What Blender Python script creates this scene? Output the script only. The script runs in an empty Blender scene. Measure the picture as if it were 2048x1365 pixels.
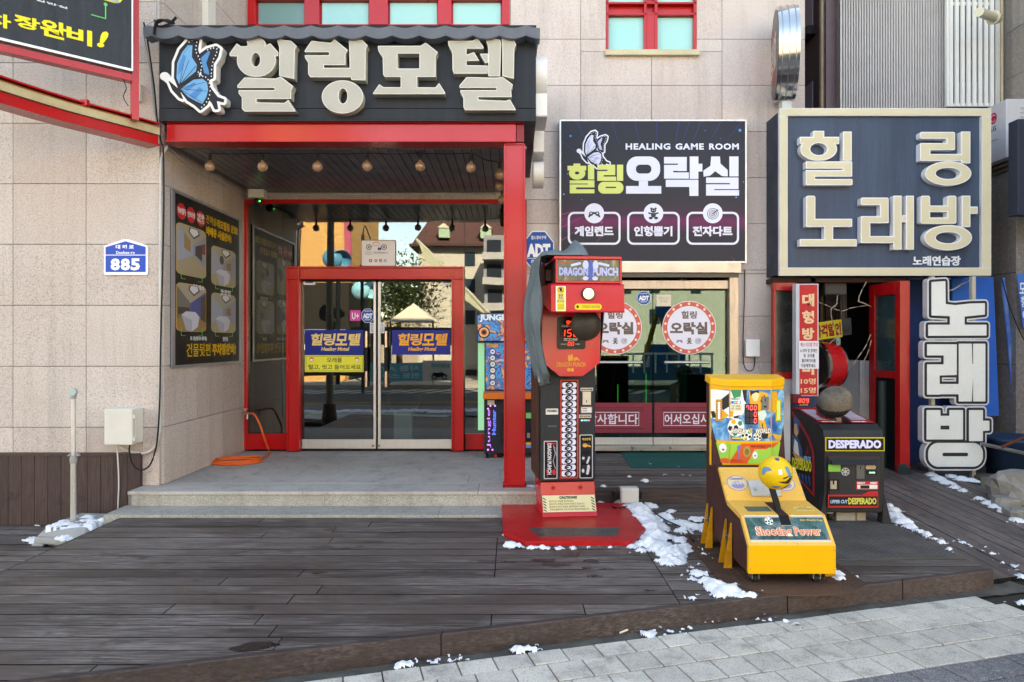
import bpy, math, random
import numpy as np
from mathutils import Vector, Matrix, noise as mn
random.seed(7)
S = bpy.context.scene
# ------------------------------------------------------------------ camera, sky, sun, exposure
F, CX, CY, EYE = 1365.33, 1024.0, 682.5, 1.585
cd = bpy.data.cameras.new('camera'); cam = bpy.data.objects.new('camera', cd); S.collection.objects.link(cam)
cam.location = (0, 0, EYE); cam.rotation_euler = (math.radians(90), 0, 0)
cd.lens = 24; cd.sensor_width = 36; cd.clip_start = .05; cd.clip_end = 600
S.camera = cam
SUN_EL, SUN_AZ = 33.0, 18.0            # azimuth clockwise from +Y (the sun stands behind the buildings)
w = bpy.data.worlds.new('World'); S.world = w; w.use_nodes = True
nt = w.node_tree; nt.nodes.clear()
sky = nt.nodes.new('ShaderNodeTexSky'); sky.sky_type = 'NISHITA'; sky.sun_disc = False
sky.sun_elevation = math.radians(SUN_EL); sky.sun_rotation = math.radians(SUN_AZ)
sky.dust_density = .4; sky.ozone_density = 1.0; sky.air_density = 1.0
bg = nt.nodes.new('ShaderNodeBackground'); bg.inputs[1].default_value = .15
wo = nt.nodes.new('ShaderNodeOutputWorld')
nt.links.new(sky.outputs[0], bg.inputs[0]); nt.links.new(bg.outputs[0], wo.inputs[0])
sd = bpy.data.lights.new('sun', 'SUN'); sd.energy = 4.5; sd.angle = math.radians(.5); sd.color = (1, .96, .9)
so = bpy.data.objects.new('sun', sd); S.collection.objects.link(so)
az, el = math.radians(SUN_AZ), math.radians(SUN_EL)
sdir = Vector((math.sin(az) * math.cos(el), math.cos(az) * math.cos(el), math.sin(el)))
so.rotation_euler = (-sdir).to_track_quat('-Z', 'Y').to_euler(); so.location = (0, 0, 20)
S.view_settings.view_transform = 'Standard'; S.view_settings.look = 'None'
S.view_settings.exposure = 2.8; S.view_settings.gamma = 1; S.view_settings.use_curve_mapping = False
S.view_settings.use_white_balance = True
S.view_settings.white_balance_temperature = 8700; S.view_settings.white_balance_tint = 9
S.render.engine = 'CYCLES'
try:
    S.cycles.use_denoising = True; S.cycles.max_bounces = 8; S.cycles.transparent_max_bounces = 16
    S.cycles.caustics_reflective = False; S.cycles.caustics_refractive = False
except Exception: pass

# ------------------------------------------------------------------ materials
def lin(h):
    h = h.lstrip('#'); r = [int(h[i:i + 2], 16) / 255 for i in (0, 2, 4)]
    return tuple(c / 12.92 if c <= .04045 else ((c + .055) / 1.055) ** 2.4 for c in r)
MATS = {}
def N(t, typ, **kw):
    n = t.nodes.new(typ)
    for k, v in kw.items():
        if k.startswith('i_'): n.inputs[int(k[2:]) if k[2:].isdigit() else k[2:]].default_value = v
        else: setattr(n, k, v)
    return n
def base(name):
    m = bpy.data.materials.new(name); m.use_nodes = True; t = m.node_tree
    return m, t, t.nodes['Principled BSDF']
def coords(t, world=False, scale=(1, 1, 1)):
    mp = N(t, 'ShaderNodeMapping'); mp.inputs['Scale'].default_value = scale
    if world:
        g = N(t, 'ShaderNodeNewGeometry'); t.links.new(g.outputs['Position'], mp.inputs[0])
    else:
        tc = N(t, 'ShaderNodeTexCoord'); oi = N(t, 'ShaderNodeObjectInfo')
        ml = N(t, 'ShaderNodeMath', operation='MULTIPLY'); ml.inputs[1].default_value = 57.3
        t.links.new(oi.outputs['Random'], ml.inputs[0])
        va = N(t, 'ShaderNodeVectorMath', operation='ADD')
        t.links.new(tc.outputs['Object'], va.inputs[0]); t.links.new(ml.outputs[0], va.inputs[1])
        t.links.new(va.outputs[0], mp.inputs[0])
    return mp.outputs[0]
def noi(t, co, scale, detail=4, rough=.55, dist=0):
    n = N(t, 'ShaderNodeTexNoise'); n.inputs['Scale'].default_value = scale; n.inputs['Detail'].default_value = detail
    n.inputs['Roughness'].default_value = rough; n.inputs['Distortion'].default_value = dist
    t.links.new(co, n.inputs['Vector']); return n.outputs['Fac']
def ramp(t, fac, a, b, c0=(0, 0, 0), c1=(1, 1, 1)):
    r = N(t, 'ShaderNodeValToRGB'); r.color_ramp.elements[0].position = a; r.color_ramp.elements[1].position = b
    r.color_ramp.elements[0].color = (*c0, 1); r.color_ramp.elements[1].color = (*c1, 1)
    t.links.new(fac, r.inputs[0]); return r.outputs[0]
def mix(t, fac, a, b, mode='MIX'):
    m = N(t, 'ShaderNodeMix', data_type='RGBA', blend_type=mode)
    for s, v in ((0, fac), (6, a), (7, b)):
        if isinstance(v, (int, float)): m.inputs[s].default_value = v
        elif isinstance(v, tuple): m.inputs[s].default_value = (*v, 1)
        else: t.links.new(v, m.inputs[s])
    return m.outputs[2]
def bump(t, bs, h, st=.3, dist=.002):
    b = N(t, 'ShaderNodeBump'); b.inputs['Strength'].default_value = st; b.inputs['Distance'].default_value = dist
    t.links.new(h, b.inputs['Height']); t.links.new(b.outputs[0], bs.inputs['Normal'])
def C(h, rough=.5, metal=0, dirt=.0, dcol='#3a342c', coat=0, emit=0, spec=.25, streak=False, bs=0, dsc=4.0):
    """painted / plastic / printed surface: one colour, optional worn dirt"""
    key = (h, rough, metal, dirt, dcol, coat, emit, spec, streak, bs, dsc)
    if key in MATS: return MATS[key]
    m, t, b = base('mat_%d' % len(MATS)); col = lin(h)
    b.inputs['Base Color'].default_value = (*col, 1); b.inputs['Roughness'].default_value = rough
    b.inputs['Metallic'].default_value = metal; b.inputs['Specular IOR Level'].default_value = spec
    b.inputs['Coat Weight'].default_value = coat; b.inputs['Coat Roughness'].default_value = .12
    if emit: b.inputs['Emission Color'].default_value = (*col, 1); b.inputs['Emission Strength'].default_value = emit * .35
    if dirt or bs:
        co = coords(t, True, (9, 9, .8) if streak else (1, 1, 1))
        n1 = noi(t, co, dsc, 6, .65)
        n2 = noi(t, coords(t, True), 60, 3, .6)
        f = mix(t, .3, n1, n2)
        if dirt:
            t.links.new(mix(t, ramp(t, f, .5 - .12, .5 + .22, (0, 0, 0), (dirt,) * 3), col, lin(dcol)), b.inputs['Base Color'])
            t.links.new(ramp(t, f, .3, .75, (max(0, rough - .08),) * 3, (min(1, rough + .25),) * 3), b.inputs['Roughness'])
        if bs: bump(t, b, n2, bs, .002)
    MATS[key] = m; return m
def granite(name, h, h2, dark, sp=.55, stain='#8a6a4c', sta=.25, bst=.25):
    m, t, b = base(name); co = coords(t); wc = coords(t, True)
    oi = N(t, 'ShaderNodeObjectInfo')
    c = mix(t, oi.outputs['Random'], lin(h), lin(h2))
    c = mix(t, ramp(t, noi(t, wc, 1.3, 5, .6), .42, .75, (0, 0, 0), (sta,) * 3), c, lin(stain))
    c = mix(t, ramp(t, noi(t, coords(t, True, (3.5, 3.5, .3)), 1.7, 7, .7), .5, .72, (0, 0, 0), (min(.8, sta * 1.2),) * 3), c, lin('#645850'))
    c = mix(t, ramp(t, noi(t, co, 22, 4, .7), .5, .7, (0, 0, 0), (.22,) * 3), c, lin('#d9cec6'))
    c = mix(t, ramp(t, noi(t, co, 105, 2, .6), .5, .68, (0, 0, 0), (sp,) * 3), c, lin(dark))
    c = mix(t, ramp(t, noi(t, co, 150, 2, .6), .55, .75, (0, 0, 0), (.45,) * 3), c, lin('#f1e8df'))
    t.links.new(c, b.inputs['Base Color']); b.inputs['Roughness'].default_value = .72
    b.inputs['Specular IOR Level'].default_value = .3
    bump(t, b, noi(t, co, 120, 3), bst, .0015); return m
def wood(name, h, h2, pale, axis='x', pamt=.55, rough=.55):
    m, t, b = base(name); s = (1.2, 28, 28) if axis == 'x' else ((28, 1.2, 28) if axis == 'y' else (28, 28, 1.2))
    oi = N(t, 'ShaderNodeObjectInfo'); g = noi(t, coords(t, False, s), 3.2, 8, .7, .25)
    c = mix(t, oi.outputs['Random'], lin(h), lin(h2))
    c = mix(t, ramp(t, g, .36, .66), c, mix(t, .55, c, lin('#0d0a0a')))
    s2 = (.5, 2.2, 2.2) if axis == 'x' else ((2.2, .5, 2.2) if axis == 'y' else (2, 2, .4))
    wn = noi(t, coords(t, True, s2), 1.7, 9, .72)
    s3 = (1.1, 22, 22) if axis == 'x' else ((22, 1.1, 22) if axis == 'y' else (16, 16, 1.3))
    fn = noi(t, coords(t, True, s3), 4, 8, .75)
    pal = mix(t, 1.0, ramp(t, wn, .42, .6), ramp(t, fn, .44, .6), 'MULTIPLY')
    c = mix(t, mix(t, 1.0, pal, (pamt,) * 3, 'MULTIPLY'), c, lin(pale))
    drk = ramp(t, noi(t, coords(t, True, (1, 1.6, 1)), 4.3, 5, .6), .6, .68, (0, 0, 0), (.5,) * 3)
    c = mix(t, drk, c, lin('#151112'))
    t.links.new(c, b.inputs['Base Color']); b.inputs['Specular IOR Level'].default_value = .35
    t.links.new(ramp(t, wn, .3, .7, (rough - .12,) * 3, (rough + .2,) * 3), b.inputs['Roughness'])
    bump(t, b, g, .35, .0015); return m
def glass(name, tint='#ffffff', refl=.42, rough=0.0, gt='#ffffff'):
    m, t, b = base(name); t.nodes.remove(b)
    g = N(t, 'ShaderNodeBsdfGlossy'); g.inputs['Roughness'].default_value = rough; g.inputs['Color'].default_value = (*lin(gt), 1)
    tr = N(t, 'ShaderNodeBsdfTransparent'); tr.inputs[0].default_value = (*lin(tint), 1)
    lw = N(t, 'ShaderNodeLayerWeight'); lw.inputs[0].default_value = .25
    r = ramp(t, lw.outputs['Fresnel'], 0, .7, (refl,) * 3, (.95,) * 3)
    wv = noi(t, coords(t, True), 1.1, 1); bm = N(t, 'ShaderNodeBump'); bm.inputs['Strength'].default_value = .05; bm.inputs['Distance'].default_value = .02
    t.links.new(wv, bm.inputs['Height']); t.links.new(bm.outputs[0], g.inputs['Normal'])
    ms = N(t, 'ShaderNodeMixShader'); t.links.new(r, ms.inputs[0]); t.links.new(tr.outputs[0], ms.inputs[1]); t.links.new(g.outputs[0], ms.inputs[2])
    t.links.new(ms.outputs[0], t.nodes['Material Output'].inputs[0]); return m
def brickm(name, h1, h2, mo, sc=6):
    m, t, b = base(name); br = N(t, 'ShaderNodeTexBrick'); br.inputs['Scale'].default_value = sc
    br.inputs['Color1'].default_value = (*lin(h1), 1); br.inputs['Color2'].default_value = (*lin(h2), 1); br.inputs['Mortar'].default_value = (*lin(mo), 1)
    br.inputs['Mortar Size'].default_value = .015
    tc = N(t, 'ShaderNodeTexCoord'); mp = N(t, 'ShaderNodeMapping'); mp.inputs['Rotation'].default_value = (math.radians(90), 0, 0)
    t.links.new(tc.outputs['Object'], mp.inputs[0]); t.links.new(mp.outputs[0], br.inputs['Vector']); t.links.new(br.outputs[0], b.inputs['Base Color'])
    b.inputs['Roughness'].default_value = .9; return m

# ------------------------------------------------------------------ frames and mesh builder
class Fr:
    def __init__(s, O, R, D, Nn): s.O, s.R, s.D, s.N = Vector(O), Vector(R), Vector(D), Vector(Nn).normalized()
    def p(s, u, v, h=0.0): return s.O + s.R * u + s.D * v + s.N * h
    def sub(s, u, v, k=1.0, h=0.0): return Fr(s.p(u, v, h), s.R * k, s.D * k, s.N)
def PF(d, sc=1.0, ox=0.0, oy=0.0):
    """a plane facing the street at distance d; u, v run right and down in photo pixels"""
    k = d / F
    return Fr((k * (ox - CX), d, EYE - k * (oy - CY)), (k / sc, 0, 0), (0, 0, -k / sc), (0, -1, 0))
def GD(x, y, z=.1):
    """point on the ground plane of height z seen at photo pixel x, y"""
    d = F * (EYE - z) / (y - CY); return ((x - CX) * d / F, d, z)
def quadfr(p0, pr, pd, W, H):
    """frame with its corner at p0, u axis to pr over W units, v axis to pd over H units"""
    p0, pr, pd = Vector(p0), Vector(pr), Vector(pd)
    R, D = (pr - p0) / W, (pd - p0) / H
    return Fr(p0, R, D, D.cross(R))
WO = {}
def org(o): return WO.get(o.name, Vector((0, 0, 0))) if o else Vector((0, 0, 0))
def tagit(o, label=None, cat=None, group=None, kind=None):
    if label: o['label'] = label
    if cat: o['category'] = cat
    if group: o['group'] = group
    if kind: o['kind'] = kind
def link(o, loc, parent=None, **k):
    loc = Vector(loc); S.collection.objects.link(o)
    if parent: o.parent = parent; o.location = loc - org(parent)
    else: o.location = loc
    WO[o.name] = loc; tagit(o, **k); return o
def thing(name, loc, label, cat, group=None, kind=None, parent=None):
    o = bpy.data.objects.new(name, None); o.empty_display_size = .1
    return link(o, loc, parent, label=label, cat=cat, group=group, kind=kind)
def flatmesh(loops, text=None, off=0.0, res=3, spacing=1.0):
    """a filled flat curve or text turned into vertices and faces"""
    if text is not None:
        c = bpy.data.curves.new('t', 'FONT'); c.body = text; c.resolution_u = res; c.offset = off; c.space_character = spacing; c.space_line = 1.0
        c.align_x = 'CENTER'
    else:
        c = bpy.data.curves.new('t', 'CURVE'); c.dimensions = '2D'; c.fill_mode = 'BOTH'
        for L in loops:
            s = c.splines.new('POLY'); s.points.add(len(L) - 1)
            for i, q in enumerate(L): s.points[i].co = (q[0], q[1], 0, 1)
            s.use_cyclic_u = True
    c.dimensions = '2D'; c.extrude = 1.0
    o = bpy.data.objects.new('t', c); m = bpy.data.meshes.new_from_object(o)
    vs = [tuple(v.co) for v in m.vertices]; fs = [tuple(f.vertices) for f in m.polygons]
    bpy.data.objects.remove(o); bpy.data.curves.remove(c); bpy.data.meshes.remove(m); return vs, fs
TC = {}
def sdrect(X, Y, a, b, c, d, r=0):
    cx, cy, hx, hy = (a + c) / 2, (b + d) / 2, abs(c - a) / 2 - r, abs(d - b) / 2 - r
    qx, qy = np.abs(X - cx) - hx, np.abs(Y - cy) - hy
    return np.hypot(np.maximum(qx, 0), np.maximum(qy, 0)) + np.minimum(np.maximum(qx, qy), 0) - r
def sdell(X, Y, cx, cy, rx, ry):
    k = np.hypot((X - cx) / rx, (Y - cy) / ry); g = np.hypot((X - cx) / rx ** 2, (Y - cy) / ry ** 2) + 1e-9
    return k * (k - 1) / g
def sdpoly(X, Y, P):
    d = np.full(X.shape, 1e18); s = np.ones(X.shape); n = len(P); j = n - 1
    for i in range(n):
        ax, ay = P[i]; bx, by = P[j]; ex, ey = bx - ax, by - ay; wx, wy = X - ax, Y - ay
        t = np.clip((wx * ex + wy * ey) / (ex * ex + ey * ey + 1e-12), 0, 1)
        d = np.minimum(d, (wx - ex * t) ** 2 + (wy - ey * t) ** 2)
        c1, c2, c3 = Y >= ay, Y < by, ex * wy > ey * wx
        s = np.where((c1 & c2 & c3) | (~c1 & ~c2 & ~c3), -s, s); j = i
    return s * np.sqrt(d)
def sdf(X, Y, shapes):
    """shapes: ('r',x0,y0,x1,y1[,round]) ('e',cx,cy,rx,ry) ('p',pts) ('l',x0,y0,x1,y1,w); upper case cuts"""
    A = np.full(X.shape, 1e9)
    def one(s):
        k = s[0].lower()
        if k == 'r': return sdrect(X, Y, *s[1:])
        if k == 'e': return sdell(X, Y, *s[1:])
        if k == 'p': return sdpoly(X, Y, s[1])
        ax, ay, bx, by, wd = s[1:]; ex, ey = bx - ax, by - ay
        t = np.clip(((X - ax) * ex + (Y - ay) * ey) / (ex * ex + ey * ey + 1e-9), 0, 1)
        return np.hypot(X - ax - ex * t, Y - ay - ey * t) - wd / 2
    for s in shapes:
        d = one(s)
        A = np.maximum(A, -d) if s[0].isupper() else np.minimum(A, d)
    return A
def contour(shapes, bbox, off=0.0, res=110):
    """marching squares outlines of the union of shapes, grown by off"""
    x0, y0, x1, y1 = bbox; st = max(x1 - x0, y1 - y0) / res
    xs = np.arange(x0 - 2 * st, x1 + 3 * st, st); ys = np.arange(y0 - 2 * st, y1 + 3 * st, st)
    X, Y = np.meshgrid(xs, ys); V = sdf(X, Y, shapes) - off + 1e-7
    V[0, :] = V[-1, :] = 1; V[:, 0] = V[:, -1] = 1
    seg = {}
    def ip(i, j, k, l):
        a, b = V[i, j], V[k, l]; t = a / (a - b)
        return (xs[j] + (xs[l] - xs[j]) * t, ys[i] + (ys[k] - ys[i]) * t)
    I = V < 0; code = I[:-1, :-1] * 1 + I[:-1, 1:] * 2 + I[1:, 1:] * 4 + I[1:, :-1] * 8
    TB = {1: [(3, 0)], 2: [(0, 1)], 3: [(3, 1)], 4: [(1, 2)], 5: [(3, 0), (1, 2)], 6: [(0, 2)], 7: [(3, 2)], 8: [(2, 3)], 9: [(2, 0)], 10: [(0, 1), (2, 3)], 11: [(2, 1)], 12: [(1, 3)], 13: [(1, 0)], 14: [(0, 3)]}
    for i, j in zip(*np.nonzero((code > 0) & (code < 15))):
        def ek(e): return (('h', i, j), ('v', i, j + 1), ('h', i + 1, j), ('v', i, j))[e]
        for a, b in TB[int(code[i, j])]: seg[ek(a)] = ek(b)
    def ept(k):
        t, i, j = k; return ip(i, j, i, j + 1) if t == 'h' else ip(i, j, i + 1, j)
    loops = []
    while seg:
        k0, k = seg.popitem(); L = [ept(k0)]
        while k != k0:
            L.append(ept(k))
            if k not in seg: break
            k = seg.pop(k)
        # drop points that lie on a straight run
        out = []
        n = len(L)
        for q in range(n):
            a, b, c = L[q - 1], L[q], L[(q + 1) % n]
            if abs((b[0] - a[0]) * (c[1] - b[1]) - (b[1] - a[1]) * (c[0] - b[0])) > .004 * st * st or n < 12: out.append(b)
        if len(out) > 2: loops.append(out)
    return loops
class B:
    def __init__(s, xf=None): s.v, s.f, s.m, s.ms, s.sm, s.xf = [], [], [], [], [], xf
    def add(s, vs, fs, mat, smooth=False):
        if mat not in s.ms: s.ms.append(mat)
        k = s.ms.index(mat); o = len(s.v); s.v += [Vector(v) for v in vs]
        for f in fs: s.f.append([o + i for i in f]); s.m.append(k); s.sm.append(smooth)
        return s
    def hexa(s, P, mat):  # P: 4 bottom, 4 top
        return s.add(P, [(0, 3, 2, 1), (4, 5, 6, 7), (0, 1, 5, 4), (1, 2, 6, 5), (2, 3, 7, 6), (3, 0, 4, 7)], mat)
    def box(s, x0, x1, y0, y1, z0, z1, mat):
        return s.hexa([(x0, y0, z0), (x1, y0, z0), (x1, y1, z0), (x0, y1, z0), (x0, y0, z1), (x1, y0, z1), (x1, y1, z1), (x0, y1, z1)], mat)
    def fb(s, fr, u0, v0, u1, v1, h0, h1, mat):
        return s.hexa([fr.p(u0, v0, h0), fr.p(u1, v0, h0), fr.p(u1, v1, h0), fr.p(u0, v1, h0), fr.p(u0, v0, h1), fr.p(u1, v0, h1), fr.p(u1, v1, h1), fr.p(u0, v1, h1)], mat)
    def fill(s, fr, loops, h0, h1, mat, side=None):
        vs, fs = flatmesh(loops); return s._flat(fr, vs, fs, h0, h1, mat, side)
    def _flat(s, fr, vs, fs, h0, h1, mat, side=None):
        P = [fr.p(v[0], v[1], h1 if v[2] > 0 else h0) for v in vs]
        if side:
            cap = [f for f in fs if all(vs[i][2] > 0 for i in f)]; rest = [f for f in fs if not all(vs[i][2] > 0 for i in f)]
            s.add(P, cap, mat); return s.add(P, rest, side)
        return s.add(P, fs, mat)
    def sheet(s, fr, pts, h, mat):
        return s.add([fr.p(a, b, h) for a, b in pts], [tuple(range(len(pts)))], mat)
    def rect(s, fr, a, b, c, d, h, mat): return s.sheet(fr, [(a, b), (c, b), (c, d), (a, d)], h, mat)
    def disc(s, fr, cx, cy, rx, ry, h, mat, n=28):
        return s.sheet(fr, [(cx + rx * math.cos(2 * math.pi * i / n), cy + ry * math.sin(2 * math.pi * i / n)) for i in range(n)], h, mat)
    def text(s, fr, t, u0, v0, u1, v1, h0, h1, mat, bold=.0, res=2, rot=0, spacing=1.0, slant=0):
        key = (t, bold, res, spacing)
        if key not in TC: TC[key] = flatmesh(None, t, bold, res, spacing)
        vs, fs = TC[key]
        if not vs: return s
        xa, xb = min(v[0] for v in vs), max(v[0] for v in vs); ya, yb = min(v[1] for v in vs), max(v[1] for v in vs)
        q = []
        for x, y, z in vs:
            a, b = (x - xa) / (xb - xa + 1e-9), (yb - y) / (yb - ya + 1e-9)
            a2 = a + slant * (1 - b) * (yb - ya) / (xb - xa)
            if rot == 90: a2, b = 1 - b, a          # reads downwards
            if rot == -90: a2, b = b, 1 - a         # reads upwards
            q.append((u0 + (u1 - u0) * a2, v0 + (v1 - v0) * b, z))
        return s._flat(fr, q, fs, h0, h1, mat)
    def tube(s, pts, r, mat, n=7, closed=False):
        pts = [Vector(p) for p in pts]; vs, fs = [], []; up = Vector((0, 0, 1)); k = len(pts)
        for i, p in enumerate(pts):
            t = (pts[(i + 1) % k if closed else min(i + 1, k - 1)] - pts[i - 1 if closed else max(i - 1, 0)]).normalized()
            a = t.cross(up if abs(t.z) < .95 else Vector((1, 0, 0))).normalized(); b = t.cross(a)
            rr = r[i] if isinstance(r, (list, tuple)) else r
            for j in range(n):
                q = 2 * math.pi * j / n; vs.append(p + a * math.cos(q) * rr + b * math.sin(q) * rr)
        for i in range(k if closed else k - 1):
            for j in range(n):
                a0, b0 = i * n, ((i + 1) % k) * n; fs.append((a0 + j, a0 + (j + 1) % n, b0 + (j + 1) % n, b0 + j))
        if not closed: fs += [tuple(range(n)), tuple(range((k - 1) * n, k * n))]
        return s.add(vs, fs, mat, True)
    def cyl(s, p0, p1, r0, r1, mat, n=20, smooth=False):
        p0, p1 = Vector(p0), Vector(p1); t = (p1 - p0).normalized()
        a = t.cross(Vector((0, 0, 1)) if abs(t.z) < .95 else Vector((1, 0, 0))).normalized(); b = t.cross(a); vs = []
        for p, r in ((p0, r0), (p1, r1)):
            vs += [p + (a * math.cos(2 * math.pi * j / n) + b * math.sin(2 * math.pi * j / n)) * r for j in range(n)]
        s.add(vs, [(j, (j + 1) % n, n + (j + 1) % n, n + j) for j in range(n)], mat, True)
        return s.add(vs, [tuple(range(n)), tuple(range(n, 2 * n))], mat)
    def ball(s, c, r, mat, nu=20, nv=12, rot=None, f=None, sm=True):
        c = Vector(c); r = (r, r, r) if isinstance(r, (int, float)) else r; vs, fs = [], []
        for i in range(nv + 1):
            th = math.pi * i / nv
            for j in range(nu):
                ph = 2 * math.pi * j / nu; q = Vector((math.sin(th) * math.cos(ph), math.sin(th) * math.sin(ph), math.cos(th)))
                q = Vector((q.x * r[0], q.y * r[1], q.z * r[2]))
                if f: q = f(q)
                if rot: q = rot @ q
                vs.append(c + q)
        for i in range(nv):
            for j in range(nu): fs.append((i * nu + j, i * nu + (j + 1) % nu, (i + 1) * nu + (j + 1) % nu, (i + 1) * nu + j))
        return s.add(vs, fs, mat, sm)
    def lathe(s, c, prof, mat, n=20, ax=None):
        c = Vector(c); vs, fs = [], []
        for r, z in prof:
            for j in range(n):
                q = 2 * math.pi * j / n; p = Vector((r * math.cos(q), r * math.sin(q), z)); vs.append(c + (ax @ p if ax else p))
        for i in range(len(prof) - 1):
            for j in range(n): fs.append((i * n + j, i * n + (j + 1) % n, (i + 1) * n + (j + 1) % n, (i + 1) * n + j))
        return s.add(vs, fs, mat, True)
    def prism(s, P, axis, a, b, mat, side=None):
        """polygon P of (Y,Z) pushed along x from a to b (axis x), or (X,Y) along z"""
        n = len(P)
        if axis == 'x': vs = [(a, y, z) for y, z in P] + [(b, y, z) for y, z in P]
        else: vs = [(x, y, a) for x, y in P] + [(x, y, b) for x, y in P]
        from mathutils.geometry import tessellate_polygon
        tr = [tuple(t) for t in tessellate_polygon([[Vector((*p, 0)) for p in P]])]
        s.add(vs, [tuple(t) for t in tr] + [tuple(i + n for i in t) for t in tr], mat); s.add(vs, [(i, (i + 1) % n, n + (i + 1) % n, n + i) for i in range(n)], side or mat); return s
    def letters(s, fr, t, u0, v0, u1, v1, h0, h1, mat, parent, bold=.0, gap=.06, slant=0, w=None):
        """every character as a letter object of its own"""
        w = w or [1] * len(t); tot = sum(w); x = u0; k = (u1 - u0) / (tot - gap)
        for ch, cw in zip(t, w):
            B(s.xf).text(fr, ch, x, v0, x + k * (cw - gap), v1, h0, h1, mat, bold, slant=slant).build('letter', parent); x += k * cw
        return s
    def mesh(s, name, o):
        me = bpy.data.meshes.new(name); me.from_pydata([tuple(v - o) for v in s.v], [], s.f)
        for m in s.ms: me.materials.append(m)
        me.polygons.foreach_set('material_index', s.m); me.polygons.foreach_set('use_smooth', s.sm); me.update(); return me
    def build(s, name, parent=None, label=None, cat=None, group=None, kind=None, bevel=0, at=None):
        if s.xf: s.v = [s.xf @ v for v in s.v]
        if at is None:
            a = np.array([tuple(v) for v in s.v]); lo, hi = a.min(0), a.max(0)
            at = Vector(((lo[0] + hi[0]) / 2, (lo[1] + hi[1]) / 2, lo[2] if not parent else (lo[2] + hi[2]) / 2))
        if parent and kind is None and (name.endswith('_print') or name in ('lettering', 'small_lettering', 'header_lettering', 'gold_lettering', 'digit', 'light_rays', 'printed_title', 'drawing')): kind = 'stuff'
        o = bpy.data.objects.new(name, s.mesh(name, Vector(at)))
        link(o, at, parent, label=label, cat=cat, group=group, kind=kind)
        if bevel:
            md = o.modifiers.new('edge', 'BEVEL'); md.width = bevel; md.segments = 2; md.limit_method = 'ANGLE'; md.angle_limit = math.radians(40)
        return o
def inst(name, me, loc, parent, rot=0.0):
    o = bpy.data.objects.new(name, me); link(o, loc, parent); o.rotation_euler.z = rot; return o
def clip(poly, px, py, nx, ny):
    """keep the side of polygon where (p-(px,py)).n >= 0"""
    out = []; n = len(poly)
    for i in range(n):
        a, b = poly[i], poly[(i + 1) % n]; da = (a[0] - px) * nx + (a[1] - py) * ny; db = (b[0] - px) * nx + (b[1] - py) * ny
        if da >= 0: out.append(a)
        if (da >= 0) != (db >= 0): t = da / (da - db); out.append((a[0] + (b[0] - a[0]) * t, a[1] + (b[1] - a[1]) * t))
    return out
def cutrect(r, holes):
    rs = [r]
    for h in holes:
        nx = []
        for a in rs:
            if h[0] >= a[2] or h[2] <= a[0] or h[1] >= a[3] or h[3] <= a[1]: nx.append(a); continue
            if a[1] < h[1]: nx.append((a[0], a[1], a[2], h[1]))
            if h[3] < a[3]: nx.append((a[0], h[3], a[2], a[3]))
            y0, y1 = max(a[1], h[1]), min(a[3], h[3])
            if a[0] < h[0]: nx.append((a[0], y0, h[0], y1))
            if h[2] < a[2]: nx.append((h[2], y0, a[2], y1))
        rs = nx
    return rs
def lerp(a, b, t): return a + (b - a) * t
def arcp(cx, cy, r, a0, a1, n): return [(cx + r * math.cos(math.radians(lerp(a0, a1, i / n))), cy + r * math.sin(math.radians(lerp(a0, a1, i / n)))) for i in range(n + 1)]
def rrect(a, b, c, d, r, n=4):
    return arcp(a + r, b + r, r, 180, 270, n) + arcp(c - r, b + r, r, 270, 360, n) + arcp(c - r, d - r, r, 0, 90, n) + arcp(a + r, d - r, r, 90, 180, n)
def smooth(pts, k=6):
    """Catmull-Rom curve through 3D points"""
    P = [Vector(p) for p in pts]; P = [P[0]] + P + [P[-1]]; out = []
    for i in range(1, len(P) - 2):
        for j in range(k):
            t = j / k; a, b, c, d = P[i - 1], P[i], P[i + 1], P[i + 2]
            out.append(.5 * ((2 * b) + (c - a) * t + (2 * a - 5 * b + 4 * c - d) * t * t + (3 * b - a - 3 * c + d) * t ** 3))
    return out + [P[-2]]
# ------------------------------------------------------------------ shared materials
M_PINK = granite('pink_granite', '#bbaca4', '#cabeb6', '#655b58', .6, '#9b7f68', .24)
M_PINK2 = granite('pale_granite', '#c4b5af', '#cfc2bd', '#786c6b', .5, '#a58c80', .25)
M_GREYG = granite('grey_granite', '#9f9c92', '#a8a49a', '#3f403c', .6, '#56584e', .4)
M_PORCH = granite('porch_granite', '#aaa59e', '#b3ada5', '#5c5955', .4, '#6b625b', .4)
M_PAVE = granite('paver_light', '#d1c9ba', '#bfb7aa', '#6a6967', .45, '#7b766e', .6)
M_PAVD = granite('paver_dark', '#6d6c6e', '#636266', '#26282c', .6, '#43454a', .4)
M_DECK = wood('deck_wood', '#63564f', '#453a36', '#a0968f', 'x', .66)
M_DECKG = wood('deck_wood_grey', '#685c54', '#493f3a', '#a39991', 'x', .66)
M_RAMP = wood('ramp_wood', '#6c5f5a', '#544a47', '#9b8f88', 'y', .6)
M_SKIRT = wood('skirt_wood', '#4e3b38', '#443332', '#6b5852', 'z', .35)
M_FASC = wood('fascia_wood', '#4d3f3b', '#413532', '#766b66', 'x', .45, .6)
M_RED = C('#bb1217', .28, 0, .22, '#6b0d10', coat=.45, dsc=2.2)
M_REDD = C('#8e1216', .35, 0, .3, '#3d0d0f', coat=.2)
M_FASD = C('#171a20', .42, 0, .5, '#3c4046', streak=True, dsc=1.5)
M_ROOF = C('#6b7482', .32, .1, .35, '#3b414b', bs=.2)
M_BLACK = C('#0b0b0c', .5); M_DARK = C('#1c1d1f', .55, 0, .3, '#3a3836')
M_WHITE = C('#e9e8e6', .45, 0, .15, '#9a958c'); M_STEEL = C('#b9b7b3', .28, 1, .2, '#6d675f', dsc=8)
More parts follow.
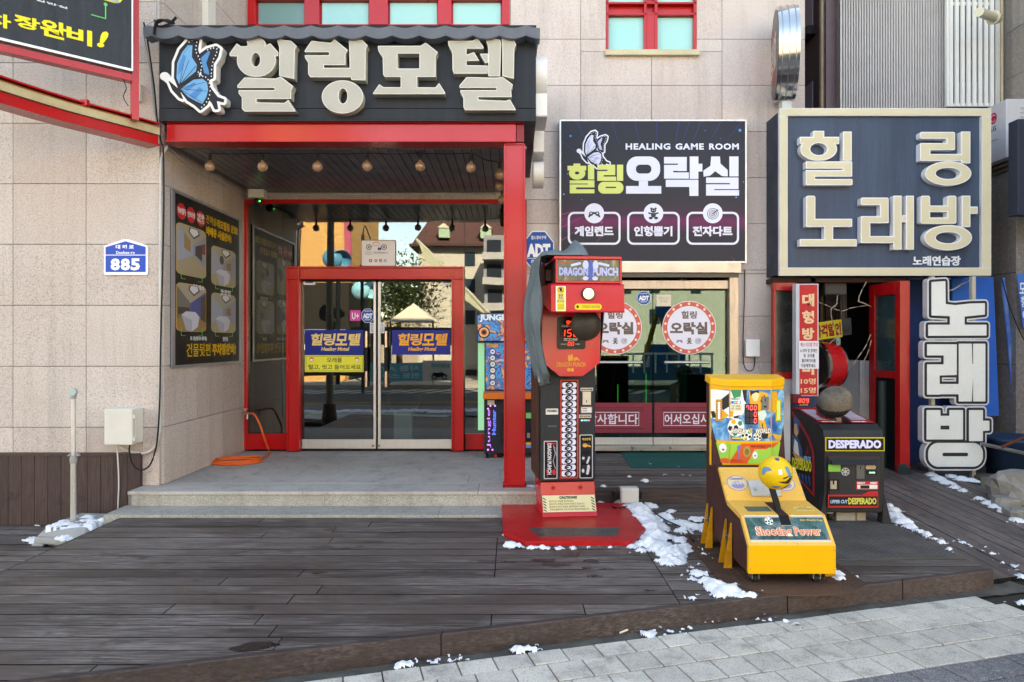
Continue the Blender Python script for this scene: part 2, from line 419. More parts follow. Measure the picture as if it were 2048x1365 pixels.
M_ALU = C('#c8c6c2', .38, .85, .2, '#8c8780', streak=True)
M_GREYP = C('#b9bab6', .5, 0, .25, '#7d7a73'); M_CONC = granite('concrete', '#8b8780', '#938f88', '#5f5c57', .35, '#5f5a50', .6, .6)
M_GAPSHADE = C('#15120f', .95); M_JOINT = C('#6f6258', .9); M_GAP = C('#0d0b0b', .9)  # plank sides painted near-black to stand for shade in the gaps
M_GLASS = glass('door_glass', '#ccd6d4', .09); M_GLASSG = glass('green_glass', '#7fb4a8', .085, gt='#c9e0da')
M_CABLE = C('#17181a', .5); M_CABW = C('#c9c8c4', .5, 0, .3)
DR, DF, DC = 8.27, 6.29, 6.15
XW = -3.25                                   # side wall of the recess
# ------------------------------------------------------------------ ground
base_g = B().box(-60, 60, -60, 60, -.6, -.30, C('#4b4844', .9, 0, .4)).build('ground', kind='structure')
rd = B(); m_as, t_as, b_as = base('asphalt')
c_ = mix(t_as, ramp(t_as, noi(t_as, coords(t_as, True), 140, 2), .4, .7), (.04, .04, .043), (.1, .1, .1)); t_as.links.new(c_, b_as.inputs['Base Color']); b_as.inputs['Roughness'].default_value = .8
U = Vector((1, .277, 0)).normalized(); V = Vector((-U.y, U.x, 0))
def uv(u, v, z): q = U * u + V * v; return (q.x, q.y, z)
rd.hexa([(-45, -8.2, -.3), (45, -8.2, -.3), uv(45, .6, -.3), uv(-45, .6, -.3), (-45, -8.2, -.13), (45, -8.2, -.13), uv(45, .6, -.13), uv(-45, .6, -.13)], m_as)
road = rd.build('road', kind='structure')
ln = B()
for yy in (-2.4, -2.65): ln.box(-40, 40, yy, yy + .12, -.126, -.122, C('#c79a2c', .7, 0, .4))
ln.build('lane_line', road)
zb = B()
for i in range(24): zb.hexa([(-9 + i * .62, -7.6, -.126), (-8.7 + i * .62, -7.6, -.126), (-9.5 + i * .62, -5.8, -.126), (-9.8 + i * .62, -5.8, -.126), (-9 + i * .62, -7.6, -.121), (-8.7 + i * .62, -7.6, -.121), (-9.5 + i * .62, -5.8, -.121), (-9.8 + i * .62, -5.8, -.121)], C('#d8d6d0', .7, 0, .4))
zb.build('road_marking', road)
B().box(-45, 45, -14.5, -8.2, -.3, 0, C('#b5aea2', .85, 0, .3, '#8b8478')).build('far_pavement', kind='structure')
# near pavement: mortar bed with single blocks
pv = B().hexa([uv(-14, .6, -.3), uv(14, .6, -.3), uv(14, 3.9, -.3), uv(-14, 3.9, -.3), uv(-14, .6, -.028), uv(14, .6, -.028), uv(14, 3.9, -.028), uv(-14, 3.9, -.028)], C('#35322d', .95, 0, .4)).build('pavement', kind='structure')
kerb = B().hexa([uv(-14, .48, -.3), uv(14, .48, -.3), uv(14, .6, -.3), uv(-14, .6, -.3), uv(-14, .48, .0), uv(14, .48, .0), uv(14, .6, .0), uv(-14, .6, .0)], M_CONC).build('kerb', kind='structure')
def paverm(w_, h_, m):
    b = B(); g = .0035; hh = .055; e = .003; x, y = w_ / 2 - g, h_ / 2 - g
    b.add([(-x, -y, -hh), (x, -y, -hh), (x, y, -hh), (-x, y, -hh), (-x, -y, -e), (x, -y, -e), (x, y, -e), (-x, y, -e), (-x + e, -y + e, 0), (x - e, -y + e, 0), (x - e, y - e, 0), (-x + e, y - e, 0)],
          [(0, 1, 5, 4), (1, 2, 6, 5), (2, 3, 7, 6), (3, 0, 4, 7), (4, 5, 9, 8), (5, 6, 10, 9), (6, 7, 11, 10), (7, 4, 8, 11), (8, 9, 10, 11)], m); return b.mesh('paver', Vector((0, 0, 0)))
ang = math.atan2(U.y, U.x); PW = .182
me_l, me_n, me_d = paverm(PW, .175, M_PAVE), paverm(PW, .14, M_PAVE), paverm(.2, .175, M_PAVD)
vr = 2.655
for r in range(3):
    for i in range(-4, 22):
        u = i * PW + (.5 * PW if r % 2 else 0) + .03 * r; q = uv(u, vr + .0875, random.uniform(-.0025, .001))
        if F * q[0] / q[1] < -560 or F * q[0] / q[1] > 1200: continue
        inst('paver', me_l, q, pv, ang)
    vr += .178
for i in range(-3, 22): inst('paver', me_n, uv(i * PW, vr + .0, random.uniform(-.003, .001)) if 0 else uv(i * PW, vr + .07, random.uniform(-.003, .001)), pv, ang)
for i in range(0): inst('paver', me_l, uv(i * PW + .05, vr + .228, random.uniform(-.003, .001)), pv, ang)
for r in range(3):
    for i in range(4, 19):
        inst('paver', me_d, uv(i * .2 + (.1 if r % 2 else 0), 2.655 - .0875 - r * .175, random.uniform(-.002, .001)), pv, ang)
B().hexa([uv(-14, .6, -.028), uv(14, .6, -.028), uv(14, 2.13, -.028), uv(-14, 2.13, -.028), uv(-14, .6, -.004), uv(14, .6, -.004), uv(14, 2.13, -.004), uv(-14, 2.13, -.004)], M_PAVD).build('paving_slab', pv)
B().hexa([uv(-14, 2.13, -.028), uv(-.75, 2.13, -.028), uv(-.75, 3.5, -.028), uv(-14, 3.5, -.028), uv(-14, 2.13, -.006), uv(-.75, 2.13, -.006), uv(-.75, 3.5, -.006), uv(-14, 3.5, -.006)], M_PAVE).build('paving_slab', pv)
# the rough mortar strip between blocks and deck
gb = B(); vs = []; n = 150
for i in range(n):
    for j in range(7):
        u = -1.2 + 5.6 * i / (n - 1); v = 3.49 - .17 * j / 6
        z = -.012 + .012 * mn.noise(Vector((u * 9, v * 9, 0))) + .006 * mn.noise(Vector((u * 40, v * 40, 1))); vs.append(uv(u, v, z))
gb.add(vs, [(i * 7 + j, i * 7 + j + 1, (i + 1) * 7 + j + 1, (i + 1) * 7 + j) for i in range(n - 1) for j in range(6)], C('#5d5952', .95, 0, .7, '#2d2b26', dsc=9, bs=.6)).build('mortar_strip', kind='structure')
# ------------------------------------------------------------------ decks
FY0, FK = 3.575, .277
def planks(parent, x0, x1, y0, y1, z, m, wdt=.145, front=True, joints=None, phase=0.0, th=.03, right=None):
    y = y1
    while y > y0:
        ya = max(y - wdt, y0); js = joints(y) if joints else [x0, x1]
        for a, b in zip(js[:-1], js[1:]):
            P = [(a + .003, ya + .0045), (b - .003, ya + .0045), (b - .003, y - .0035), (a + .003, y - .0035)]
            if front: P = clip(P, 0, FY0 + .01, -FK, 1.0)
            if len(P) >= 3 and max(p[1] for p in P) - min(p[1] for p in P) > .01:
                dz = random.uniform(-.0012, .0012); B().prism(P, 'z', z - th, z + dz, m, M_GAPSHADE).build('plank', parent)
        y -= wdt
deck = B().prism([(-3.28, 2.71), (3.1, 4.43), (3.1, 6.24), (.4, 6.24), (.4, 5.76), (-3.28, 5.76)], 'z', -.2, .066, M_GAP).build('deck', kind='structure')
rj = random.Random(3)
def dj(y):
    k = int(round((5.74 - y) / .145))
    if 5 <= k <= 8: js = [-3.28, -.11, .95]
    elif k % 5 == 1: js = [-3.28, -1.15, .95]
    elif k % 5 == 3: js = [-3.28, -1.9, .4, .95]
    elif k % 5 == 4: js = [-3.28, -1.35, -.11, .95]
    else: js = [-3.28, rj.uniform(-2.6, -.4), .95]
    return js
planks(deck, -3.28, .95, 2.5, 5.74, .1, M_DECK, joints=dj)
planks(deck, .95, 3.1, 3.6, 6.235, .1, M_DECKG, joints=lambda y: [.95, 3.1] if int(y / .145) % 3 else [.95, 2.05, 3.1])
B().box(-3.30, -3.281, 2.67, 5.74, -.2, .098, M_FASC).build('edge_board', deck)
# curved-looking front kerb of the deck, in four boards
fx = [-4.0 + .72, -.35, 1.62, 2.42, 3.12]
for a, b in zip(fx[:-1], fx[1:]):
    def q(x, o, z): return (x - o * FK, FY0 + FK * x + o * -1.0, z)
    a2 = a + .002; b2 = b - .002
    B().hexa([q(a2, .035, -.03), q(b2, .035, -.03), q(b2, 0, -.03), q(a2, 0, -.03), q(a2, .035, .106), q(b2, .035, .106), q(b2, -.012, .106), q(a2, -.012, .106)], M_FASC).build('edge_board', deck, bevel=.006)
low = B().box(-9, -3.302, 1.9, 6.26, -.3, -.14, M_GAP).build('lower_deck', kind='structure')
y = 6.24
while y > 4.0:
    for a, b in ((-6.6, -4.5), (-4.5, -3.305)) if int(y * 7) % 2 else ((-6.6, -3.305),):
        B().prism([(a + .002, y - .136), (b - .002, y - .136), (b - .002, y - .002), (a + .002, y - .002)], 'z', -.135, -.105 + random.uniform(-.002, .001), M_DECKG, M_GAPSHADE).build('plank', low)
    y -= .145
B().box(-9, -3.302, 1.9, 3.9, -.14, -.107, M_DECKG).build('platform_board', low)
up = B().box(.42, 3.1, 6.262, 8.2, -.2, .205, M_GAP).build('upper_deck', kind='structure')
y = 8.2
while y > 6.3:
    B().prism([(.42, max(6.262, y - .134)), (3.1, max(6.262, y - .134)), (3.1, y - .002), (.42, y - .002)], 'z', .208, .241 + random.uniform(-.002, .001), M_DECK, M_GAPSHADE).build('plank', up); y -= .1405
B().box(.42, 3.1, 6.235, 6.259, .1, .236, M_FASC).build('riser_board', up)
ramp_o = B().hexa([(3.11, 4.46, -.3), (4.9, 4.95, -.3), (4.9, 9.6, -.3), (3.11, 9.6, -.3), (3.11, 4.46, -.04), (4.9, 4.95, -.04), (4.9, 9.6, .10), (3.11, 9.6, .10)], M_GAP).build('ramp', kind='structure')
def rz(y): return .004 + (y - 4.4) * .0375
x = 3.112
while x < 4.72:
    xb = x + .118; P = clip([(x, 4), (xb - .006, 4), (xb - .006, 9.6), (x, 9.6)], 0, FY0 + .06, -FK, 1.0); z_ = random.uniform(-.001, .002)
    n = len(P); B().add([(p[0], p[1], rz(p[1]) - .03) for p in P] + [(p[0], p[1], rz(p[1]) + z_) for p in P], [tuple(range(n)), tuple(range(n, 2 * n))] + [], M_RAMP).add([(p[0], p[1], rz(p[1]) - .03) for p in P] + [(p[0], p[1], rz(p[1]) + z_) for p in P], [(i, (i + 1) % n, n + (i + 1) % n, n + i) for i in range(n)], M_GAPSHADE).build('plank', ramp_o); x = xb
yard = B().hexa([(4.75, 4.9, -.3), (14, 4.9, -.3), (14, 14, -.3), (4.75, 14, -.3), (4.75, 4.9, -.01), (14, 4.9, -.0), (14, 14, .12), (4.75, 14, .12)], C('#77746a', .9, 0, .7, '#4c4b3c', dsc=2.5, bs=.5)).build('concrete_ground', kind='structure')
# ------------------------------------------------------------------ porch
porch = B().box(-3.40, .40, 6.05, DR + .3, -.2, .222, C('#6d6c68', .9)).build('porch', kind='structure')
y0 = 6.06; rw = 0
for dy in (.32, .38, .38, .38, .38, .41):
    x = -3.40 - (.0 if rw == 0 else .3 * (rw % 2)); 
    while x < .4:
        a, b = max(x, -3.40 if y0 < 6.3 else XW), min(x + (.82 if rw else 1.55), .4); ya, yb = (6.03 if rw == 0 else y0), min(y0 + dy, DR)
        if b - a > .03: B().box(a + .0015, b - .0015, ya + .0015, yb - .0015, .223 if rw else .226, .255 + random.uniform(-.001, .001), M_PORCH).build('slab', porch, bevel=.003 if rw == 0 else 0)
        x += .82 if rw else 1.55
    y0 += dy; rw += 1
for a, b in ((-3.37, -1.66), (-1.66, .0), (.0, .37)): B().box(a + .001, b - .001, 6.045, 6.10, .124, .2255, M_GREYG).build('riser_stone', porch)
for a, b in ((-3.44, -.62), (-.62, .39)): B().box(a + .001, b - .001, 5.745, 6.08, -.05, .122, M_GREYG).build('step_stone', porch, bevel=.004)
# metal plates
def plate(pts, z, m, name, label, cat, raised):
    b = B().prism(pts, 'z', z, z + .006, m); fr = Fr((0, 0, z + .006), (1, 0, 0), (0, 1, 0), (0, 0, 1)); o = b.build(name, None, label, cat, 'steel plates lying on the deck')
    xs = [p[0] for p in pts]; ys = [p[1] for p in pts]; t = B(); st = .045; k = 0; y = min(ys) + .02
    while y < max(ys) - .02:
        x = min(xs) + .02 + (st / 2 if k % 2 else 0)
        while x < max(xs) - .02:
            if all(((p2[0] - p1[0]) * (y - p1[1]) - (p2[1] - p1[1]) * (x - p1[0])) > .02 * math.dist(p1, p2) for p1, p2 in zip(pts, pts[1:] + pts[:1])):
                a = math.pi / 4 if k % 2 else -math.pi / 4; c, s_ = math.cos(a) * .014, math.sin(a) * .014; n_ = (-s_ * .3, c * .3)
                t.add([(x - c, y - s_, z + .006), (x + n_[0], y + n_[1], z + .0085), (x + c, y + s_, z + .006), (x - n_[0], y - n_[1], z + .0085)], [(0, 1, 2, 3)], raised)
            x += st
        y += st / 2; k += 1
    t.build('tread_pattern', o, kind='stuff'); return o
m_rust = C('#5f4638', .75, .1, .8, '#2f2725', dsc=3, bs=.5)
plate([(1.28, 4.18), (1.5, 3.985), (1.75, 3.96), (2.02, 4.02), (2.16, 4.16), (2.16, 5.2), (1.28, 5.2)], .1015, m_rust, 'checker_plate', 'rusty brown checker plate under the yellow ball kicking machine', 'metal plate', C('#75503a', .7, .1, .6, '#2f2725'))
plate([(2.2, 4.62), (3.07, 4.66), (3.07, 6.2), (2.2, 6.2)], .1015, C('#5f5a56', .6, .1, .6, '#2a2826', dsc=4, bs=.4), 'checker_plate', 'dark grey checker plate under the black boxing machine', 'metal plate', C('#77716c', .5, .2, .5, '#2c2a2a'))
B().prism([GD(1238, 900, .243)[:2], GD(1262, 937, .243)[:2], (2.8, GD(1262, 937, .243)[1]), (2.8, 8.22)], 'z', .243, .25, C('#1c5a50', .95, 0, .4, '#123c36', bs=1)).build('doormat', None, 'green rubber doormat lying before the game room doors', 'doormat')
# ------------------------------------------------------------------ the motel building
bld = thing('motel_building', (0, DR, 0), 'pink granite clad motel building with red framed windows', 'building')
def zf(y, d): return EYE - (y - CY) * d / F
def xf(x, d): return (x - CX) * d / F
# left block
core = B(); core.box(-12, XW + .0, DF + .03, 22, -.3, 12.5, M_JOINT)
HO = [(xf(492, DR), .2, xf(1053, DR), zf(400, DR)), (xf(1150, DR), .2, xf(1472, DR), zf(548, DR)), (xf(495, DR), zf(52, DR), xf(1019, DR), zf(-190, DR)), (xf(1212, DR), zf(104, DR), xf(1393, DR), zf(-150, DR))]
for a in cutrect((XW, 0, 3.55, 12.5), [(h[0], h[1], h[2], h[3]) for h in HO]): core.box(a[0], a[2], DR + .03, DR + .25, a[1], a[3], M_JOINT)
core.box(XW, 3.55, 12.2, 22, -.3, 12.5, M_JOINT); core.box(3.4, 3.55, DR + .25, 12.2, -.3, 12.5, M_JOINT); core.box(XW, 3.4, DR + .25, 12.2, 3.45, 3.7, M_JOINT); core.box(XW, 3.4, DR + .25, 12.2, 6.3, 12.5, M_JOINT)
core.build('wall_core', bld)
ZL = [zf(y, DF) for y in (977, 855, 733, 611, 489, 368, 247, 126, 4)]; ZL[0] = .1
while ZL[-1] < 6.2: ZL.append(ZL[-1] + .5612)
def panel(x0, x1, y0, y1, z0, z1, m):
    if min(max(x1 - x0, y1 - y0), z1 - z0) < .02: return
    B().box(x0, x1, y0, y1, z0, z1, m).build('wall_panel', bld)
g = .003
xs = [XW - i * .6735 for i in range(0, 9)]
for i in range(8):
    for j in range(len(ZL) - 1):
        z0, z1 = ZL[j], ZL[j + 1]
        if j == 0:
            if i == 0: continue
            z0 = zf(906, DF)
        o_ = random.uniform(0, .0015); panel(xs[i + 1] + g, xs[i] - (g if i else 0), DF - o_, DF + .03, z0 + g, z1 - g, M_PINK)
panel(XW - .155, XW, DF, DF + .03, .256, ZL[1] - g, M_PINK); panel(XW - .6735 + g, XW - .16, DF, DF + .03, zf(906, DF) + g, ZL[1] - g, M_PINK)
ys = [DF + .03, 6.99, 7.61, DR]
for i in range(3):
    for j in range(len(ZL) - 1): panel(XW - .001, XW + .028, ys[i] + g, ys[i + 1] - g, max(ZL[j], .256) + g, ZL[j + 1] - g, M_PINK)
ZR = [zf(725 - 92.3 * k, DR) for k in range(-3, 12)]; XR = [xf(x, DR) for x in (320, 460, 600, 740, 880, 1021, 1161.5, 1303, 1444)] + [3.55]
for i in range(len(XR) - 1):
    for j in range(len(ZR) - 1):
        for a in cutrect((XR[i], ZR[j], XR[i + 1], ZR[j + 1]), HO):
            if a[1] < .2: a = (a[0], .2, a[2], a[3])
            if a[2] <= XW + .03: continue
            o_ = random.uniform(0, .0012); panel(max(a[0], XW + .03) + g, a[2] - g, DR - o_, DR + .03, a[1] + g, a[3] - g, M_PINK2 if i > 4 or j > 7 else M_PINK)
# red windows
M_TEAL = C('#8fc9c6', .25, 0, .25, '#b9c7ae', coat=.6, dsc=1.4); M_TEALD = C('#6f9796', .2, 0, .2, coat=.6)
def window(x0, x1, yb, yt, panes, bars, sill, drail):
    fr = PF(DR); f = B()
    f.fb(fr, x0, yt, x1, yb, -.12, -.06, M_RED)
    for a, b, c, d in bars: f.fb(fr, a, b, c, d, -.06, -.0 + .012, M_RED)
    fo = f.build('window', bld, bevel=.004)
    for a, b, c, d in panes: B().fb(fr, a, b, c, d, -.058, -.05, M_TEALD if a < 550 and x0 < 500 else M_TEAL).build('pane', fo)
    if sill: B().fb(fr, x0 - 3, yb, x1 + 4, yb + 11, -.05, .06, C('#c9bfa0', .5, 0, .3)).build('sill', bld, bevel=.004)
px1 = [(514, 606), (642, 735), (779, 873), (906, 1001)]
bars = [(495, -190, 511, 52), (609, -190, 639, 52), (738, -190, 776, 52), (876, -190, 903, 52), (1004, -190, 1019, 52), (495, 49.5, 1019, 52), (495, -24, 1019, 1), (495, -190, 1019, -170)]
window(495, 1019, 52, -190, [(a, 2, b, 49) for a, b in px1] + [(a, -168, b, -26) for a, b in px1], bars, False, 0)
bars = [(1212, -150, 1217, 103), (1387, -150, 1393, 103), (1288, -150, 1293, 103), (1309, -150, 1315, 103), (1212, 5, 1393, 9), (1212, 27, 1393, 31), (1212, 101, 1393, 104), (1212, -150, 1393, -140), (1293, 31, 1309, 101)]
window(1212, 1393, 103, -150, [(1217, 32, 1288, 101), (1315, 32, 1387, 101), (1217, -139, 1288, 4), (1315, -139, 1387, 4)], bars, True, 0)
# brown board skirt left
sk = thing('board_skirt', (-4.2, DF - .04, -.1), 'dark brown vertical board cladding at the foot of the left granite wall', 'board cladding')
x = xf(286, DF) ; XE = x
while x > -6.5: B().box(x - .119, x - .002, DF - .045, DF - .003, -.104, zf(911, DF), M_SKIRT).build('board', sk); x -= .121
B().box(-6.5, XE + .004, DF - .055, DF - .003, zf(911, DF) + .001, zf(905, DF), M_SKIRT).build('cap_rail', sk)
# interior of motel lobby and of game room
lob = B(); 
lob.box(XW, .9, 12.0, 12.15, .25, 3.4, C('#4a4744', .8)); lob.box(XW, .9, DR + .25, 12.0, .2, .25, C('#55524f', .4)); lob.box(.9, 1.0, DR + .25, 12.1, .25, 3.4, C('#3d3a38', .8)); lob.box(XW - .05, XW, DR + .25, 12, .25, 3.4, C('#3d3a38', .8))
lob.build('lobby_interior', bld)
gm = B(); gm.box(1.0, 3.4, 11.5, 11.6, .25, 3.4, C('#1e3a38', .7)); gm.box(1.0, 3.4, DR + .25, 11.5, .2, .245, C('#2b3a3a', .3)); gm.box(2.2, 2.28, 8.9, 10.5, .25, 2.6, C('#4f9088', .5)); gm.box(1.35, 1.9, 9.2, 10, .25, 1.75, M_BLACK); gm.box(2.35, 3.0, 9.4, 10, .25, 1.35, C('#12262b', .5))
gm.build('game_room_interior', bld)
gl = C('#2df06a', .5, emit=.7); b = B()
for X_, Y_, za, zb_ in ((1.42, 9.18, .7, 1.0), (1.80, 9.18, .65, 1.15), (2.33, 9.38, .9, 1.15)): B().box(X_, X_ + (.009 if zb_ - za > .1 else .3), Y_, Y_ + .01, za, zb_, gl).build('light_strip', bld)
# ------------------------------------------------------------------ red storefront with glass doors
fr = PF(DR); M_SF = C('#bd1015', .3, 0, .18, '#6b0a0c', coat=.4, dsc=2.2)
sf = thing('storefront', (xf(770, DR), DR, .255), 'red steel storefront frame with tall dark glass panes at the motel entrance', 'storefront')
b = B(); b.fb(fr, 488, 401, 1053, 409, -.02, .06, M_SF); b.fb(fr, 488, 409, 497, 900, -.02, .06, M_SF); b.fb(fr, 1044, 409, 1053, 900, -.02, .06, M_SF)
b.fb(fr, 497, 867, 581, 898, -.02, .055, M_SF); b.fb(fr, 931, 867, 1044, 898, -.02, .055, M_SF); b.build('frame', sf, bevel=.004)
for a, c in ((579, 929),):
    k = B()
    for u0, u1 in ((580.5, 606), (905, 929)):
        k.fb(fr, u0, 536, u1, 899, .0, .12, M_SF)
        for e in (u0, u1 - 3): k.fb(fr, e, 536, e + 3, 899, .12, .15, M_SF)
    k.fb(fr, 606, 536, 905, 561, .0, .12, M_SF)
    for v in (536, 558): k.fb(fr, 581, v, 929, v + 3, .121, .152, M_SF)
    k.build('door_surround', sf, bevel=.003)
for n_, (a, b_, c, d) in enumerate(((497, 409, 565, 867), (565.6, 409, 929, 535), (929.6, 409, 1044, 867), (565.6, 535, 580, 867))): B().fb(fr, a, b_, c, d, .0, .01, M_GLASS).build('glass_pane', sf)
for side, (a, c) in enumerate(((607, 754), (758, 905))):
    dr = B().fb(fr, a, 878, c, 896, .02, .07, M_ALU).fb(fr, a, 561, c, 565, .03, .06, M_DARK)
    dr.fb(fr, (c - 5) if side == 0 else a, 565, c if side == 0 else a + 5, 878, .02, .065, M_ALU)
    do = dr.build('glass_door', sf, bevel=.002)
    B().fb(fr, a if side == 0 else a + 5, 565, c - 5 if side == 0 else c, 878, .04, .05, M_GLASS).build('glass', do)
    hx = 736.5 if side == 0 else 775.5
    h = B(); h.cyl(fr.p(hx, 663, .12), fr.p(hx, 773, .12), .018, .018, C('#c8b4a8', .2, .9), 14); h.build('handle', do)
    B().cyl(fr.p(hx, 695, .12), fr.p(hx, 742, .12), .0205, .0205, M_BLACK, 14).build('grip', do)
    lx = 748.5 if side == 0 else 761; B().cyl(fr.p(lx, 890, .07), fr.p(lx, 890, .082), .02, .02, M_STEEL, 16).cyl(fr.p(lx, 890, .082), fr.p(lx, 890, .084), .009, .009, M_DARK, 12).build('lock', do)
# ------------------------------------------------------------------ game room doors
gd = thing('game_room_doors', (xf(1305, DR), DR, .25), 'pair of green tinted glass doors in a beige steel frame at the game room', 'door')
b = B(); M_BE = C('#b7a797', .3, .5, .3, '#8c7c6c', streak=True); M_BE2 = C('#c9bcae', .3, .5, .3, '#a08f7c')
b.fb(fr, 1137, 553, 1155, 893, -.05, .10, M_BE); b.fb(fr, 1454, 553, 1472, 893, -.05, .10, M_BE); b.fb(fr, 1155, 562, 1454, 579, -.05, .06, M_BE); b.build('frame', gd, bevel=.004)
hd = B(); n = 12
for i in range(n):
    t0, t1 = i / n, (i + 1) / n; f_ = lambda t: (.22 + .0 * t) * (1 - (2 * t - 1) ** 2) ** .5 * .25 + .13
    A = [fr.p(lerp(1125, 1475, t), v, h) for t, v, h in ((t0, 548, 0), (t1, 548, 0), (t1, 548, f_(t1)), (t0, 548, f_(t0)), (t0, 529, 0), (t1, 529, 0), (t1, 529, f_(t1)), (t0, 529, f_(t0)))]
    hd.hexa(A, M_BE2)
    A = [fr.p(lerp(1128, 1472, t), v, h) for t, v, h in ((t0, 557, 0), (t1, 557, 0), (t1, 557, f_(t1) * .8), (t0, 557, f_(t0) * .8), (t0, 548.5, 0), (t1, 548.5, 0), (t1, 548.5, f_(t1) * .8), (t0, 548.5, f_(t0) * .8))]
    hd.hexa(A, C('#5c5650', .5, .3))
hd.build('header', gd)
for side, (a, c) in enumerate(((1156, 1304.5), (1306, 1453))):
    k = B().fb(fr, a, 875, c, 889, -.02, .03, M_ALU).fb(fr, a, 579.5, c, 582, -.01, .02, M_DARK); do = k.build('glass_door', gd, bevel=.002)
    B().fb(fr, a, 582, c, 875, .0, .01, M_GLASSG).build('glass', do)
    u0, u1 = ((1172, 1283), (1327, 1416))[side]; B().cyl(fr.p(u0, 725, .06), fr.p(u1, 725, .06), .017, .017, M_STEEL, 12).build('handle', do)
B().fb(fr, 1137, 890, 1472, 899, -.05, .12, M_STEEL).build('threshold', gd)
# ------------------------------------------------------------------ entrance canopy
cn = thing('entrance_canopy', (-1.5, DC, .255), 'dark panelled canopy on red steel beams over the motel entrance', 'canopy')
fc = PF(DC); XL, XRr = xf(318, DC), xf(1072, DC); ZB = zf(243, DC)
b = B(); b.fb(fc, 318, 72, 1072, 217, -.12, 0, M_FASD); b.fb(fc, 318, 217.8, 1072, 240, -.12, .004, M_FASD); b.fb(fc, 318, 240.2, 1072, 244, -.12, .012, M_FASD)
b.fb(fc, 318, 60, 1072, 72, -.12, -.03, M_DARK)
b.build('fascia_panel', cn, bevel=.003)
B().box(XRr - .12, XRr, DC + .121, DR - .02, ZB, zf(62, DC), M_FASD).build('side_panel', cn, bevel=.003)
B().box(XL, XRr - .121, DC + .121, DR - .02, zf(110, DC), zf(62, DC) , M_DARK).build('roof_slab', cn)
ev = B(); n = 200; wave = lambda x: .03 * abs(math.sin((x - XL) * math.pi / .236))
for k in range(n):
    x0_, x1_ = lerp(XL - .06, XRr + .03, k / n), lerp(XL - .06, XRr + .03, (k + 1) / n); q0, q1 = wave(x0_), wave(x1_)
    zt, zb2 = zf(54, 6.02), zf(71, 6.02)
    ev.add([(x0_, 6.02, zb2 - q0), (x1_, 6.02, zb2 - q1), (x1_, 5.99, zt - q1 * .8), (x0_, 5.99, zt - q0 * .8), (x1_, 8.24, zt + .3 - q1 * .8), (x0_, 8.24, zt + .3 - q0 * .8), (x1_, 6.14, zb2 - q1), (x0_, 6.14, zb2 - q0)], [(0, 1, 2, 3), (3, 2, 4, 5), (0, 7, 6, 1)], M_ROOF)
ev.build('tiled_eave', cn)
B().box(XL, XRr, 6.06, DC - .001, zf(75, DC), zf(60, DC), M_DARK).build('eave_board', cn)
# I-beams
def ibeam(bld_, x0, x1, y0, y1, z0, z1, m, ax='x', fl=.014):
    if ax == 'x':
        bld_.box(x0, x1, y0, y1, z0, z0 + fl, m); bld_.box(x0, x1, y0, y1, z1 - fl, z1, m); bld_.box(x0, x1, (y0 + y1) / 2 - .04, (y0 + y1) / 2 + .04, z0 + fl, z1 - fl, m)
    else:
        bld_.box(x0, x0 + fl, y0, y1, z0, z1, m); bld_.box(x1 - fl, x1, y0, y1, z0, z1, m); bld_.box(x0 + fl, x1 - fl, (y0 + y1) / 2 - .03, (y0 + y1) / 2 + .03, z0, z1, m)
ZC = zf(292, DF)
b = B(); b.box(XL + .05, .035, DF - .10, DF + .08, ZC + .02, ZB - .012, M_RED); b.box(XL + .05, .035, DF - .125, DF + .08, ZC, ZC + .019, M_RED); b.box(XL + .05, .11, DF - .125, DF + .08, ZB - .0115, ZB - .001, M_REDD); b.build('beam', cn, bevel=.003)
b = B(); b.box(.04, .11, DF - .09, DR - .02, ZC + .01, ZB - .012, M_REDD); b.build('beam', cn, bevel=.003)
b = B(); X0, X1 = xf(1008, DF), xf(1050, DF); b.box(X0, X0 + .015, DF - .09, DF + .09, .27, ZC - .001, M_RED); b.box(X1 - .015, X1, DF - .09, DF + .09, .27, ZC - .001, M_RED); b.box(X0 + .015, X1 - .015, DF - .075, DF + .06, .27, ZC - .016, M_RED)
b.box(X0, X1, DF - .09, DF + .09, ZC - .0155, ZC - .0005, M_RED); b.build('column', cn, bevel=.002)
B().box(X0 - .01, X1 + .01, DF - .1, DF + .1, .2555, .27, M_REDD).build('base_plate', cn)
x = XL + .13; me = B().box(-.0395, .0395, DF + .09, DR - .03, ZC - .006, ZC + .02, C('#5b6066', .32, 0, .3, '#6b5f55', coat=.3)).mesh('ceiling_plank', Vector((0, DF, ZC)))
while x < X1 + .02: inst('ceiling_plank', me, (x, DF, ZC), cn); x += .0875
B().box(XL + .08, X1, DF + .09, DR - .03, ZC + .021, ZC + .03, M_BLACK).build('ceiling_backing', cn)
# string of bulbs
st = thing('string_lights', (-1.5, 6.5, ZC), 'black wire of globe bulbs strung along the front edge of the canopy ceiling', 'string lights')
BP = [(xf(x, 6.5), 6.5, zf(y, 6.5)) for x, y in ((420, 334), (525, 334), (635, 334), (734, 333), (840, 333), (942, 336))] + [(xf(999, 6.85), 6.85, zf(350, 6.85)), (xf(999, 7.36), 7.36, zf(373, 7.36)), (xf(1004, 7.9), 7.9, zf(400, 7.9))]
wp = []
for i, p in enumerate(BP):
    wp.append((p[0], p[1], min(ZC - .012, p[2] + .135)))
    if i + 1 < len(BP): q = BP[i + 1]; wp.append(((p[0] + q[0]) / 2, (p[1] + q[1]) / 2, min(ZC - .02, p[2] + .12)))
B().tube(smooth(wp, 4), .004, M_CABLE, 5).build('wire', st)
m_bulb, t_b, b_b = base('amber_glass'); b_b.inputs['Base Color'].default_value = (*lin('#b08a6c'), 1); b_b.inputs['Roughness'].default_value = .06; b_b.inputs['Transmission Weight'].default_value = .35; b_b.inputs['Coat Weight'].default_value = .6
